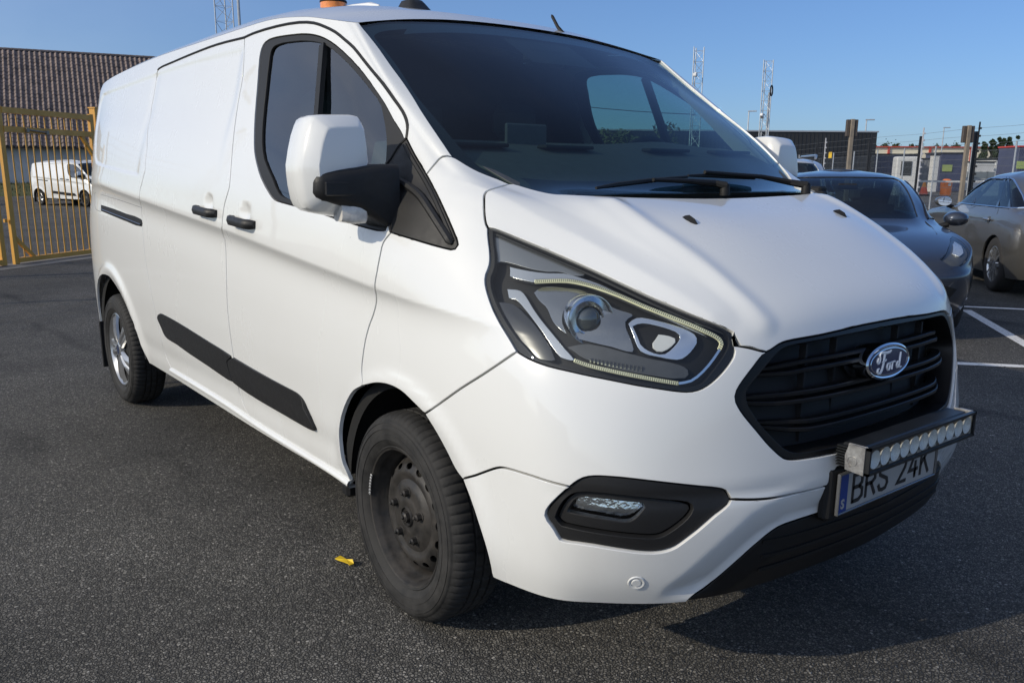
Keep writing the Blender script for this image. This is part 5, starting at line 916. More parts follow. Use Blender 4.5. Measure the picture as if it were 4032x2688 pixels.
def strokes(name, S, mat, par, sc=1.25):
    m = MB()
    for st in S:
        P = np.array(st)*sc; n = len(P)
        T = np.linspace(0, n-1, (n-1)*6+1); C = np.stack([np.interp(T, range(n), P[:, k]) for k in range(3)], 1)
        for _ in range(3): C[1:-1, :2] = C[1:-1, :2]*.5+.25*(C[:-2, :2]+C[2:, :2])
        V = []
        for i in range(len(C)):
            d = C[min(i+1, len(C)-1), :2]-C[max(i-1, 0), :2]; d = d/(np.linalg.norm(d)+1e-9); s = np.array([-d[1], d[0]])
            for w, h in ((-1, .0096), (-.5, .0132), (.5, .0132), (1, .0096)):
                q = C[i, :2]+s*w*C[i, 2]; V.append(bx+tilt @ Vector((h, q[0], q[1])))
        m.add(V, [(i*4+j, i*4+j+1, (i+1)*4+j+1, (i+1)*4+j) for i in range(len(C)-1) for j in range(3)])
    return m.build(name, mat, par, True)
strokes('badge_script', STROKES, M_BADGEINK, badge)
# ---- lower grille slats, plate holder, number plate
for zz, xx in ((.475, .99), (.435, .985), (.395, .972)):
    V_ = []; n = 24
    for i in range(n+1):
        y = .47*(2*i/n-1); X_, _ = skin(*UAT(abs(y), zz)); xb = X_[0]-.004
        for a, b in ((.004, .004), (-.016, .007), (-.016, -.006), (.004, -.004)): V_.append((xb+a, y, zz+b))
    MB().add(V_, [(i*4+j, i*4+(j+1) % 4, (i+1)*4+(j+1) % 4, (i+1)*4+j) for i in range(n) for j in range(4)]+[(0, 1, 2, 3), (n*4+3, n*4+2, n*4+1, n*4)]).build('lower_slat', M_GRILLE, valance)
for zz in (.455, .415):
    for y0, y1 in ((-.42, -.27), (-.25, -.02), (.02, .25), (.27, .42)):
        MB().box((.972, (y0+y1)/2, zz), (.02, y1-y0, .026)).build('intake_slot', M_BLACKHOLE, valance)
holder = MB().box((1.030, 0, .575), (.036, .585, .150), bev=.012).build('plate_holder', M_BLACK, van, True)
plate = MB().box((1.053, 0, .576), (.008, .522, .112), bev=.003).build('number_plate', M_PLATE, van, True)
MB().box((1.0575, 0, .6305), (.010, .53, .006), bev=.002).box((1.0575, 0, .5205), (.010, .53, .006), bev=.002).box((1.0575, -.2625, .5755), (.010, .006, .116), bev=.002).box((1.0575, .2625, .5755), (.010, .006, .116), bev=.002).build('plate_rim', M_SATIN, plate, True)
MB().box((1.0576, -.2385, .576), (.0014, .042, .1045)).build('country_band', M_PLATEBLUE, plate)
def text_mesh(name, s, mat, par, size, M, depth=.0008, bold=0.0, sx=1.0, space=1.0):
    cu = bpy.data.curves.new(name, 'FONT'); cu.body = s; cu.size = size; cu.extrude = depth; cu.offset = bold; cu.align_x = 'CENTER'; cu.align_y = 'CENTER'; cu.space_character = space
    ob = bpy.data.objects.new(name, cu); COL.objects.link(ob)
    bpy.context.view_layer.update()
    me = bpy.data.meshes.new_from_object(ob.evaluated_get(bpy.context.evaluated_depsgraph_get()))
    COL.objects.unlink(ob); bpy.data.objects.remove(ob)
    co = np.empty(len(me.vertices)*3); me.vertices.foreach_get('co', co); co = co.reshape(-1, 3)
    w = co[:, 0].max()-co[:, 0].min(); hh = co[:, 1].max()-co[:, 1].min()
    co[:, 0] -= (co[:, 0].max()+co[:, 0].min())/2; co[:, 1] -= (co[:, 1].max()+co[:, 1].min())/2
    co[:, 0] *= sx
    me.vertices.foreach_set('co', co.ravel()); me.transform(M); me.materials.clear(); me.materials.append(mat); me.update()
    o = bpy.data.objects.new(name, me); COL.objects.link(o); o.parent = par; return o
MX = Matrix(((0, 0, 1, 0), (1, 0, 0, 0), (0, 1, 0, 0), (0, 0, 0, 1)))     # text plane facing forward
def on_face(x, y, z): return Matrix.Translation((x, y, z)) @ MX
# tall narrow plate letters, drawn as strokes of even width (unit box 0..1 x 0..1)
GLY = {
 'B': [[(0, 0), (0, 1), (.62, 1), (.92, .88), (.92, .64), (.62, .53), (0, .53)], [(.62, .53), (1, .40), (1, .13), (.66, 0), (0, 0)]],
 'R': [[(0, 0), (0, 1), (.62, 1), (.95, .87), (.95, .60), (.62, .47), (0, .47)], [(.52, .47), (1, 0)]],
 'S': [[(.97, .80), (.82, .97), (.5, 1), (.18, .96), (.03, .80), (.10, .62), (.5, .51), (.90, .40), (1, .22), (.84, .04), (.5, 0), (.16, .04), (0, .22)]],
 '2': [[(.03, .78), (.18, .96), (.5, 1), (.84, .95), (.97, .77), (.86, .56), (.45, .28), (.02, 0), (1, 0)]],
 '4': [[(.72, 0), (.72, .30)], [(1, .30), (0, .30), (.58, 1)], [(.72, .12), (.72, .62)]],
 'K': [[(0, 0), (0, 1)], [(.95, 1), (.05, .42)], [(.36, .62), (1, 0)]]}
def letters(s, x, y0, z0, w, h, adv, lw, gaps, mat, par):
    y = y0
    for ch in s:
        if ch == ' ': y += gaps; continue
        m = MB()
        for st in GLY[ch]:
            P = [Vector((y+p[0]*w, z0+p[1]*h)) for p in st]
            V = []; n = len(P)
            for i in range(n):
                a = (P[i]-P[i-1]).normalized() if i else (P[1]-P[0]).normalized(); b = (P[i+1]-P[i]).normalized() if i < n-1 else a
                t = (a+b); t = t.normalized() if t.length > .3 else b
                nn = Vector((-t.y, t.x)); k = lw/2/max(.5, nn.dot(Vector((-a.y, a.x))))
                e = Vector((0, 0)) if 0 < i < n-1 else (a if i else -b)*lw*.3
                for sgn in (-1, 1):
                    q = P[i]+nn*k*sgn+e; V.append((x, q.x, q.y))
            V += [(x+.0014, v[1], v[2]) for v in V]; o = 2*n
            F = []
            for i in range(n-1):
                a0, a1, b0, b1 = 2*i, 2*i+1, 2*i+2, 2*i+3
                F += [(o+a0, o+b0, o+b1, o+a1), (a0, o+a0, o+a1+0, a1) if i == 0 else (a0, b0, o+b0, o+a0), (a1, o+a1, o+b1, b1), (a0, b0, o+b0, o+a0)]
            m.add(V, F)
        m.build('plate_letter', mat, par); y += adv
letters('BRS 24K', 1.0572, -.190, .5405, .046, .074, .0655, .0105, .036, M_INK, plate)
text_mesh('country_letter', 'S', M_PLATE, plate, .036, on_face(1.0586, -.2385, .546), bold=.0012)
# ---- light bar
bar = MB().box((1.094, 0, .694), (.064, .556, .066), bev=.006).build('light_bar', M_ALUBLK, van, True)
MB().box((1.141, 0, .7265), (.012, .574, .007)).box((1.141, 0, .6605), (.012, .574, .007)).box((1.141, -.2835, .6935), (.012, .007, .073)).box((1.141, .2835, .6935), (.012, .007, .073)).build('bar_frame', M_ALUBLK, bar)
for i in range(11):
    y = -.249+.0498*i
    MB().lathe([(.0, -.013), (.006, -.012), (.014, -.009), (.020, -.004), (.0238, .0), (.0246, .0)], 22, (1.1405, y, .6935), 'x').build('led_cup', M_LEDCUP, bar, True)
    MB().lathe([(.0, -.010), (.004, -.012), (.005, -.02)], 10, (1.1405, y, .6935), 'x').build('led', M_PLATE, bar, True)
MB().box((1.1425, 0, .6935), (.0016, .560, .060)).build('bar_glass', M_LENS, bar)
for s in (-1, 1):
    eb = MB().box((1.112, s*.2815, .694), (.056, .008, .074), bev=.003)
    pl = [(1.085, .662), (1.135, .657), (1.135, .730), (1.10, .731), (1.09, .726), (1.082, .70)]
    eb.prism([(p[0], p[1]) for p in pl], 0, .006, Matrix(((1, 0, 0, 0), (0, 0, s, s*.285), (0, 1, 0, 0), (0, 0, 0, 1))))
    e = eb.build('end_bracket', M_ALU, bar)
    MB().lathe([(.004, .001), (.0045, .007), (.011, .008), (.0125, .004), (.0125, -.004)], 16, (1.104, s*.289, .688), 'y').build('bracket_bolt', M_ALU, bar, True)
    fins = MB()
    for i in range(8): fins.box((1.072, s*.279, .669+.0072*i), (.036-.0022*abs(i-3.5), .020, .0036))
    fins.build('cooling_fins', M_ALUBLK, bar)
    MB().box((1.06, s*.19, .655), (.06, .03, .008)).box((1.035, s*.19, .63), (.008, .03, .05)).build('bar_mount', M_ALUBLK, bar)
# ---- bonnet washer jets
for s in (-1, 1):
    p, n = on_skin(*SPOTS['nozzle'], .0); p.y = s*abs(p.y); n.y = s*abs(n.y) if s > 0 else -abs(n.y)
    j = loft('washer_jet', [[Vector((-.022, a*.010, 0)) for a in (-1, -.3, .3, 1)]+[Vector((-.022, .0, .004))], [Vector((-.008, a*.014, -.001)) for a in (-1, -.3, .3, 1)]+[Vector((-.008, 0, .012))], [Vector((.014, a*.013, -.001)) for a in (-1, -.3, .3, 1)]+[Vector((.014, 0, .010))], [Vector((.026, a*.006, -.001)) for a in (-1, -.3, .3, 1)]+[Vector((.026, 0, .002))]], M_BLACK, bonnet)
    j.data.transform(Matrix.Translation(p) @ Matrix((Vector((n.z, 0, -n.x)).normalized(), n.cross(Vector((n.z, 0, -n.x)).normalized()), n)).transposed().to_4x4())
# ---- wipers
def wiper(blade, arm_, hb, ha, pivot):
    b = [on_skin(abs(u), v, h) for (u, v), h in zip(blade, hb)]
    return b
for bl, ar in WIPERS:
    pb = [Vector(q) for q in bl]; pa = [Vector(q) for q in ar]
    w = MB().tube(pb, [.004]+[.0075]*(len(pb)-2)+[.004], 6).build('wiper', M_BLACK, van, True)
    MB().tube([p+Vector((.006, 0, .010)) for p in pa], [.006, .008, .011, .014][:len(pa)], 8).build('wiper_arm', M_BLACK, w, True)
    MB().lathe([(.0, .02), (.012, .018), (.016, .008), (.017, -.02)], 14, tuple(pa[-1]+Vector((.0, 0, .0))), 'z').build('wiper_pivot', M_BLACK, w, True)
for s in (1,):
    MB().box((.285, s*.735, 1.335), (.06, .05, .03), bev=.008).box((.32, s*.70, 1.322), (.05, .03, .02), bev=.006).build('cowl_corner', M_BLACK, van, True)
# ---- roof equipment
BC = (-1.30, -.455, 2.004)
beac = MB().lathe([(.058, -.0), (.058, .036)], 32, BC, 'z').build('amber_beacon', M_BLACK, van, True)
MB().lathe([(.052, .034), (.0555, .038), (.0555, .076), (.052, .079)], 32, BC, 'z').build('beacon_lens', M_AMBER, beac, True)
MB().lathe([(.0, .0925), (.04, .0915), (.055, .087), (.0575, .079), (.052, .077)], 32, BC, 'z').build('beacon_cap', M_BLACK, beac, True)
def pod(cx, cy, cz, lx, ly, h, name):
    secs = []
    for zz, f in ((-.02, 1.0), (.0, 1.0), (h*.25, .86), (h*.75, .62), (h*.97, .50), (h, .42)):
        secs.append([(cx+lx*f*a-.02*zz/h, cy+ly*f*b, cz+zz) for a, b in ((1, .6), (.8, 1), (-.8, 1), (-1, .6), (-1, -.6), (-.8, -1), (.8, -1), (1, -.6))])
    return loft(name, secs, M_TRIM, van, 50)
pod(-1.20, -.12, 2.060, .078, .066, .060, 'roof_sensor_pod')
pod(-1.90, -.50, 2.05, .04, .05, .035, 'roof_marker')
an = MB().tube([(-.66, .27, 1.955), (-.70, .27, 1.99), (-.735, .27, 2.035), (-.74, .27, 2.042)], [.009, .007, .0065, .003], 8).build('aerial', M_BLACK, van, True)
# ---- cab interior
skin_patch('pillar_lining', 4.15, 6.6, 9.6, 12.95, M_HEADLINER, -.030, mirror=True)
skin_patch('door_card', 6.6, 9.3, 4, 8.15, M_INT, -.055, mirror=True)
skin_patch('cab_lining', 8.95, 9.35, 8.2, 12.95, M_INT, -.055, mirror=True)
skin_patch('cab_top_lining', 6.2, 9.4, 12.76, 12.98, M_INT, -.045, mirror=True)
_gl = roof_grid(30, 10); _gl[..., 2] -= .05; _hh, _ww = _gl.shape[:2]
mesh_obj('headliner', _gl[:14].reshape(-1, 3), [(j*_ww+i, j*_ww+i+1, (j+1)*_ww+i+1, (j+1)*_ww+i) for j in range(13) for i in range(_ww-1)], M_INT, van)
MB().prism([(-.88, .36), (.88, .36), (.90, 1.2), (.86, 1.5), (.77, 1.86), (.62, 1.95), (0, 1.99), (-.62, 1.95), (-.77, 1.86), (-.86, 1.5), (-.90, 1.2)], -1.42, -1.39, Matrix(((0, 0, 1, 0), (1, 0, 0, 0), (0, 1, 0, 0), (0, 0, 0, 1)))).build('bulkhead', M_INT, van)
dash = loft('dashboard', [[(x, y*(1 if x < -.2 else .93 if x < 0 else .86 if x < .2 else .78), z) for x, z in ((.27, 1.33), (.12, 1.41), (-.06, 1.47), (-.20, 1.497+.018*math.exp(-((y-.40)/.22)**2)), (-.30, 1.485+.03*math.exp(-((y-.40)/.22)**2)), (-.33, 1.42), (-.28, 1.2), (-.26, .95), (.25, .95))] for y in np.linspace(-.84, .84, 25)], M_DASH, van, 40)
for y in (-.62, -.25, .25, .62): MB().box((-.05, y, 1.477), (.05, .22, .012), bev=.004).build('dash_vent', M_BLACK, dash, True)
MB().box((-.16, -.335, 1.505), (.012, .180, .10), bev=.005).build('dash_screen', M_DASH, dash, True)
swc = Vector((-.36, .40, 1.36)); swM = Matrix.Rotation(math.radians(-62), 3, 'Y')
wh = MB().tube([swc+swM @ Vector((.19*math.cos(a), .19*math.sin(a), 0)) for a in np.linspace(0, 2*math.pi, 40, endpoint=False)], .015, 8, closed=True)
wh.bar(swc+swM @ Vector((-.18, 0, 0)), swc+swM @ Vector((.18, 0, 0)), .03, .02).bar(swc+swM @ Vector((0, -.18, 0)), swc+swM @ Vector((0, .18, 0)), .03, .02).build('steering_wheel', M_BLACK, van, True)
def seat(y, w):
    st = loft('seat', [[(x, yy, z) for x, z in ((-.55, .95), (-.62, 1.02), (-1.02, .98), (-1.16, 1.52), (-1.22, 1.54), (-1.28, 1.50), (-1.16, .9), (-.6, .85))] for yy in np.linspace(y-w/2, y+w/2, 7)], M_SEAT, van, 60)
    for dy in ((0,) if w < .6 else (-w/4, w/4)): MB().box((-1.215, y+dy, 1.63), (.09, .26, .17), bev=.04).bar((-1.21, y+dy-.07, 1.5), (-1.21, y+dy-.07, 1.58), .012).bar((-1.21, y+dy+.07, 1.5), (-1.21, y+dy+.07, 1.58), .012).build('headrest', M_SEAT, st, True)
seat(.45, .50); seat(-.32, .86)
both(skin_patch('sensor_housing', 0, .62, 12.22, 12.8, M_BLACK, -.016, ws, 8, 8))
MB().box((-.44, -.02, 1.815), (.05, .20, .06), bev=.02).build('interior_mirror', M_BLACK, van, True)
both(MB().lathe([(.0, .004), (.055, .003), (.06, 0)], 18, (0, 0, 0), 'z').xform(Matrix.Translation(on_skin(4.8, 10.25, -.036)[0]) @ (-on_skin(4.8, 10.25)[1]).to_track_quat('Z', 'Y').to_matrix().to_4x4()).build('tweeter', M_GREYPL, van, True)) if False else None
# ---- wheels
def cdt_plate(outer, holes, grid, zfun, name, mat, par, thick=.004, M=None):
    """sheet with real holes: outline and holes in the plane, height from zfun"""
    pts = list(outer); edges = [(i, (i+1) % len(outer)) for i in range(len(outer))]; lp = [(0, len(outer))]
    for h in holes:
        k = len(pts); pts += list(h); edges += [(k+i, k+(i+1) % len(h)) for i in range(len(h))]; lp.append((k, len(h)))
    P = np.array(pts, float); g = np.array(grid, float)
    m = inside(P[:len(outer)], g) & (dist_poly(P[:len(outer)], g) > .003)
    for k, n in lp[1:]: m &= ~inside(P[k:k+n], g) & (dist_poly(P[k:k+n], g) > .003)
    r = geometry.delaunay_2d_cdt([Vector(p) for p in np.vstack([P, g[m]])], edges, [], 0, 1e-6, True)
    V = np.array([tuple(v) for v in r[0]]); F = np.array([f for f in r[2] if len(f) == 3]); c = V[F].mean(1)
    k_ = inside(P[:len(outer)], c)
    for k, n in lp[1:]: k_ &= ~inside(P[k:k+n], c)
    F = F[k_]; idx = {q: o for o, src in enumerate(r[3]) for q in src}
    z = zfun(V); X = np.column_stack([V, z]); n0 = len(X)
    B = X.copy(); B[:, 2] -= thick
    faces = [tuple(f) for f in F]+[tuple(int(i)+n0 for i in f[::-1]) for f in F]
    for k, n in lp:
        ids = [idx[k+i] for i in range(n)]
        for i in range(n):
            a, b = ids[i], ids[(i+1) % n]; faces.append((a, a+n0, b+n0, b))
    A = np.vstack([X, B])
    if M is not None: A = np.array([tuple(M @ Vector(p)) for p in A])
    return mesh_obj(name, A, faces, mat, par, True, sharp=35)
# wheel space: x forward, z up, local +w outwards; MW maps (x, z, w) to the van's right side
MW = Matrix(((1, 0, 0, 0), (0, 0, -1, 0), (0, 1, 0, 0), (0, 0, 0, 1)))
def tyre_mesh(par):
    n = 360; prof = [(.214, -.940, 0), (.222, -.949, 0), (.226, -.953, 0), (.229, -.950, 0), (.236, -.957, 0), (.250, -.9635, 0), (.2505, -.9655, 0), (.268, -.967, 0), (.2685, -.9655, 0), (.284, -.9655, 0), (.2845, -.9675, 0), (.297, -.965, 0), (.2975, -.963, 0), (.303, -.961, 0), (.3035, -.963, 0), (.309, -.960, 0), (.3095, -.958, 0), (.315, -.955, 1), (.322, -.949, 1), (.329, -.938, 1), (.3335, -.922, 1), (.335, -.908, 1), (.335, -.897, 1), (.327, -.8955, 0), (.327, -.889, 0), (.335, -.8875, 2), (.335, -.866, 2), (.327, -.8645, 0), (.327, -.858, 0), (.335, -.8565, 2), (.335, -.835, 2), (.327, -.8335, 0), (.327, -.826, 0), (.335, -.825, 1), (.334, -.80, 1), (.318, -.777, 1), (.29, -.765, 0), (.25, -.765, 0), (.22, -.78, 0)]
    V = []; F = []
    for r, y, t in prof:
        for j in range(n):
            a = 2*math.pi*j/n; rr = r
            if t == 1 and j % 5 == 0: rr -= .0045
            if t == 2 and (j+2) % 8 == 0: rr -= .005
            V.append((rr*math.cos(a), y+.862, rr*math.sin(a)))
    for i in range(len(prof)-1):
        for j in range(n):
            j2 = (j+1) % n; F.append((i*n+j2, i*n+j, (i+1)*n+j, (i+1)*n+j2))
    m = MB().add(V, F); return m.build('tyre', M_TYRE, par, True, 50)
def ring(r, n, a0=0): return [(r*math.cos(a0+2*math.pi*i/n), r*math.sin(a0+2*math.pi*i/n)) for i in range(n)]
def hexnut(c, r, h, st=.010):
    m = MB(); m.prism(ring(r, 6), 0, h); m.lathe([(r*.8, h), (r*.55, h+.004), (.0, h+.004)], 12, (0, 0, 0), 'z'); m.lathe([(r*1.35, 0), (r*1.3, .003), (r, .004)], 16, (0, 0, 0), 'z'); m.lathe([(.0055, h), (.0055, h+st), (.004, h+st+.002), (0, h+st+.002)], 10, (0, 0, 0), 'z')
    m.xform(MW @ Matrix.Translation(c)); return m
def steel_wheel(name_loc, par, rot=0.0):
    w = bpy.data.objects.new('wheel', None); COL.objects.link(w); w.parent = par; w.empty_display_size = .1
    tyre_mesh(w)
    MB().lathe([(.212, -.930), (.219, -.943), (.2225, -.947), (.221, -.9495), (.216, -.9475), (.2095, -.935), (.205, -.925), (.203, -.905), (.1985, -.90), (.194, -.880), (.192, -.850), (.190, -.80), (.2, -.78)], 96, (0, .862, 0)).build('rim', M_STEEL, w, True, 40)
    def prof(V):
        r = np.hypot(V[:, 0], V[:, 1])
        return np.interp(r, [0, .036, .044, .056, .064, .094, .104, .118, .132, .142, .166, .178, .192], [.066, .066, .068, .068, .064, .063, .058, .050, .056, .060, .046, .030, .010])
    holes = [ring(.034, 28)]
    for k in range(16):
        a = 2*math.pi*k/16+rot; c = (.160*math.cos(a), .160*math.sin(a)); h = []
        for q in ring(1, 16):
            e = (q[0]*.0095, q[1]*.0165); h.append((c[0]+e[0]*math.cos(a)-e[1]*math.sin(a), c[1]+e[0]*math.sin(a)+e[1]*math.cos(a)))
        holes.append(h)
    grid = [p for r in np.arange(.04, .19, .007) for p in ring(r, max(24, int(r*900)), r*9)]
    cdt_plate(ring(.1915, 96), holes, grid, prof, 'wheel_disc', M_STEEL, w, .004, MW)
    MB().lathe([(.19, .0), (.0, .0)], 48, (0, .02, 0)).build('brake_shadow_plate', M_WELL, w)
    MB().lathe([(.034, -.03), (.034, -.068), (.030, -.074), (.028, -.068), (.012, -.064)], 32, (0, 0, 0)).build('hub_ring', M_STEEL, w, True)
    h = MB()
    h2 = hexnut(Vector((0, 0, .064)), .019, .016, .008); h2.build('hub_nut', M_STEEL, w, True, 30)
    for k in range(5):
        a = 2*math.pi*k/5+math.radians(12)+rot
        hexnut(Vector((.080*math.cos(a), .080*math.sin(a), .062)), .0125, .019, .008).build('wheel_nut', M_STEEL, w, True, 30)
    # balance weight on the rim edge
    bw = MB()
    for k in range(7):
        a = math.radians(158+3.0*k); bw.box((.2165*math.cos(a), -.0895, .2165*math.sin(a)), (.010, .006, .0115), Matrix.Rotation(-a+math.pi/2, 3, 'Y') @ Matrix.Identity(3), bev=.002)
    bw.build('balance_weight', M_ALU, w)
    return w
def cap_wheel(par):
    w = bpy.data.objects.new('wheel', None); COL.objects.link(w); w.parent = par; w.empty_display_size = .1
    tyre_mesh(w)
    MB().lathe([(.19, -.06), (.204, -.075), (.213, -.086), (.216, -.090), (.220, -.088), (.2225, -.080), (.214, -.070)], 72, (0, 0, 0)).build('cap_rim', M_SILVER, w, True, 40)
    MB().lathe([(.21, -.068), (.1, -.070), (.0, -.070)], 48, (0, 0, 0)).build('cap_back', M_WELL, w)
    cap = MB().lathe([(.048, -.07), (.046, -.092), (.036, -.098), (.030, -.098)], 40, (0, 0, 0)); hub = cap.build('hub_cap', M_SILVER, w, True, 40)
    MB().lathe([(.030, -.0985), (.0, -.1)], 32, (0, 0, 0)).build('cap_badge', M_LOGOBLUE, hub)
    for k in range(10):
        a = 2*math.pi*k/10; pair = (k % 2)
        secs = []
        for t in np.linspace(0, 1, 7):
            r = .036+.178*t; aa = a+(.16 if pair else -.16)*math.sin(t*2.0)+.05*t
            wd = .012+.022*t**1.3; zt = .094-.012*t**2+.006*math.sin(math.pi*t)
            c = Vector((r*math.cos(aa), r*math.sin(aa), 0)); s = Vector((-math.sin(aa), math.cos(aa), 0))
            secs.append([c-s*wd+Vector((0, 0, zt-.018)), c-s*wd*.85+Vector((0, 0, zt-.003)), c-s*wd*.1+Vector((0, 0, zt)), c+s*wd*.55+Vector((0, 0, zt-.007)), c+s*wd+Vector((0, 0, zt-.018))])
        m = MB(); V = [p for sec in secs for p in sec]; m.add(V, [(i*5+j, i*5+j+1, (i+1)*5+j+1, (i+1)*5+j) for i in range(6) for j in range(4)]); m.xform(MW)
        m.build('cap_spoke', M_SILVER, w, True, 30)
    return w
def copy_tree(o, par=None):
    c = o.copy(); COL.objects.link(c)
    if par is not None: c.parent = par
    for ch in list(o.children): copy_tree(ch, c)
    return c
wf = steel_wheel(None, van, .1); wf.location = (0, -.862, .335); wf.rotation_euler = (0, 0, -.041)
wr = cap_wheel(van); wr.location = (-3.3, -.862, .335); wr.rotation_euler = (0, .22, 0)
w2 = copy_tree(wf, van); w2.location = (0, .862, .335); w2.rotation_euler = (0, 0, math.pi-.041)
w3 = copy_tree(wr, van); w3.location = (-3.3, .862, .335); w3.rotation_euler = (0, 0, math.pi)
# mud flaps
for cx in (-3.72,):
    for s in (-1, 1): MB().box((cx, s*.86, .30), (.012, .20, .30), bev=.005).build('mud_flap', M_RUBBER, van)
MB().box((-.44, -.90, .29), (.05, .05, .05), bev=.01).build('sill_plug', M_BLACK, van)
# ================================================================ SETTING
def asphalt():
    m, nt, b = _new('asphalt'); L = nt.links
    tc = N(nt, 'ShaderNodeTexCoord')
    v1 = N(nt, 'ShaderNodeTexVoronoi'); v1.inputs['Scale'].default_value = 105; v1.inputs['Randomness'].default_value = 1
    v2 = N(nt, 'ShaderNodeTexVoronoi', feature='DISTANCE_TO_EDGE'); v2.inputs['Scale'].default_value = 105
    n0 = N(nt, 'ShaderNodeTexNoise'); n0.inputs['Scale'].default_value = 60; n0.inputs['Detail'].default_value = 2
    for v in (v1, v2, n0): L.new(tc.outputs['Object'], v.inputs['Vector'])
    sep = N(nt, 'ShaderNodeSeparateColor'); L.new(v1.outputs['Color'], sep.inputs[0])
    cr = N(nt, 'ShaderNodeValToRGB'); e = cr.color_ramp.elements
    e[0].position = 0; e[0].color = (.085, .081, .072, 1); e[1].position = 1; e[1].color = (.42, .40, .36, 1)
    for p, c in ((.45, (.142, .135, .120)), (.80, (.195, .185, .165)), (.93, (.225, .213, .19)), (.975, (.25, .235, .21))):
        q = cr.color_ramp.elements.new(p); q.color = rgb(c)
    L.new(sep.outputs[0], cr.inputs[0])
    # binder between the stones
    ed = N(nt, 'ShaderNodeMapRange'); ed.inputs['From Min'].default_value = .0; ed.inputs['From Max'].default_value = .21; L.new(v2.outputs['Distance'], ed.inputs['Value'])
    mx = N(nt, 'ShaderNodeMix', data_type='RGBA'); mx.inputs['A'].default_value = (.028, .027, .026, 1); L.new(cr.outputs[0], mx.inputs['B']); L.new(ed.outputs[0], mx.inputs['Factor'])
    # worn and oily patches
    nl = N(nt, 'ShaderNodeTexNoise'); nl.inputs['Scale'].default_value = .55; nl.inputs['Detail'].default_value = 7; nl.inputs['Roughness'].default_value = .62; L.new(tc.outputs['Object'], nl.inputs['Vector'])
    pr = N(nt, 'ShaderNodeMapRange'); pr.inputs['From Min'].default_value = .3; pr.inputs['From Max'].default_value = .7; pr.inputs['To Min'].default_value = .66; pr.inputs['To Max'].default_value = 1.42; L.new(nl.outputs['Fac'], pr.inputs['Value'])
    ns = N(nt, 'ShaderNodeTexNoise'); ns.inputs['Scale'].default_value = 1.6; ns.inputs['Detail'].default_value = 5
    mp = N(nt, 'ShaderNodeMapping'); mp.inputs['Scale'].default_value = (.35, 1.6, 1); mp.inputs['Location'].default_value = (4, 1, 0); L.new(tc.outputs['Object'], mp.inputs['Vector']); L.new(mp.outputs[0], ns.inputs['Vector'])
    st = N(nt, 'ShaderNodeMapRange'); st.inputs['From Min'].default_value = .58; st.inputs['From Max'].default_value = .75; st.inputs['To Min'].default_value = 1; st.inputs['To Max'].default_value = .42; L.new(ns.outputs['Fac'], st.inputs['Value'])
    k = N(nt, 'ShaderNodeMath', operation='MULTIPLY'); L.new(pr.outputs[0], k.inputs[0]); L.new(st.outputs[0], k.inputs[1])
    vm = N(nt, 'ShaderNodeVectorMath', operation='SCALE'); L.new(mx.outputs['Result'], vm.inputs[0]); L.new(k.outputs[0], vm.inputs['Scale'])
    L.new(vm.outputs[0], b.inputs['Base Color'])
    b.inputs['Roughness'].default_value = .82; b.inputs['Specular IOR Level'].default_value = .35
    hh = N(nt, 'ShaderNodeMath', operation='MULTIPLY_ADD'); hh.inputs[1].default_value = .55; L.new(ed.outputs[0], hh.inputs[0])
    hs = N(nt, 'ShaderNodeMath', operation='MULTIPLY'); hs.inputs[1].default_value = .8; L.new(sep.outputs[1], hs.inputs[0]); L.new(hs.outputs[0], hh.inputs[2])
    bp = N(nt, 'ShaderNodeBump'); bp.inputs['Strength'].default_value = 1.0; bp.inputs['Distance'].default_value = .009; L.new(hh.outputs[0], bp.inputs['Height']); L.new(bp.outputs[0], b.inputs['Normal'])
    return m
M_ASPHALT = asphalt()
def ground_z(x, y):
    q = .781*x+.624*y; e = -.624*x+.781*y
    return -.2*sstep(-15, -26, q)*sstep(26, 18, np.abs(e-14))
gx = np.unique(np.round(np.concatenate([np.linspace(-90, 30, 121), np.linspace(-900, -90, 12), np.linspace(30, 900, 12)]), 3))
gy = np.unique(np.round(np.concatenate([np.linspace(-40, 60, 101), np.linspace(-900, -40, 12), np.linspace(60, 900, 12)]), 3))
GX, GY = np.meshgrid(gx, gy); GZ = ground_z(GX, GY)
prop(mesh_obj('ground', np.stack([GX, GY, GZ], -1).reshape(-1, 3), [(j*len(gx)+i, j*len(gx)+i+1, (j+1)*len(gx)+i+1, (j+1)*len(gx)+i) for j in range(len(gy)-1) for i in range(len(gx)-1)], M_ASPHALT), kind='structure')
def line_paint():
    m, nt, b = _new('line_paint'); L = nt.links; tc = N(nt, 'ShaderNodeTexCoord')
    n = N(nt, 'ShaderNodeTexNoise'); n.inputs['Scale'].default_value = 38; n.inputs['Detail'].default_value = 5; L.new(tc.outputs['Object'], n.inputs['Vector'])
    r = N(nt, 'ShaderNodeMapRange'); r.inputs['From Min'].default_value = .58; r.inputs['From Max'].default_value = .68; L.new(n.outputs['Fac'], r.inputs['Value'])
    mx = N(nt, 'ShaderNodeMix', data_type='RGBA'); mx.inputs['A'].default_value = (.70, .69, .66, 1); mx.inputs['B'].default_value = (.16, .155, .15, 1); L.new(r.outputs[0], mx.inputs['Factor']); L.new(mx.outputs['Result'], b.inputs['Base Color'])
    b.inputs['Roughness'].default_value = .7
    bp = N(nt, 'ShaderNodeBump'); bp.inputs['Strength'].default_value = .4; bp.inputs['Distance'].default_value = .003; L.new(n.outputs['Fac'], bp.inputs['Height']); L.new(bp.outputs[0], b.inputs['Normal'])
    return m
M_LINE = line_paint()
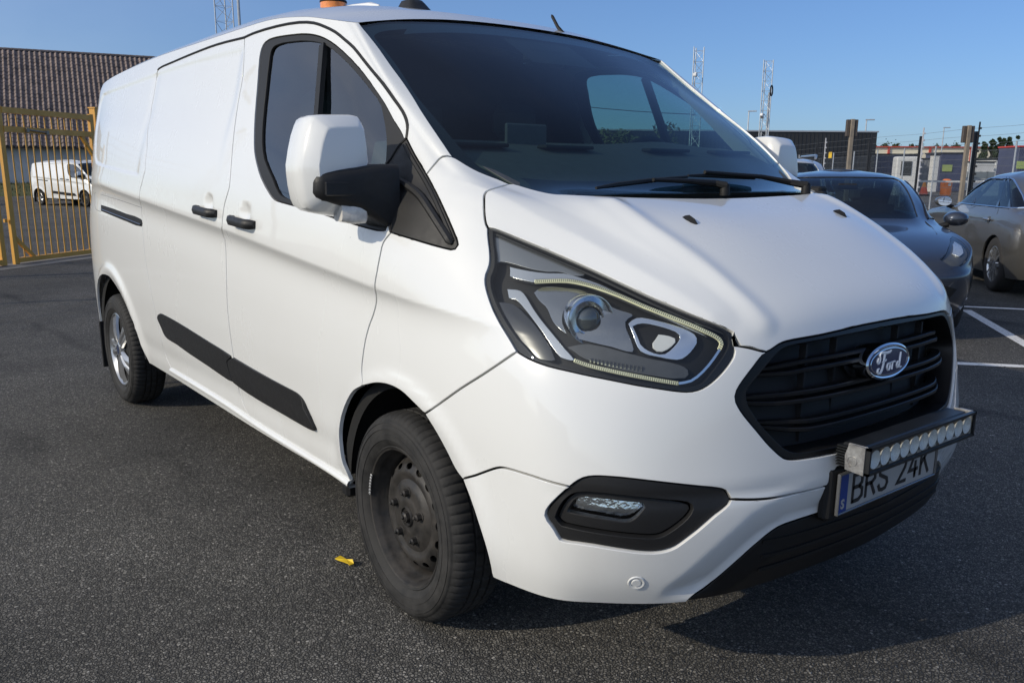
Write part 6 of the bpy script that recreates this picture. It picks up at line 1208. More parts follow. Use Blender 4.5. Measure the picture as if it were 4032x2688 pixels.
def paint_line(a, b_, w=.10):
    a, b_ = Vector((*a, 0)), Vector((*b_, 0)); d = (b_-a).normalized(); s = Vector((-d.y, d.x, 0))*w/2; n = 12
    V = []; 
    for i in range(n+1):
        p = a.lerp(b_, i/n)
        for q in (-1, 1): V.append((p.x+s.x*q, p.y+s.y*q, .004))
    prop(mesh_obj('parking_line', V, [(2*i, 2*i+2, 2*i+3, 2*i+1) for i in range(n)], M_LINE, None, False), kind='structure')
paint_line((-1.94-.37*3, 7.465-.25*3), (1.2, 9.60)); paint_line((-1.92, 7.16), (1.10, 3.25)); paint_line((-1.5, 3.71), (2.2, 6.83))
# concrete strip the gate runs on
GA = Vector((-12.65, -.11, 0)); GE = Vector((-.624, .781, 0)); GN = Vector((.781, .624, 0))
M_CONC = mat('concrete', (.15, .145, .135), .85, var=.22, vscale=3, bump=.4, bscale=60)
_c = [GA-GE*9-GN*.20, GA-GE*9+GN*.42, GA+GE*14+GN*.42, GA+GE*14-GN*.20]
prop(mesh_obj('gate_track_strip', [(p.x, p.y, .004) for p in _c], [(0, 1, 2, 3)], M_CONC, None, False), kind='structure')
# ---- yellow gate leaves
M_YEL = mat('yellow_gate_paint', (.66, .34, .055), .45, var=.12, vscale=3, rvar=.1)
M_YELD = mat('gate_latch_steel', (.30, .26, .2), .5, metal=.5)
def gate_leaf(s0, s1, label, post_right):
    g = thing('yellow_gate', label, 'gate', tuple(GA+GE*s0), math.atan2(GE.y, GE.x), 'yellow steel gate leaves')
    w = s1-s0
    def kid_(m, nm, mt=M_YEL): return m.build(nm, mt, g)
    for x in (.04, w-.04): kid_(MB().box((x, 0, 1.16), (.085, .050, 2.30)), 'stile')
    kid_(MB().box((w/2, 0, .065), (w-.16, .07, .07)), 'bottom_rail'); kid_(MB().box((w/2, 0, 1.985), (w-.16, .07, .085)), 'middle_rail'); kid_(MB().box((w/2, 0, 2.255), (w-.16, .07, .085)), 'top_rail')
    n = int(round((w-.16)/.142)); st = (w-.16)/n
    b0 = kid_(MB().box((0, 0, 1.02), (.024, .009, 1.84)), 'bar'); b1 = kid_(MB().box((0, 0, 2.12), (.024, .009, .19)), 'short_bar')
    for i in range(1, n):
        for b in (b0, b1):
            c = b if i == 1 else b.copy()
            if i > 1: COL.objects.link(c)
            c.location = (.08+st*i, 0, 0)
    kid_(MB().bar((.07, .0, .40), (.40, .0, .09), .05, .05, up=(0, 1, 0)), 'corner_brace'); kid_(MB().bar((w-.07, 0, 1.65), (w-.30, 0, 1.95), .05, .05, up=(0, 1, 0)), 'corner_brace')
    kid_(MB().box((.0-.05, .02, .66), (.05, .03, .05)), 'stop_block')
    kid_(MB().tube([(.52, -.06, 1.99), (.88, -.06, 1.965)], .013, 8).box((.50, -.05, 1.985), (.05, .05, .06)).box((.90, -.05, 1.965), (.05, .05, .06)), 'bolt_latch', M_YELD)
    return g
gate_leaf(0, 2.02, 'yellow barred gate leaf with diagonal corner brace, seen left of the large van', True)
gate_leaf(-2.2, -.16, 'yellow gate leaf cut off by the left edge of the photo', False)
for s, lab in ((2.10, 'yellow square gate post right beside the rear corner of the large van'), (-2.32, 'yellow gate post outside the left edge, at the end of the cut-off leaf')):
    p = thing('gate_post', lab, 'post', tuple(GA+GE*s-GN*.05), math.atan2(GE.y, GE.x), 'yellow gate posts')
    MB().box((.06, 0, 1.21), (.12, .12, 2.42), bev=.008).build('post_shaft', M_YEL, p); MB().box((.06, 0, 2.425), (.14, .14, .02)).build('post_cap', M_YEL, p)
# electric-fence wires with insulators inside the gate
# ---- white van in the yard behind
van2 = thing('delivery_van', 'small distant white van parked in the yard behind the yellow gate', 'van')
for ch in list(van.children):
    nm = ch.name.split('.')[0]
    if nm in ('number_plate', 'light_bar', 'amber_beacon', 'roof_sensor_pod', 'roof_marker', 'aerial', 'plate_holder', 'parking_sensor'): continue
    c = copy_tree(ch, van2)
def strip_badge(o):
    for ch in list(o.children):
        if ch.name.split('.')[0] in ('badge',):
            for q in list(ch.children): bpy.data.objects.remove(q)
            bpy.data.objects.remove(ch)
        else: strip_badge(ch)
strip_badge(van2)
van2.location = (VAN2[0], VAN2[1], -.2); van2.rotation_euler = (0, 0, .40)
# ---- tiled building behind the gate
B0 = Vector((-59.22, 6.59, 0)); BD = Vector((-57.48+59.22, 14.46-6.59, 0)).normalized(); BN = Vector((BD.y, -BD.x, 0))
bld = thing('tiled_building', 'long low white building with brown pantile roof behind the yellow gate', 'building', tuple(B0), math.atan2(BD.y, BD.x))
M_RENDER = mat('grey_render', (.46, .46, .45), .85, var=.10, vscale=1.2, bump=.3, bscale=20)
M_TILE = mat('roof_tile', (.185, .140, .120), .7, var=.45, vscale=2.2, bump=.3, bscale=30, detail=8)
M_TILE2 = mat('roof_tile_dark', (.13, .105, .095), .75, var=.35, vscale=2.0)
M_DARKTRIM = mat('dark_fascia', (.035, .03, .03), .6)
# local frame: x along the front, y into the building
MB().box((9, 6.35, 1.35), (44, 12, 3.0)).build('wall', M_RENDER, bld)
MB().box((9, -.10, 2.80), (44.4, .16, .16)).build('fascia', M_DARKTRIM, bld)
MB().box((9, .2, 2.86), (44.4, .5, .03)).build('soffit', M_DARKTRIM, bld)
RS = math.radians(45); RUN = 6.3
MB().add([(-13.3, -.15, 2.80), (31.3, -.15, 2.80), (31.3, RUN, 2.80+RUN), (-13.3, RUN, 2.80+RUN), (-13.3, 2*RUN, 2.8), (31.3, 2*RUN, 2.8)], [(0, 1, 2, 3), (3, 2, 5, 4)]).build('roof_deck', M_TILE2, bld)
def tile_mesh(nm):
    m = MB(); cs = [(-.02, .010), (.04, .075), (.10, .105), (.16, .075), (.20, .012), (.27, -.01), (.33, .008)]; V = []
    for v, dz in ((-.06, .035), (.36, .0)):
        for x, h in cs: V.append((x, v*math.cos(RS)-(h+dz)*math.sin(RS), v*math.sin(RS)+(h+dz)*math.cos(RS)))
    k = len(cs); V += [(p[0], p[1]+.02*math.sin(RS), p[2]-.03*math.cos(RS)) for p in V[:k]]
    m.add(V, [(i, i+1, k+i+1, k+i) for i in range(k-1)]+[(2*k+i, 2*k+i+1, i+1, i) for i in range(k-1)]); return m
t0 = tile_mesh('tile').build('roof_tile', M_TILE, bld, True)
rng = random.Random(4); rest = MB(); rows = int(RUN/math.cos(RS)/.335); cnt = 0
for r in range(rows):
    for c in range(-18, 66):
        x = c*.305; y = -.15+r*.335*math.cos(RS); z = 2.83+r*.335*math.sin(RS)
        jit = rng.uniform(-.012, .012)
        if cnt < 300 and r < 11 and -7 <= c < 26:
            o = t0 if cnt == 0 else t0.copy()
            if cnt: COL.objects.link(o)
            o.location = (x, y, z+jit); o.rotation_euler = (0, 0, rng.uniform(-.02, .02)); cnt += 1
        elif -10 <= c < 40:
            for_v = tile_mesh('t'); rest.add([(p[0]+x, p[1]+y, p[2]+z+jit) for p in for_v.v], for_v.f)
prop(rest.build('tile_courses', M_TILE, bld, True), kind='stuff')
rd = MB()
for i in range(-11, 40):
    rd.lathe([(.10, 0), (.13, .02), (.12, .44), (.10, .46)], 10, (i*.42, RUN, 2.83+RUN), 'x', math.radians(-20), math.radians(200))
rd.build('ridge_tiles', M_TILE2, bld)
for i, (x, z) in enumerate(((5.9, 2.45), (8.5, 2.45))):
    MB().lathe([(.0, -.08), (.12, -.08), (.14, 0)], 14, (x, .34, z), 'y').build('wall_lamp', M_DARKTRIM, bld)
# grass bank in front of it
M_GRASS = mat('grass', (.055, .075, .022), .9, var=.35, vscale=3, bump=.8, bscale=30, col2=(.10, .09, .04))
def gpt(x, y): return B0+BD*x-BN*y
V_ = []; nb = 60; rr = random.Random(2)
for i in range(nb+1):
    x = -14+44*i/nb
    for y, z in ((.4, .62), (-2.6, .5), (-5.2, .12), (-6.0, -.22)): 
        p = gpt(x, y); V_.append((p.x, p.y, z+rr.uniform(-.03, .03)))
prop(mesh_obj('grass_bank', V_, [(4*i+j, 4*i+j+1, 4*i+j+5, 4*i+j+4) for i in range(nb) for j in range(3)], M_GRASS), kind='structure')
m = MB()
for i in range(9000):
    p = gpt(rr.uniform(-14, 30), rr.uniform(-5.8, .2)); t = (-(p-B0).dot(-BN)*0)
    yy = -(p-B0).dot(BN); z = np.interp(yy, [-6, -5.2, -2.6, .4], [-.22, .12, .5, .62]); a = rr.uniform(0, 6.28); h = rr.uniform(.08, .22)
    d = Vector((math.cos(a)*.02, math.sin(a)*.02, 0)); l = Vector((rr.uniform(-.06, .06), rr.uniform(-.06, .06), h))
    q = Vector((p.x, p.y, z)); m.add([q-d, q+d, q+l], [(0, 1, 2)])
prop(m.build('grass_blades', M_GRASS), 'short grass tufts on the bank below the tiled building', 'grass', kind='stuff')
# ---- lattice masts
M_GALV = mat('galvanised', (.42, .44, .46), .5, metal=.6, var=.1, vscale=6)
M_CAMW = mat('camera_white', (.75, .75, .74), .4)
def mast(x, y, h, w, lab, rot=0, step=.42, extra=None):
    t = thing('lattice_mast', lab, 'mast', (x, y, 0), rot, 'lattice floodlight masts'); P = [Vector((w/math.sqrt(3)*math.cos(a), w/math.sqrt(3)*math.sin(a), 0)) for a in (0, 2.0944, 4.18879)]
    for p in P: MB().tube([p, p+Vector((0, 0, h))], .022, 6).build('leg', M_GALV, t)
    br = MB()
    k = int(h/step)
    for i in range(k):
        for j in range(3):
            a, b = P[j], P[(j+1) % 3]; z0, z1 = Vector((0, 0, i*step)), Vector((0, 0, (i+1)*step))
            br.tube([a+z0, b+z1], .008, 4, False) if i % 2 == 0 else br.tube([b+z0, a+z1], .008, 4, False)
            br.tube([a+z1, b+z1], .007, 4, False)
    br.build('lattice_bracing', M_GALV, t)
    return t
def cctv(par, z, side, flip=1, ang=-25):
    c = MB().box((0, side, z), (.13, .30, .13), Matrix.Rotation(math.radians(ang), 3, 'X'), bev=.02).box((0, side*.4, z+.08), (.05, abs(side)*.9, .05)); c.build('security_camera', M_CAMW, par, True)
tops = mast(-29.2, 9.64, 12, .60, 'tall lattice mast rising behind the large van, cut by the top edge', .6, .5)
MB().tube([(.5, .12, 0), (.5, .12, 11.5)], .05, 8).build('cable_duct', M_GALV, tops)
m2 = mast(-22.2, 26.6, 6.45, .42, 'lattice mast with camera seen just right of the windscreen top', .5); cctv(m2, 5.35, -.28, 1, 0)
m3 = mast(-22.3, 31.45, 6.35, .42, 'lattice mast with cable coil and camera above the far door mirror', .4); cctv(m3, 3.95, -.42)
MB().tube([(.25+.0, .22*math.cos(a), 5.05+.22*math.sin(a)) for a in np.linspace(0, 6.28, 20, endpoint=False)], .03, 6, closed=True).build('cable_coil', M_BLACK, m3)
MB().tube([(.1, .28, 0), (.1, .28, 5.0)], .05, 8).build('cable_duct', M_GALV, m3)
# ---- wooden posts with boxes
M_WOOD = mat('weathered_wood', (.27, .22, .165), .8, var=.3, vscale=5, col2=(.17, .15, .125))
M_BOXB = mat('brown_box', (.075, .06, .05), .6)
for (x, y, h), lab in (((-10.37, 18.77, 2.80), 'wooden post with dark box in front of the dark hall'), ((-8.49, 21.1, 2.66), 'wooden post with dark box beside the right-hand fence posts')):
    t = thing('wooden_post', lab, 'post', (x, y, 0), -.668, 'wooden posts with boxes')
    MB().box((0, 0, h/2), (.10, .10, h), bev=.01).build('post_shaft', M_WOOD, t)
    MB().box((-.03, -.10, h-.22), (.10, .09, .42), bev=.01).box((-.03, .10, h-.22), (.10, .09, .42), bev=.01).build('post_box', M_BOXB, t)
# ---- electric fence
M_FPOST = mat('black_fence_post', (.016, .017, .02), .55)
M_WIRE = mat('fence_wire', (.22, .23, .24), .5, metal=.6)
M_INSUL = mat('insulator', (.50, .50, .52), .5)
FA = Vector((-10.76, 23.14, 0)); FD = Vector((-.8, .6, 0)); FN = Vector((.6, .8, 0))
fs = FENCE_S
fence = thing('electric_fence', 'electric security fence of black posts and thin wires across the background', 'fence', tuple(FA), math.atan2(FD.y, FD.x))
for i, s in enumerate(fs):
    p = MB().box((s, 0, 1.26), (.07, .07, 2.52)).build('post', M_FPOST, fence)
    q = MB().bar((s-.13, .02, .2), (s-.15, .02, 2.75), .03, .03)
    for kk in range(12): q.box((s-.15, .0, .5+.19*kk), (.075, .05, .05))
    q.build('insulator_rod', M_FPOST if i % 2 else M_INSUL, fence)
wr_ = MB()
for kk in range(12):
    z = .5+.19*kk
    wr_.tube([(s_, .0, z+.012*math.sin(s_*1.3+kk)) for s_ in np.linspace(-12, 30, 40)], .0042, 4, False)
prop(wr_.build('fence_wires', M_WIRE, fence), kind='stuff')
sgn = MB().box((fs[4]-.55, -.04, 2.12), (.30, .006, .22)).build('warning_sign', mat('sign_yellow', (.75, .48, .04), .5), fence)
MB().prism([(-.05, -.05), (.05, -.05), (0, .05)], 0, .003, Matrix.Translation((fs[4]-.55, -.046, 2.12)) @ Matrix.Rotation(math.radians(90), 4, 'X')).build('warning_mark', M_INK, sgn)
# chain-link fence further back
cf = thing('chain_link_fence', 'galvanised chain link fence behind the electric fence', 'fence', (-19.17, 37.34, 0), math.atan2(-.624, .781)+math.pi)
CW = 46
for i in range(13): MB().tube([(-16+i*3.0, 0, 0), (-16+i*3.0, 0, 2.62)], .035, 8).build('post', M_GALV, cf)
cm = MB()
for i in range(int(CW/.13)):
    for d in (-1, 1):
        x0 = -20+i*.13; cm.tube([(x0, 0, .05), (x0+d*2.3, 0, 2.35)], .0028, 3, False)
for z in (.05, 2.36, 2.5, 2.6): cm.tube([(-20, 0, z), (26, 0, z)], .004, 4, False)
prop(cm.build('wire_mesh', M_WIRE, cf), kind='stuff')
# ---- dark hall
M_HALL = mat('anthracite_cladding', (.022, .024, .027), .55, var=.1, vscale=.5)
D0 = Vector((-60.5, 42.4, 0)); D1 = Vector((-39.1, 70.96, 0)); DD = (D1-D0).normalized(); DL = (D1-D0).length
hall = thing('dark_hall', 'large flat-roofed anthracite industrial hall behind the fences', 'building', tuple(D0), math.atan2(DD.y, DD.x))
MB().box((DL/2, 9, 2.55), (DL, 18, 5.1)).build('wall', M_HALL, hall)
MB().box((DL/2, 9, 5.13), (DL+.2, 18.2, .12)).build('roof_edge', mat('roof_edge_metal', (.45, .46, .47), .4, metal=.5), hall)
cl = MB()
for i in range(int(DL/.35)): cl.box((i*.35, -.02, 2.5), (.05, .05, 4.9))
prop(cl.build('cladding_ribs', M_HALL, hall), kind='stuff')
M_PANE = mat('window_pane', (.18, .21, .23), .08, spec=1.0)
for x in (DL-10.6, DL-9.4, DL-8.2, DL-20):
    w_ = MB().box((x, -.05, 2.2), (1.1, .08, 1.2)).build('window', mat('window_frame', (.10, .105, .11), .5) if x == DL-10.6 else bpy.data.materials['window_frame'], hall)
    MB().box((x, -.095, 2.2), (.95, .02, 1.05)).build('pane', M_PANE, w_)
# ---- far cream warehouse with red trim
M_CREAM = mat('cream_cladding', (.74, .68, .52), .6, var=.05, vscale=.2); M_RED = mat('red_trim', (.42, .07, .05), .5)
W0 = Vector((-120.2, 180.1, 0)); W1 = Vector((-62, 250.2, 0)); WD = (W1-W0).normalized(); WL = (W1-W0).length
wh_ = thing('cream_warehouse', 'long cream warehouse with red edge trim in the far distance', 'building', tuple(W0), math.atan2(WD.y, WD.x))
MB().box((WL/2, 14, 3.95), (WL, 28, 7.9)).build('wall', M_CREAM, wh_)
MB().box((WL/2, 13.8, 8.02), (WL+.4, 28.6, .28)).build('roof_trim', M_RED, wh_)
for i in range(10): MB().box((2+i*9.6, -.2, 4.0), (.45, .4, 7.9)).build('red_pilaster', M_RED, wh_)
# ---- site cabins
M_BLUEC = mat('blue_cabin', (.060, .070, .125), .5, var=.15, vscale=1); M_GREYC = mat('grey_cabin', (.22, .23, .24), .6, var=.1, vscale=1); M_WHITEC = mat('white_cabin', (.58, .58, .56), .6, var=.08, vscale=1); M_NAVY = mat('navy_container', (.05, .06, .11), .55, var=.2, vscale=1)
M_SIGNG = mat('green_sign', (.34, .42, .14), .5)
CR = Vector((.62, .785, 0)); CB = Vector((-.785, .62, 0))
def cabin(P, w, h, d, mt, lab, sign=None, ribs=False, win=0, roofm=None):
    t = thing('site_cabin', lab, 'cabin', P, math.atan2(CR.y, CR.x), 'cabins and containers beyond the fence')
    MB().box((w/2, d/2, h/2), (w, d, h), bev=.03).build('wall', mt, t)
    MB().box((w/2, d/2, h+.06), (w+.15, d+.15, .12)).build('roof', roofm or M_HALL, t)
    if ribs:
        r_ = MB()
        for i in range(int(w/.3)): r_.box((.15+i*.3, -.02, h/2), (.12, .05, h-.25))
        prop(r_.build('wall_ribs', mt, t), kind='stuff')
    for i in range(win):
        f = MB().box((w*(i+.5)/win, -.03, h*.55), (.9, .08, .8)).build('window', M_WHITEC, t); MB().box((w*(i+.5)/win, -.075, h*.55), (.74, .02, .64)).build('pane', M_PANE, f)
    if sign: MB().box((w*sign[0], -.06, h*sign[1]), (.9, .03, .6)).build('sign_panel', M_SIGNG, t)
    return t
for P, w, h, d, mt, lab, kw in CABINS: cabin(P, w, h, d, globals()[mt], lab, **kw)
# ---- small things by the barrier
M_ORANGE = mat('cone_orange', (.80, .10, .035), .5); M_ORANGE2 = mat('bin_orange', (.85, .20, .025), .45, var=.08, vscale=3)
cone = thing('traffic_cone', 'orange and red traffic cone between the two parked cars', 'cone', (-29.1, 60.3, 0), .3)
MB().lathe([(.30, .10), (.17, .62), (.165, .63)], 20, (0, 0, 0), 'z').build('cone_lower', M_ORANGE, cone, True)
MB().lathe([(.165, .63), (.06, 1.08), (.0, 1.10)], 20, (0, 0, 0), 'z').build('cone_top', mat('cone_amber', (.82, .30, .04), .5), cone, True)
MB().box((0, 0, .05), (.85, .85, .10), bev=.02).build('cone_base', M_BLACK, cone)
obin = thing('orange_bin', 'round orange bin with small white label beside the cone', 'bin', (-28.1, 61.5, 0), .66)
MB().lathe([(.32, .0), (.36, .05), (.40, .95), (.37, 1.05), (.20, 1.18), (0, 1.20)], 24, (0, 0, 0), 'z').build('bin_body', M_ORANGE2, obin, True)
MB().box((.12, -.40, .82), (.18, .06, .22)).build('bin_label', M_WHITEC, obin)
kio = thing('ticket_cabinet', 'white upright cabinet with dark screen behind the dark sedan', 'cabinet', (-29.0, 57.4, 0), math.atan2(CR.y, CR.x)-.2)
MB().box((0, .5, 1.35), (1.5, 1.3, 2.7), bev=.08).build('cabinet_body', M_WHITEC, kio); MB().box((-.1, -.17, 1.9), (.7, .06, .95)).build('cabinet_screen', M_GLOSSBLACK, kio)
boom = thing('barrier_boom', 'white horizontal barrier boom behind the cone', 'barrier', (-30.5, 57.5, 0), math.atan2(CR.y, CR.x))
MB().box((4.6, 0, 1.02), (9.0, .10, .14)).build('boom_arm', M_WHITEC, boom); MB().box((9.0, .15, .6), (.4, .4, 1.2), bev=.03).build('boom_box', M_WHITEC, boom)
for (x, y, h, w_), lab in (((-25.5, 62.6, 1.1, 1.0), 'white plastic block left of the wooden post base'), ((-24.6, 63.9, 1.5, .7), 'tall white plastic block right of the wooden post base')):
    t = thing('barrier_block', lab, 'barrier', (x, y, 0), .66, 'white barrier blocks'); MB().box((0, 0, h/2), (w_, .6, h), bev=.06).build('block_body', M_WHITEC, t)
# street lamps
for (x, y, h), lab in (((-48.3, 84.9, 7.1), 'slim street lamp beside the first wooden post'), ((-58.2, 122.3, 8.0), 'slim street lamp between the fence posts, further off'), ((-56.1, 75.3, 7.9), 'slim street lamp left of the far door mirror')):
    t = thing('street_lamp', lab, 'street lamp', (x, y, 0), .66, 'slim street lamps')
    MB().tube([(0, 0, 0), (0, 0, h)], [.10, .06], 8).build('lamp_post', M_GALV, t); MB().box((.35, 0, h), (.9, .2, .12), bev=.03).build('lamp_head', M_GALV, t)
# overhead line seen through the cab
prop(MB().tube([tuple(Vector((-22.0, 26.4, 3.8)).lerp(Vector((-42, 24.0, 7.2)), t)-Vector((0, 0, .5*4*t*(1-t)))) for t in np.linspace(0, 1, 13)], .022, 4).build('overhead_cable', M_BLACK), 'thin overhead cable crossing the sky behind the cab windows', 'cable')
# ---- trees
M_LEAF = mat('leaves', (.055, .085, .022), .7, var=.45, vscale=1.2, col2=(.10, .095, .03)); M_LEAFD = mat('dark_leaves', (.030, .052, .016), .7, var=.4, vscale=1.0); M_BARK = mat('bark', (.10, .08, .06), .9)
def tree(P, h, cw, lab, seed, mt, trunk=.35, n=5200, leaf=.16, col=False, base=.3, grp='trees in the background'):
    r = random.Random(seed); t = thing('tree', lab, 'tree', P, 0, grp)
    tk = MB().tube([(0, 0, 0), (.05, .03, h*.3), (.0, .08, h*.6), (.03, 0, h*.85)], [.05*h/2, .04*h/2, .025*h/2, .01], 8)
    limbs = []
    for i in range(14):
        a = r.uniform(0, 6.28); z = h*r.uniform(.2 if not col else .1, .7); e = Vector((math.cos(a)*cw*r.uniform(.4, .95), math.sin(a)*cw*r.uniform(.4, .95), z+h*r.uniform(.12, .35)))
        if col: e = Vector((math.cos(a)*cw*.6, math.sin(a)*cw*.6, z+h*.25))
        tk.tube([(0, 0, z), tuple(Vector((0, 0, z)).lerp(e, .5)+Vector((0, 0, .1))), tuple(e)], [.03*h/3, .02*h/3, .006], 6); limbs.append((Vector((0, 0, z)), e))
    tk.build('trunk', M_BARK, t)
    m = MB(); cl = []
    for a, b in limbs:
        for q in range(3): cl.append((a.lerp(b, r.uniform(.45, 1.08))+Vector((r.gauss(0, .12*cw), r.gauss(0, .12*cw), r.gauss(0, .1*cw))), cw*r.uniform(.16, .34)))
    if col:
        cl = [(Vector((r.gauss(0, cw*.3), r.gauss(0, cw*.3), h*(base+(1-base)*(i+.5)/40))), cw*(.55-.40*i/40)*r.uniform(.8, 1.2)) for i in range(40)]
    for i in range(n):
        c, rad = r.choice(cl); d = Vector((r.gauss(0, 1), r.gauss(0, 1), r.gauss(0, 1))).normalized()*rad*r.uniform(.3, 1.0)**.6; p = c+d
        u = Vector((r.gauss(0, 1), r.gauss(0, 1), r.gauss(0, .7))).normalized(); v = u.orthogonal().normalized(); s = leaf*r.uniform(.6, 1.4)
        m.add([p-u*s, p+v*s*.5, p+u*s, p-v*s*.5], [(0, 1, 2, 3)])
    m.build('crown', mt, t)
    return t
tree((-42.8, 41.5, 0), 4.2, 1.9, 'bushy green tree seen through the cab, left of two', 11, M_LEAF, n=2600, leaf=.15)
tree((-41.2, 44.6, 0), 4.4, 2.2, 'bushy green tree seen through the cab, right of two', 23, M_LEAF, n=3000, leaf=.15)
for i, (P, hh, lab) in enumerate((((-49.6, 116.0, 0), 5.6, 'dark columnar evergreen, leftmost of the tight clump at right'), ((-49.0, 117.0, 0), 5.9, 'dark columnar evergreen, second from left in the clump'), ((-48.3, 117.7, 0), 6.2, 'dark columnar evergreen, second from right in the clump'), ((-47.6, 118.6, 0), 6.35, 'dark columnar evergreen, rightmost of the clump'))):
    tree(P, hh, .85, lab, 40+i, M_LEAFD, n=5200, leaf=.20, col=True, base=.0, grp='clump of dark evergreens')
rt = random.Random(9); m = MB()
for i in range(16):
    c = W0+WD*(14+i*3.4+rt.uniform(-1, 1))+Vector((-WD.y, WD.x, 0))*60; s = rt.uniform(.35, .8)
    for q in range(110):
        p = c+Vector((rt.gauss(0, s*.7), rt.gauss(0, s*.7), 9.7+abs(rt.gauss(0, s*.8)))); u = Vector((rt.gauss(0, 1), rt.gauss(0, 1), rt.gauss(0, 1))).normalized()*.30; v = u.orthogonal()
        m.add([p-u, p+v*.5, p+u, p-v*.5], [(0, 1, 2, 3)])
prop(m.build('far_treetops', M_LEAFD), 'row of small treetops showing above the cream warehouse roof', 'trees', kind='stuff')
for i, (s0, lab) in enumerate(((11.0, 'sparse shrub left before the cream warehouse'), (29.5, 'sparse shrub right before the cream warehouse'))):
    p = W0+WD*s0+Vector((WD.y, -WD.x, 0))*70
    tree((p.x, p.y, 0), 5.5, 1.8, lab, 70+i, M_LEAF, n=700, leaf=.20, grp='sparse shrubs')
# ---- yellow scrap by the front wheel
sc_ = MB(); pts_ = [(-.045, .012), (-.03, .016), (.0, .010), (.03, .015), (.048, .008), (.050, -.012), (.035, -.008), (.01, -.014), (-.02, -.010), (-.040, -.014)]
sc_.prism(pts_, 0, .003)
sc_.v = [(p[0], p[1], p[2]+.004+.010*abs(p[1])/.012*(.5+.5*math.sin(p[0]*60))) for p in sc_.v]
o = sc_.build('plastic_scrap', mat('yellow_plastic', (.78, .53, .03), .4), None); o.location = (-.462, -.925, .002); o.rotation_euler = (0, 0, .12)
prop(o, 'small torn piece of yellow plastic on the asphalt beside the front wheel', 'litter')
# ================================================================ PARKED CARS
def car_net(L, W, H, p):
    """horseshoe net, centre of the nose to centre of the tail; rows from the sill up to the roof rail"""
    f, r = L/2-p['oh_f'], 0
    xf = p['xf']; xr = p['xr']; w = W/2
    hb, hd = p['hood'], p['deck']        # heights of the bonnet's front edge and of the boot lid
    cow, wst, rft, rgb_ = p['cowl'], p['ws_top'], p['roof_end'], p['glass_end']
    bl = p['belt']
    def row(fz, sz, rz, fx, rx, wf, wm, wr, cx=0.0):
        """front height, side height, rear height, nose x, tail x, widths"""
        a = []
        for k, (tx, ty) in enumerate(((1.0, 0), (.985, .45), (.93, .76), (.83, .93))): a.append((fx-(1-tx)*1.9, ty*wf, fz+(sz-fz)*(k/5.0)**2))
        n = (fx-.62, fx-1.15, (fx+rx)/2+.35, (fx+rx)/2-.35, rx+1.15, rx+.55)
        for k, x in enumerate(n): a.append((x, wm, sz))
        for k, (tx, ty) in enumerate(((.90, .94), (.965, .74), (.99, .42), (1.0, 0))): a.append((rx+(1-tx)*1.9, ty*wr, sz+(rz-sz)*((k+2)/5.0)**1.2))
        return a
    N = [row(.20, .20, .26, xf-.10, xr+.10, w*.93, w*.93, w*.93), row(.36, .36, .42, xf-.02, xr+.02, w*.985, w*.975, w*.98), row(.56, .58, .60, xf, xr, w, w, w),
         row(hb-.12, .76, .78, xf-.03, xr+.02, w*.99, w*.995, w*.99)]
    sh = bl-.10
    def up(fz, sz, rz, xa, xb, wf, wm, wr, x1, x2):
        a = []
        for k, t in enumerate((0, .45, .78, .96)): a.append((xa-(0, .02, .09, .26)[k], t*wf, fz+(sz-fz)*(k/4.4)**2))
        for k in range(6): a.append((x1+(x2-x1)*k/5, wm-(.02 if k in (0, 5) else 0), sz))
        for k, t in enumerate((.96, .78, .45, 0)): a.append((xb+(.22, .08, .02, 0)[k], t*wr, sz+(rz-sz)*((k+1.2)/4.2)**1.3))
        return a
    N.append(up(hb, sh, hd-.10, xf-.16, xr+.06, w*.97, w*.985, w*.96, xf-.62, xr+.5))
    N.append(up(p['hood_mid'], bl-.02, hd, cow+.62, xr+.13, w*.90, w*.955, w*.90, cow+.10, xr+.55))
    N.append(up(p['cowl_z'], bl+.02, hd+.02, cow, rgb_, w*.80, w*.935, w*.80, cow-.42, rgb_+.25))
    N.append(up((p['cowl_z']+H)/2+.03, (bl+H)/2+.0, (hd+H)/2+.05, (cow+wst)/2, (rgb_+rft)/2, w*.72, w*.825, w*.72, (cow+wst)/2-.42, (rgb_+rft)/2+.30))
    N.append(up(H-.05, H-.085, H-.06, wst, rft, w*.62, w*.685, w*.62, wst-.36, rft+.30))
    N.append(up(H, H-.02, H-.015, wst-.45, rft+.35, w*.34, w*.45, w*.34, wst-.62, rft+.50))
    return N
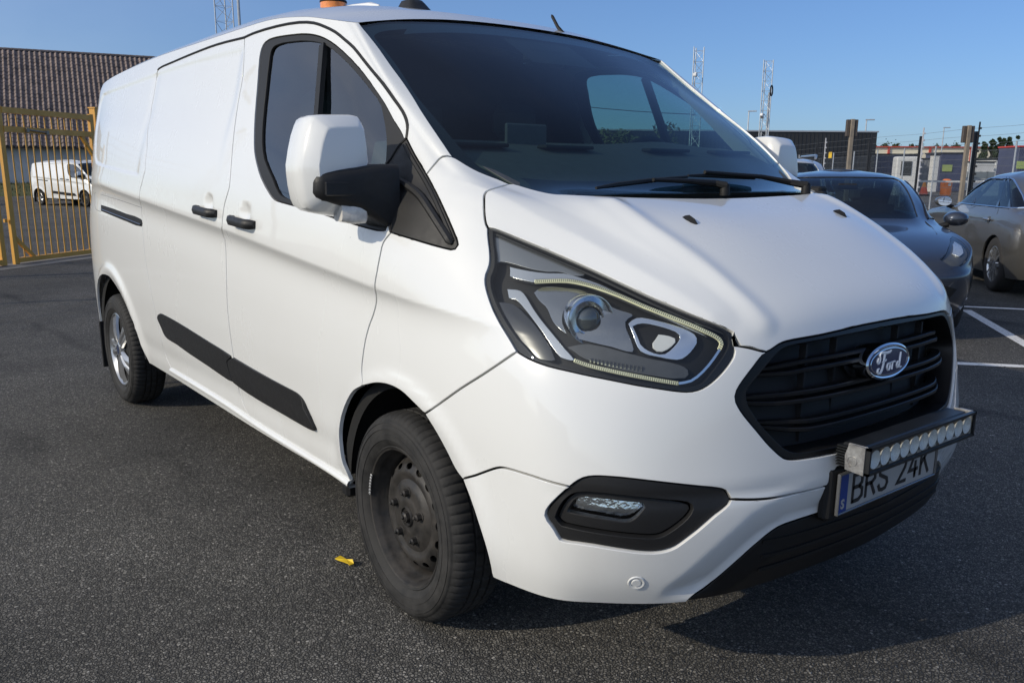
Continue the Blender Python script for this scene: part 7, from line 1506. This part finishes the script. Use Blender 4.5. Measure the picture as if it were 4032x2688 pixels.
class Skin:
    def __init__(s, net, sub=10, arches=()):
        N_ = np.array(net, float); mirA = N_[:, 2:0:-1]*np.array([1, -1, 1]); mirB = N_[:, -2:-4:-1]*np.array([1, -1, 1])
        A = pchip_axis0(np.concatenate([mirA, N_, mirB], 1), sub); A = np.swapaxes(pchip_axis0(np.swapaxes(A, 0, 1), sub), 0, 1)
        for k in range(10):
            B = A.copy(); B[1:-1] = A[1:-1]*.5+(A[:-2]+A[2:])*.25; A = B; B = A.copy(); B[:, 1:-1] = A[:, 1:-1]*.5+(A[:, :-2]+A[:, 2:])*.25; A = B
        G = A[:, 2*sub:-2*sub].copy() if True else A
        G[:, 0, 1] = 0; G[:, -1, 1] = 0
        n = grid_normals(G)
        k = G.shape[1]//2
        if n[G.shape[0]//3, k, 1] < 0: n = -n
        x, z, y = G[..., 0], G[..., 2], G[..., 1]; d = np.zeros_like(x)
        for (cx, rr) in arches:
            r = np.hypot(x-cx, z-.34); d += .016*np.exp(-((r-rr-.03)/.05)**2)*sstep(.5, .75, y)*sstep(.2, .4, z)
        G = G+n*d[..., None]; s.G = G; s.N = n; s.sub = sub
    def use(s):
        global SKIN, SKIN_N, SUB, SKIN_SIGN, UK, UI
        # panel() works on the y < 0 half
        SKIN = s.G*np.array([1, -1, 1]); SKIN_N = s.N*np.array([1, -1, 1]); SUB = s.sub
        UK = np.array([0., (SKIN.shape[1]-1)/SUB]); UI = np.array([0., SKIN.shape[1]-1.])
        v, u = SKIN.shape[0]/SUB*.4, SKIN.shape[1]/SUB*.5
        p = skin(np.array([u]), np.array([v])); a = skin(np.array([u+.05]), np.array([v]))[0]-p[0]; b = skin(np.array([u]), np.array([v+.05]))[0]-p[0]
        SKIN_SIGN = 1 if np.cross(a[0], b[0]) @ p[1][0] > 0 else -1
def find_uv(x, z, u0=3.0):
    g = SKIN; i0 = int(u0*SUB); sub = g[:, i0:-int(2*SUB)]
    d = (sub[..., 0]-x)**2+(sub[..., 2]-z)**2+10*(sub[..., 1] > -.45)
    j, i = np.unravel_index(np.argmin(d), d.shape); u, v = (i+i0)/SUB, j/SUB
    for _ in range(6):
        q = skin(u, v)[0]; a = (skin(u+.02, v)[0]-q)/.02; b = (skin(u, v+.02)[0]-q)/.02
        J = np.array([[a[0], b[0]], [a[2], b[2]]]); du = np.linalg.lstsq(J, np.array([x-q[0], z-q[2]]), rcond=None)[0]
        u += np.clip(du[0], -.5, .5)*.7; v = max(0, v+np.clip(du[1], -.5, .5)*.7)
    return (float(u), float(v))
M_RUBBER2 = mat('tyre_black', (.028, .027, .027), .8)
M_ALLOY = mat('alloy_wheel', (.58, .59, .60), .25, metal=.9); M_CALLOY = mat('dark_alloy', (.10, .10, .105), .3, metal=.8)
M_CARGLASS = glass('car_glass', (.30, .38, .40), film=.03); M_TAIL = mat('tail_lamp_red', (.10, .004, .008), .12, coat=1)
M_LAMPW = mat('lamp_white', (.62, .64, .66), .12, metal=.4, coat=1)
def car_wheel(par, x, y, R, mt, spokes=10, out=1):
    w = bpy.data.objects.new('wheel', None); COL.objects.link(w); w.parent = par; w.location = (x, y, R); w.empty_display_size = .1
    r0 = R*.66; s = out
    MB().lathe([(r0-.01, s*.09), (r0+.004, s*.105), (R*.86, s*.112), (R*.955, s*.10), (R, s*.075), (R, -s*.09), (r0, -s*.1)], 48, (0, 0, 0)).build('tyre', M_RUBBER2, w, True, 40)
    MB().lathe([(r0+.004, s*.098), (r0-.012, s*.10), (r0-.022, s*.07), (r0-.03, -s*.08)], 48, (0, 0, 0)).build('rim', mt, w, True, 40)
    MB().lathe([(r0-.02, s*.02), (.0, s*.02)], 32, (0, 0, 0)).build('brake_disc', M_WELL, w)
    h = MB().lathe([(.065, s*.06), (.055, s*.092), (.0, s*.096)], 20, (0, 0, 0)).build('hub_cap', mt, w, True, 40)
    sp = None
    for k in range(spokes):
        a = 2*math.pi*k/spokes
        if sp is None: sp = MB().bar((.04, s*.080, 0), (r0-.012, s*.088, 0), .030, .026, up=(0, 1, 0)).build('spoke', mt, w); o = sp
        else: o = sp.copy(); COL.objects.link(o)
        o.rotation_euler = (0, a, 0)
    return w
def make_car(name, lab, cat, paint, dims, p, wheels, R, loc, rotz, alloy, hood_v=(4.1, 5.75), chrome=False):
    L, W, H = dims; fx, rx = wheels
    S = Skin(car_net(L, W, H, p), 10, ((fx, R+.05), (rx, R+.05))); S.use()
    car = thing(name, lab, cat, loc, rotz)
    NU = (SKIN.shape[1]-1)/SUB; NV = (SKIN.shape[0]-1)/SUB
    def arch(cx, r=R+.055, n=20):
        out = []
        for i in range(n+1):
            a = math.pi-math.pi*i/n; x, z = cx-r*math.cos(a)*1.0, .30+r*math.sin(a)
            out.append(find_uv(x, max(z, .22)))
        out[0] = (out[0][0], 0.0); out[-1] = (out[-1][0], 0.0); return out
    af, ar = arch(fx), arch(rx)     # runs from front of arch to rear of arch
    if af[0][0] > af[-1][0]: af = af[::-1]
    if ar[0][0] > ar[-1][0]: ar = ar[::-1]
    # glazed openings in skin coordinates
    wsv0, wsv1 = 6.12, 7.93
    ws_l = [(0, wsv0), (1.0, wsv0), (2.0, wsv0), (2.55, wsv0+.1), (2.68, 6.6), (2.72, 7.2), (2.66, 7.75), (2.3, wsv1), (1, wsv1), (0, wsv1)]
    rw0 = p.get('rg0', 6.15); rg = [(NU, rw0), (NU-1, rw0), (NU-2, rw0), (NU-2.5, rw0+.1), (NU-2.62, 6.7), (NU-2.62, 7.4), (NU-2.4, 7.85), (NU-1, 7.92), (NU, 7.92)]
    sv0, sv1 = 6.14, 7.84
    u0, u1 = 3.35, p.get('side_u1', NU-3.1)
    sg = [(u0, sv0), (u0+.35, sv0+.55), (u0+.62, sv0+1.05), (u0+.95, sv1-.12), (u0+1.4, sv1)]+[(u, sv1) for u in np.linspace(u0+1.9, u1-1.2, 6)]+[(u1-.75, sv1-.15), (u1-.4, sv1-.6), (u1-.12, sv0+.6), (u1, sv0+.18), (u1-.08, sv0)]+[(u, sv0) for u in np.linspace(u1-.6, u0+.5, 8)]
    lamp = p['lamp']; tail = p['tail']
    def ml(u, v0, v1, n=20): return [(u, v0+(v1-v0)*i/n) for i in range(n+1)]
    top = NV
    body = panel('body', [(ml(0, 0, wsv0, 24), 0, 'mid'), (ws_l[:-1]+[(0, wsv1)], 0, 'open'), (ml(0, wsv1, top, 10), 0, 'mid'), ([(NU*i/40, top) for i in range(41)], 0, 'open'), (ml(NU, top, 7.92, 10), 0, 'mid'), (rg[::-1], 0, 'open'), (ml(NU, rw0, 0, 24), 0, 'mid'), ([(NU, 0), ar[-1]], 0, 'open'), (ar[::-1], 0, 'open'), ([ar[0], af[-1]], 0, 'open'), (af[::-1], 0, 'open'), ([af[0], (0, 0)], 0, 'open')], paint, car, holes=[[(sg+[sg[0]], 0, 'open')], [(lamp+[lamp[0]], 0, 'seam')], [(tail+[tail[0]], 0, 'seam')]], half=True, stride=1, depth=.02, backing=False)
    # roof above the rail
    g = SKIN[-1]; n = g.shape[0]; V = []; 
    ts = np.linspace(-1, 1, 15)
    for q in g:
        for t in ts: V.append((q[0], q[1]*t, q[2]+.02*(1-t*t)))
    mesh_obj('roof', V, [(i*15+j, i*15+j+1, (i+1)*15+j+1, (i+1)*15+j) for i in range(n-1) for j in range(14)], paint, car)
    def gl(nm, loop, half=True, h=-.008, mt=None):
        if half:
            return panel(nm, [(loop, 0, 'open'), ([loop[-1], loop[0]], 0, 'mid')], mt or M_CARGLASS, car, half=True, h=h, lip=False, stride=3)
        o = panel(nm, [(loop+[loop[0]], 0, 'open')], mt or M_CARGLASS, car, h=h, lip=False, stride=3); mirror_y(o); return o
    gl('windscreen', ws_l); gl('rear_window', rg); sgo = gl('side_window', sg, False)
    for uu in p['pillars']:
        a, b = on_skin(uu[0], sv0-.02, -.004)[0], on_skin(uu[1], sv1+.02, -.004)[0]
        o = MB().bar(a, b, uu[2], .012, up=(0, -1, .4)).build('window_pillar', M_GLOSSBLACK, car); mirror_y(o)
    # window frame line
    fr_ = [on_skin(u, v, .002)[0] for u, v in sg]; o = MB().tube(fr_, .011, 6, closed=True).build('window_trim', M_CHROME if chrome else M_GLOSSBLACK, car, True); mirror_y(o)
    lo = panel('headlight', [(lamp+[lamp[0]], 0, 'seam')], M_LENS, car, h=-.002, lip=False, stride=1); lb = panel('lamp_bowl', [(lamp+[lamp[0]], 0, 'seam')], M_GREYPL, lo, h=-.03, lip=False, stride=1)
    inner = p['lamp_in']; li = panel('lamp_reflector', [(inner+[inner[0]], 0, 'seam')], M_LAMPW, lo, h=-.016, depth=.01, backing=False, stride=1)
    l2 = mirror_y(lo)
    for q in (lb, li): c = mirror_y(q); c.parent = l2
    to = panel('tail_lamp', [(tail+[tail[0]], 0, 'seam')], M_TAIL, car, h=.001, depth=.01, backing=False, stride=1); mirror_y(to)
    for sp in p['seams']:
        pts = [on_skin(u, v, -.0005)[0] for u, v in sp]
        o = MB().tube(pts, .0035, 5).build('panel_gap', M_BLACKHOLE, car); mirror_y(o)
    # lower grille
    if 'intake' in p:
        it = p['intake']; panel('intake', [(it, 0, 'seam'), ([it[-1], it[0]], 0, 'mid')], M_BLACK, car, half=True, h=.003, depth=.012, backing=False, stride=1)
    if 'skirt' in p:
        it = p['skirt']; panel('lower_lip', [(it, 0, 'seam'), ([it[-1], it[0]], 0, 'mid')], M_TRIM, car, half=True, h=.006, depth=.012, backing=False, stride=1)
    for hx, hz in p['handles']:
        q, nn = on_skin(*find_uv(hx, hz), 0)
        hcup = MB().lathe([(.0, .0), (.05, .001), (.062, .0), (.064, -.004)], 18, (0, 0, 0), 'z').xform(Matrix.Translation(q+nn*.002) @ nn.to_track_quat('Z', 'Y').to_matrix().to_4x4() @ Matrix.Scale(.7, 4, (0, 1, 0))).build('handle_cup', M_BLACK if not chrome else M_GREYPL, car, True)
        o = MB().box((0, 0, 0), (.20, .028, .034), bev=.012).xform(Matrix.Translation(q+nn*.030)).build('door_handle', M_SILVER if chrome else paint, car, True); mirror_y(o); mirror_y(hcup)
    # mirrors
    mx, mz = p['mirror']; my = -on_skin(*find_uv(mx, mz), 0)[0].y
    secs = []
    for t, s_ in ((-.10, .55), (-.085, .85), (-.04, 1.0), (.03, .95), (.075, .7), (.09, .4)):
        secs.append([(mx+t, -my-.155+.115*s_*math.cos(a)*(1 if math.cos(a) < 0 else .95), mz+.055+.072*s_*math.sin(a)) for a in np.linspace(0, 2*math.pi, 18, endpoint=False)])
    o = loft('door_mirror', secs, paint, car, 50); o2 = mirror_y(o)
    m_ = MB().lathe([(.0, 0), (.09, 0)], 18, (0, 0, 0), 'x').xform(Matrix.Translation((mx-.101, -my-.155, mz+.055)) @ Matrix.Scale(.66, 4, (0, 0, 1))).build('mirror_glass', M_CHROME, o); c = mirror_y(m_); c.parent = o2
    fo = MB().tube([(mx, -my+.01, mz-.03), (mx, -my-.09, mz+.0)], .028, 8).build('mirror_foot', M_BLACK, o, True); c = mirror_y(fo); c.parent = o2
    for y in (-1, 1):
        for x in (fx, rx): car_wheel(car, x, y*(W/2-.125), R, alloy, 10, y)
    # inside: floor, dash, seats, wheel wells
    MB().box((0, 0, .26), (L*.86, W*.82, .10)).build('floor_pan', M_WELL, car)
    MB().box((fx, 0, .52), (.78, W*.60, .44)).box((rx, 0, .50), (.78, W*.60, .40)).build('wheel_well', M_WELL, car)
    MB().box((p['cowl']-.55, 0, p['belt']-.22), (.5, W*.74, .30), bev=.06).build('dashboard', M_DASH, car, True)
    for x, y in ((-.05, .38), (-.05, -.38), (-.95, .38), (-.95, -.38)):
        st = loft('seat', [[(x+a, y+yy, z) for a, z in ((.25, .5), (.2, .62), (-.25, .58), (-.42, 1.08), (-.52, 1.08), (-.40, .45))] for yy in (-.24, -.20, .20, .24)], M_SEAT, car, 60); MB().box((x-.49, y, 1.17), (.09, .24, .17), bev=.04).build('headrest', M_SEAT, st, True)
    a = MB().tube([Vector((p['cowl']-.78, .38, p['belt']-.06))+Matrix.Rotation(math.radians(-65), 3, 'Y') @ Vector((.18*math.cos(t), .18*math.sin(t), 0)) for t in np.linspace(0, 6.283, 28, endpoint=False)], .014, 6, closed=True).build('steering_wheel', M_BLACK, car, True)
    MB().box((p['ws_top']+.22, 0, H-.16), (.03, .20, .06), bev=.015).build('interior_mirror', M_BLACK, car, True)
    return car
_save = (SKIN, SKIN_N, SUB, SKIN_SIGN, UK, UI)
def carpaint(nm, col, metal=.55, rough=.32): return mat(nm, col, rough, metal=metal, coat=1.0, var=.05, vscale=2)
M_BLUEGREY = carpaint('blue_grey_metallic', (.040, .048, .066)); M_BRONZE = carpaint('grey_brown_metallic', (.15, .148, .142)); M_SUVP = carpaint('silver_paint_suv', (.62, .63, .64), .4); M_LIGHTCAR = carpaint('light_silver_paint', (.55, .57, .58), .4)
sed_p = dict(oh_f=.85, xf=2.35, xr=-2.35, hood=.70, deck=1.02, cowl=1.02, ws_top=.22, roof_end=-1.05, glass_end=-1.85, belt=.92, hood_mid=.86, cowl_z=.955,
 lamp=[(1.55, 3.95), (2.05, 4.45), (2.55, 4.78), (2.95, 4.86), (3.10, 4.55), (2.95, 4.0), (2.7, 3.62), (2.3, 3.42), (1.85, 3.52)], lamp_in=[(2.05, 4.25), (2.45, 4.62), (2.8, 4.72), (2.9, 4.45), (2.62, 4.15), (2.3, 4.05)],
 tail=[(9.9, 4.0), (10.4, 4.7), (11.4, 4.6), (11.5, 4.0), (10.6, 3.7)], pillars=[(5.75, 5.9, .07)], seams=[[(1.25, 3.9), (2.2, 5.1), (2.75, 5.6), (2.9, 6.0)], [(4.5, 1.2), (4.6, 3), (4.6, 4.6), (4.4, 6.0)], [(6.6, 1.2), (6.6, 4), (6.55, 6.0)], [(0, 3.05), (1.0, 3.1), (1.9, 3.3)], [(2.9, 4.2), (3.3, 3.4), (3.3, 2.4)]],
 intake=[(0, .9), (1.2, .95), (1.9, 1.15), (2.15, 1.5), (1.7, 1.65), (0, 1.6)], skirt=[(0, .02), (1.5, .02), (2.3, .1), (2.5, .5), (1.5, .55), (0, .5)], handles=[(.05, .80), (-.95, .82)], mirror=(.72, .93))
make_car('parked_car', 'dark blue grey saloon car facing the camera beside the large van', 'car', M_BLUEGREY, (4.69, 1.85, 1.44), sed_p, (1.44, -1.44), .335, SEDAN[:3], SEDAN[3], M_CALLOY)
est_p = dict(oh_f=.9, xf=2.38, xr=-2.38, hood=.74, deck=1.06, cowl=.98, ws_top=.25, roof_end=-1.15, glass_end=-1.95, belt=.97, hood_mid=.90, cowl_z=1.0,
 lamp=[(1.65, 4.0), (2.2, 4.5), (2.8, 4.75), (3.0, 4.4), (2.7, 3.7), (2.0, 3.5)], lamp_in=[(2.05, 4.1), (2.5, 4.45), (2.75, 4.5), (2.7, 4.1), (2.3, 3.8)],
 tail=[(9.75, 4.15), (9.9, 4.75), (10.6, 5.0), (11.5, 4.9), (11.7, 4.2), (10.8, 3.75), (9.95, 3.75)], pillars=[(5.5, 5.65, .085), (7.75, 7.6, .06), (8.6, 8.2, .05)], seams=[[(4.35, 1.2), (4.45, 3), (4.45, 4.6), (4.3, 6.0)], [(6.05, 1.2), (6.05, 4), (6.0, 6.0)], [(8.0, 3.6), (8.0, 5), (7.9, 6.0)]], handles=[(-.10, .84), (-1.05, .86)], mirror=(.66, .98))
make_car('parked_car', 'grey brown metallic car at the right edge, seen from its rear flank', 'car', M_BRONZE, (4.77, 1.83, 1.47), est_p, (1.42, -1.36), .335, ESTATE[:3], ESTATE[3], M_ALLOY, chrome=True)
suv_p = dict(oh_f=.9, xf=2.3, xr=-2.3, hood=.95, deck=1.12, cowl=1.0, ws_top=.35, roof_end=-1.95, glass_end=-2.18, belt=1.10, hood_mid=1.08, cowl_z=1.14, rg0=6.2, side_u1=None,
 lamp=est_p['lamp'], lamp_in=est_p['lamp_in'], tail=est_p['tail'], pillars=[(5.6, 5.7, .08)], seams=[], handles=[(-.1, .95), (-1.0, .97)], mirror=(.7, 1.12))
del suv_p['side_u1']
suv = make_car('parked_car', 'white silver tall car with roof rails, half hidden behind the dark saloon', 'car', M_SUVP, (4.6, 1.86, 1.66), suv_p, (1.38, -1.38), .35, SUVP[:3], SUVP[3], M_ALLOY)
for s in (-1, 1): MB().tube([(.2, s*.56, 1.655), (.15, s*.58, 1.70), (-1.5, s*.58, 1.69), (-1.6, s*.56, 1.64)], .018, 8).build('roof_rail', M_SILVER, suv, True)
MB().box((-1.75, 0, 1.68), (.18, .05, .07), bev=.02).build('roof_fin', M_BLACK, suv, True)
left_p = dict(sed_p)
make_car('parked_car', 'light silver car just cut off by the left edge beyond the gate', 'car', M_LIGHTCAR, (4.6, 1.82, 1.45), left_p, (1.42, -1.42), .33, LEFTC[:3], LEFTC[3], M_ALLOY)
SKIN, SKIN_N, SUB, SKIN_SIGN, UK, UI = _save
# ---- on the near side of the lane (seen only as reflections in the van)
m4 = mast(-29.0, -10.6, 9.6, .5, 'lattice mast with floodlights, outside the frame to the left of the gate', .2, .5)
for dx in (-.5, .5): MB().box((dx, .3, 9.5), (.5, .25, .4), bev=.03).build('floodlight', M_BLACK, m4)
nf = thing('wire_fence', 'chain link fence with barbed wire, outside the frame, continuing the gate line to the left', 'fence', tuple(GA-GE*2.6), math.atan2(-GE.y, -GE.x))
for i in range(7): MB().tube([(i*3.2, 0, 0), (i*3.2, 0, 2.2), (i*3.2, .35, 2.75)], .035, 6).build('post', M_FPOST, nf)
nm = MB()
for i in range(int(19/.12)):
    for d in (-1, 1): nm.tube([(i*.12, 0, .05), (i*.12+d*2.1, 0, 2.15)], .0025, 3, False)
for k in range(4): nm.tube([(0, .1*k, 2.2+.16*k), (19, .1*k, 2.2+.16*k)], .006, 4, False)
prop(nm.build('wire_mesh', M_WIRE, nf), kind='stuff')
for i, (x, y, w, h, lab) in enumerate(((-38, -60, 26, 6.5, 'grey flat-roofed shed, outside the frame'), (6, -75, 34, 7.5, 'wide grey hall, outside the frame'))):
    t = thing('grey_shed', lab, 'building', (x, y, 0)); MB().box((0, -6, h/2), (w, 12, h)).build('wall', M_GREYC, t)
    MB().box((0, -6, h+.1), (w+.3, 12.3, .2)).build('roof_edge', M_HALL, t)
    for k in range(int(w/4)):
        f = MB().box((-w/2+2+k*4, .05, h*.62), (2.4, .1, 1.3)).build('window', M_WHITEC, t); MB().box((-w/2+2+k*4, .11, h*.62), (2.2, .03, 1.1)).build('pane', M_PANE, f)
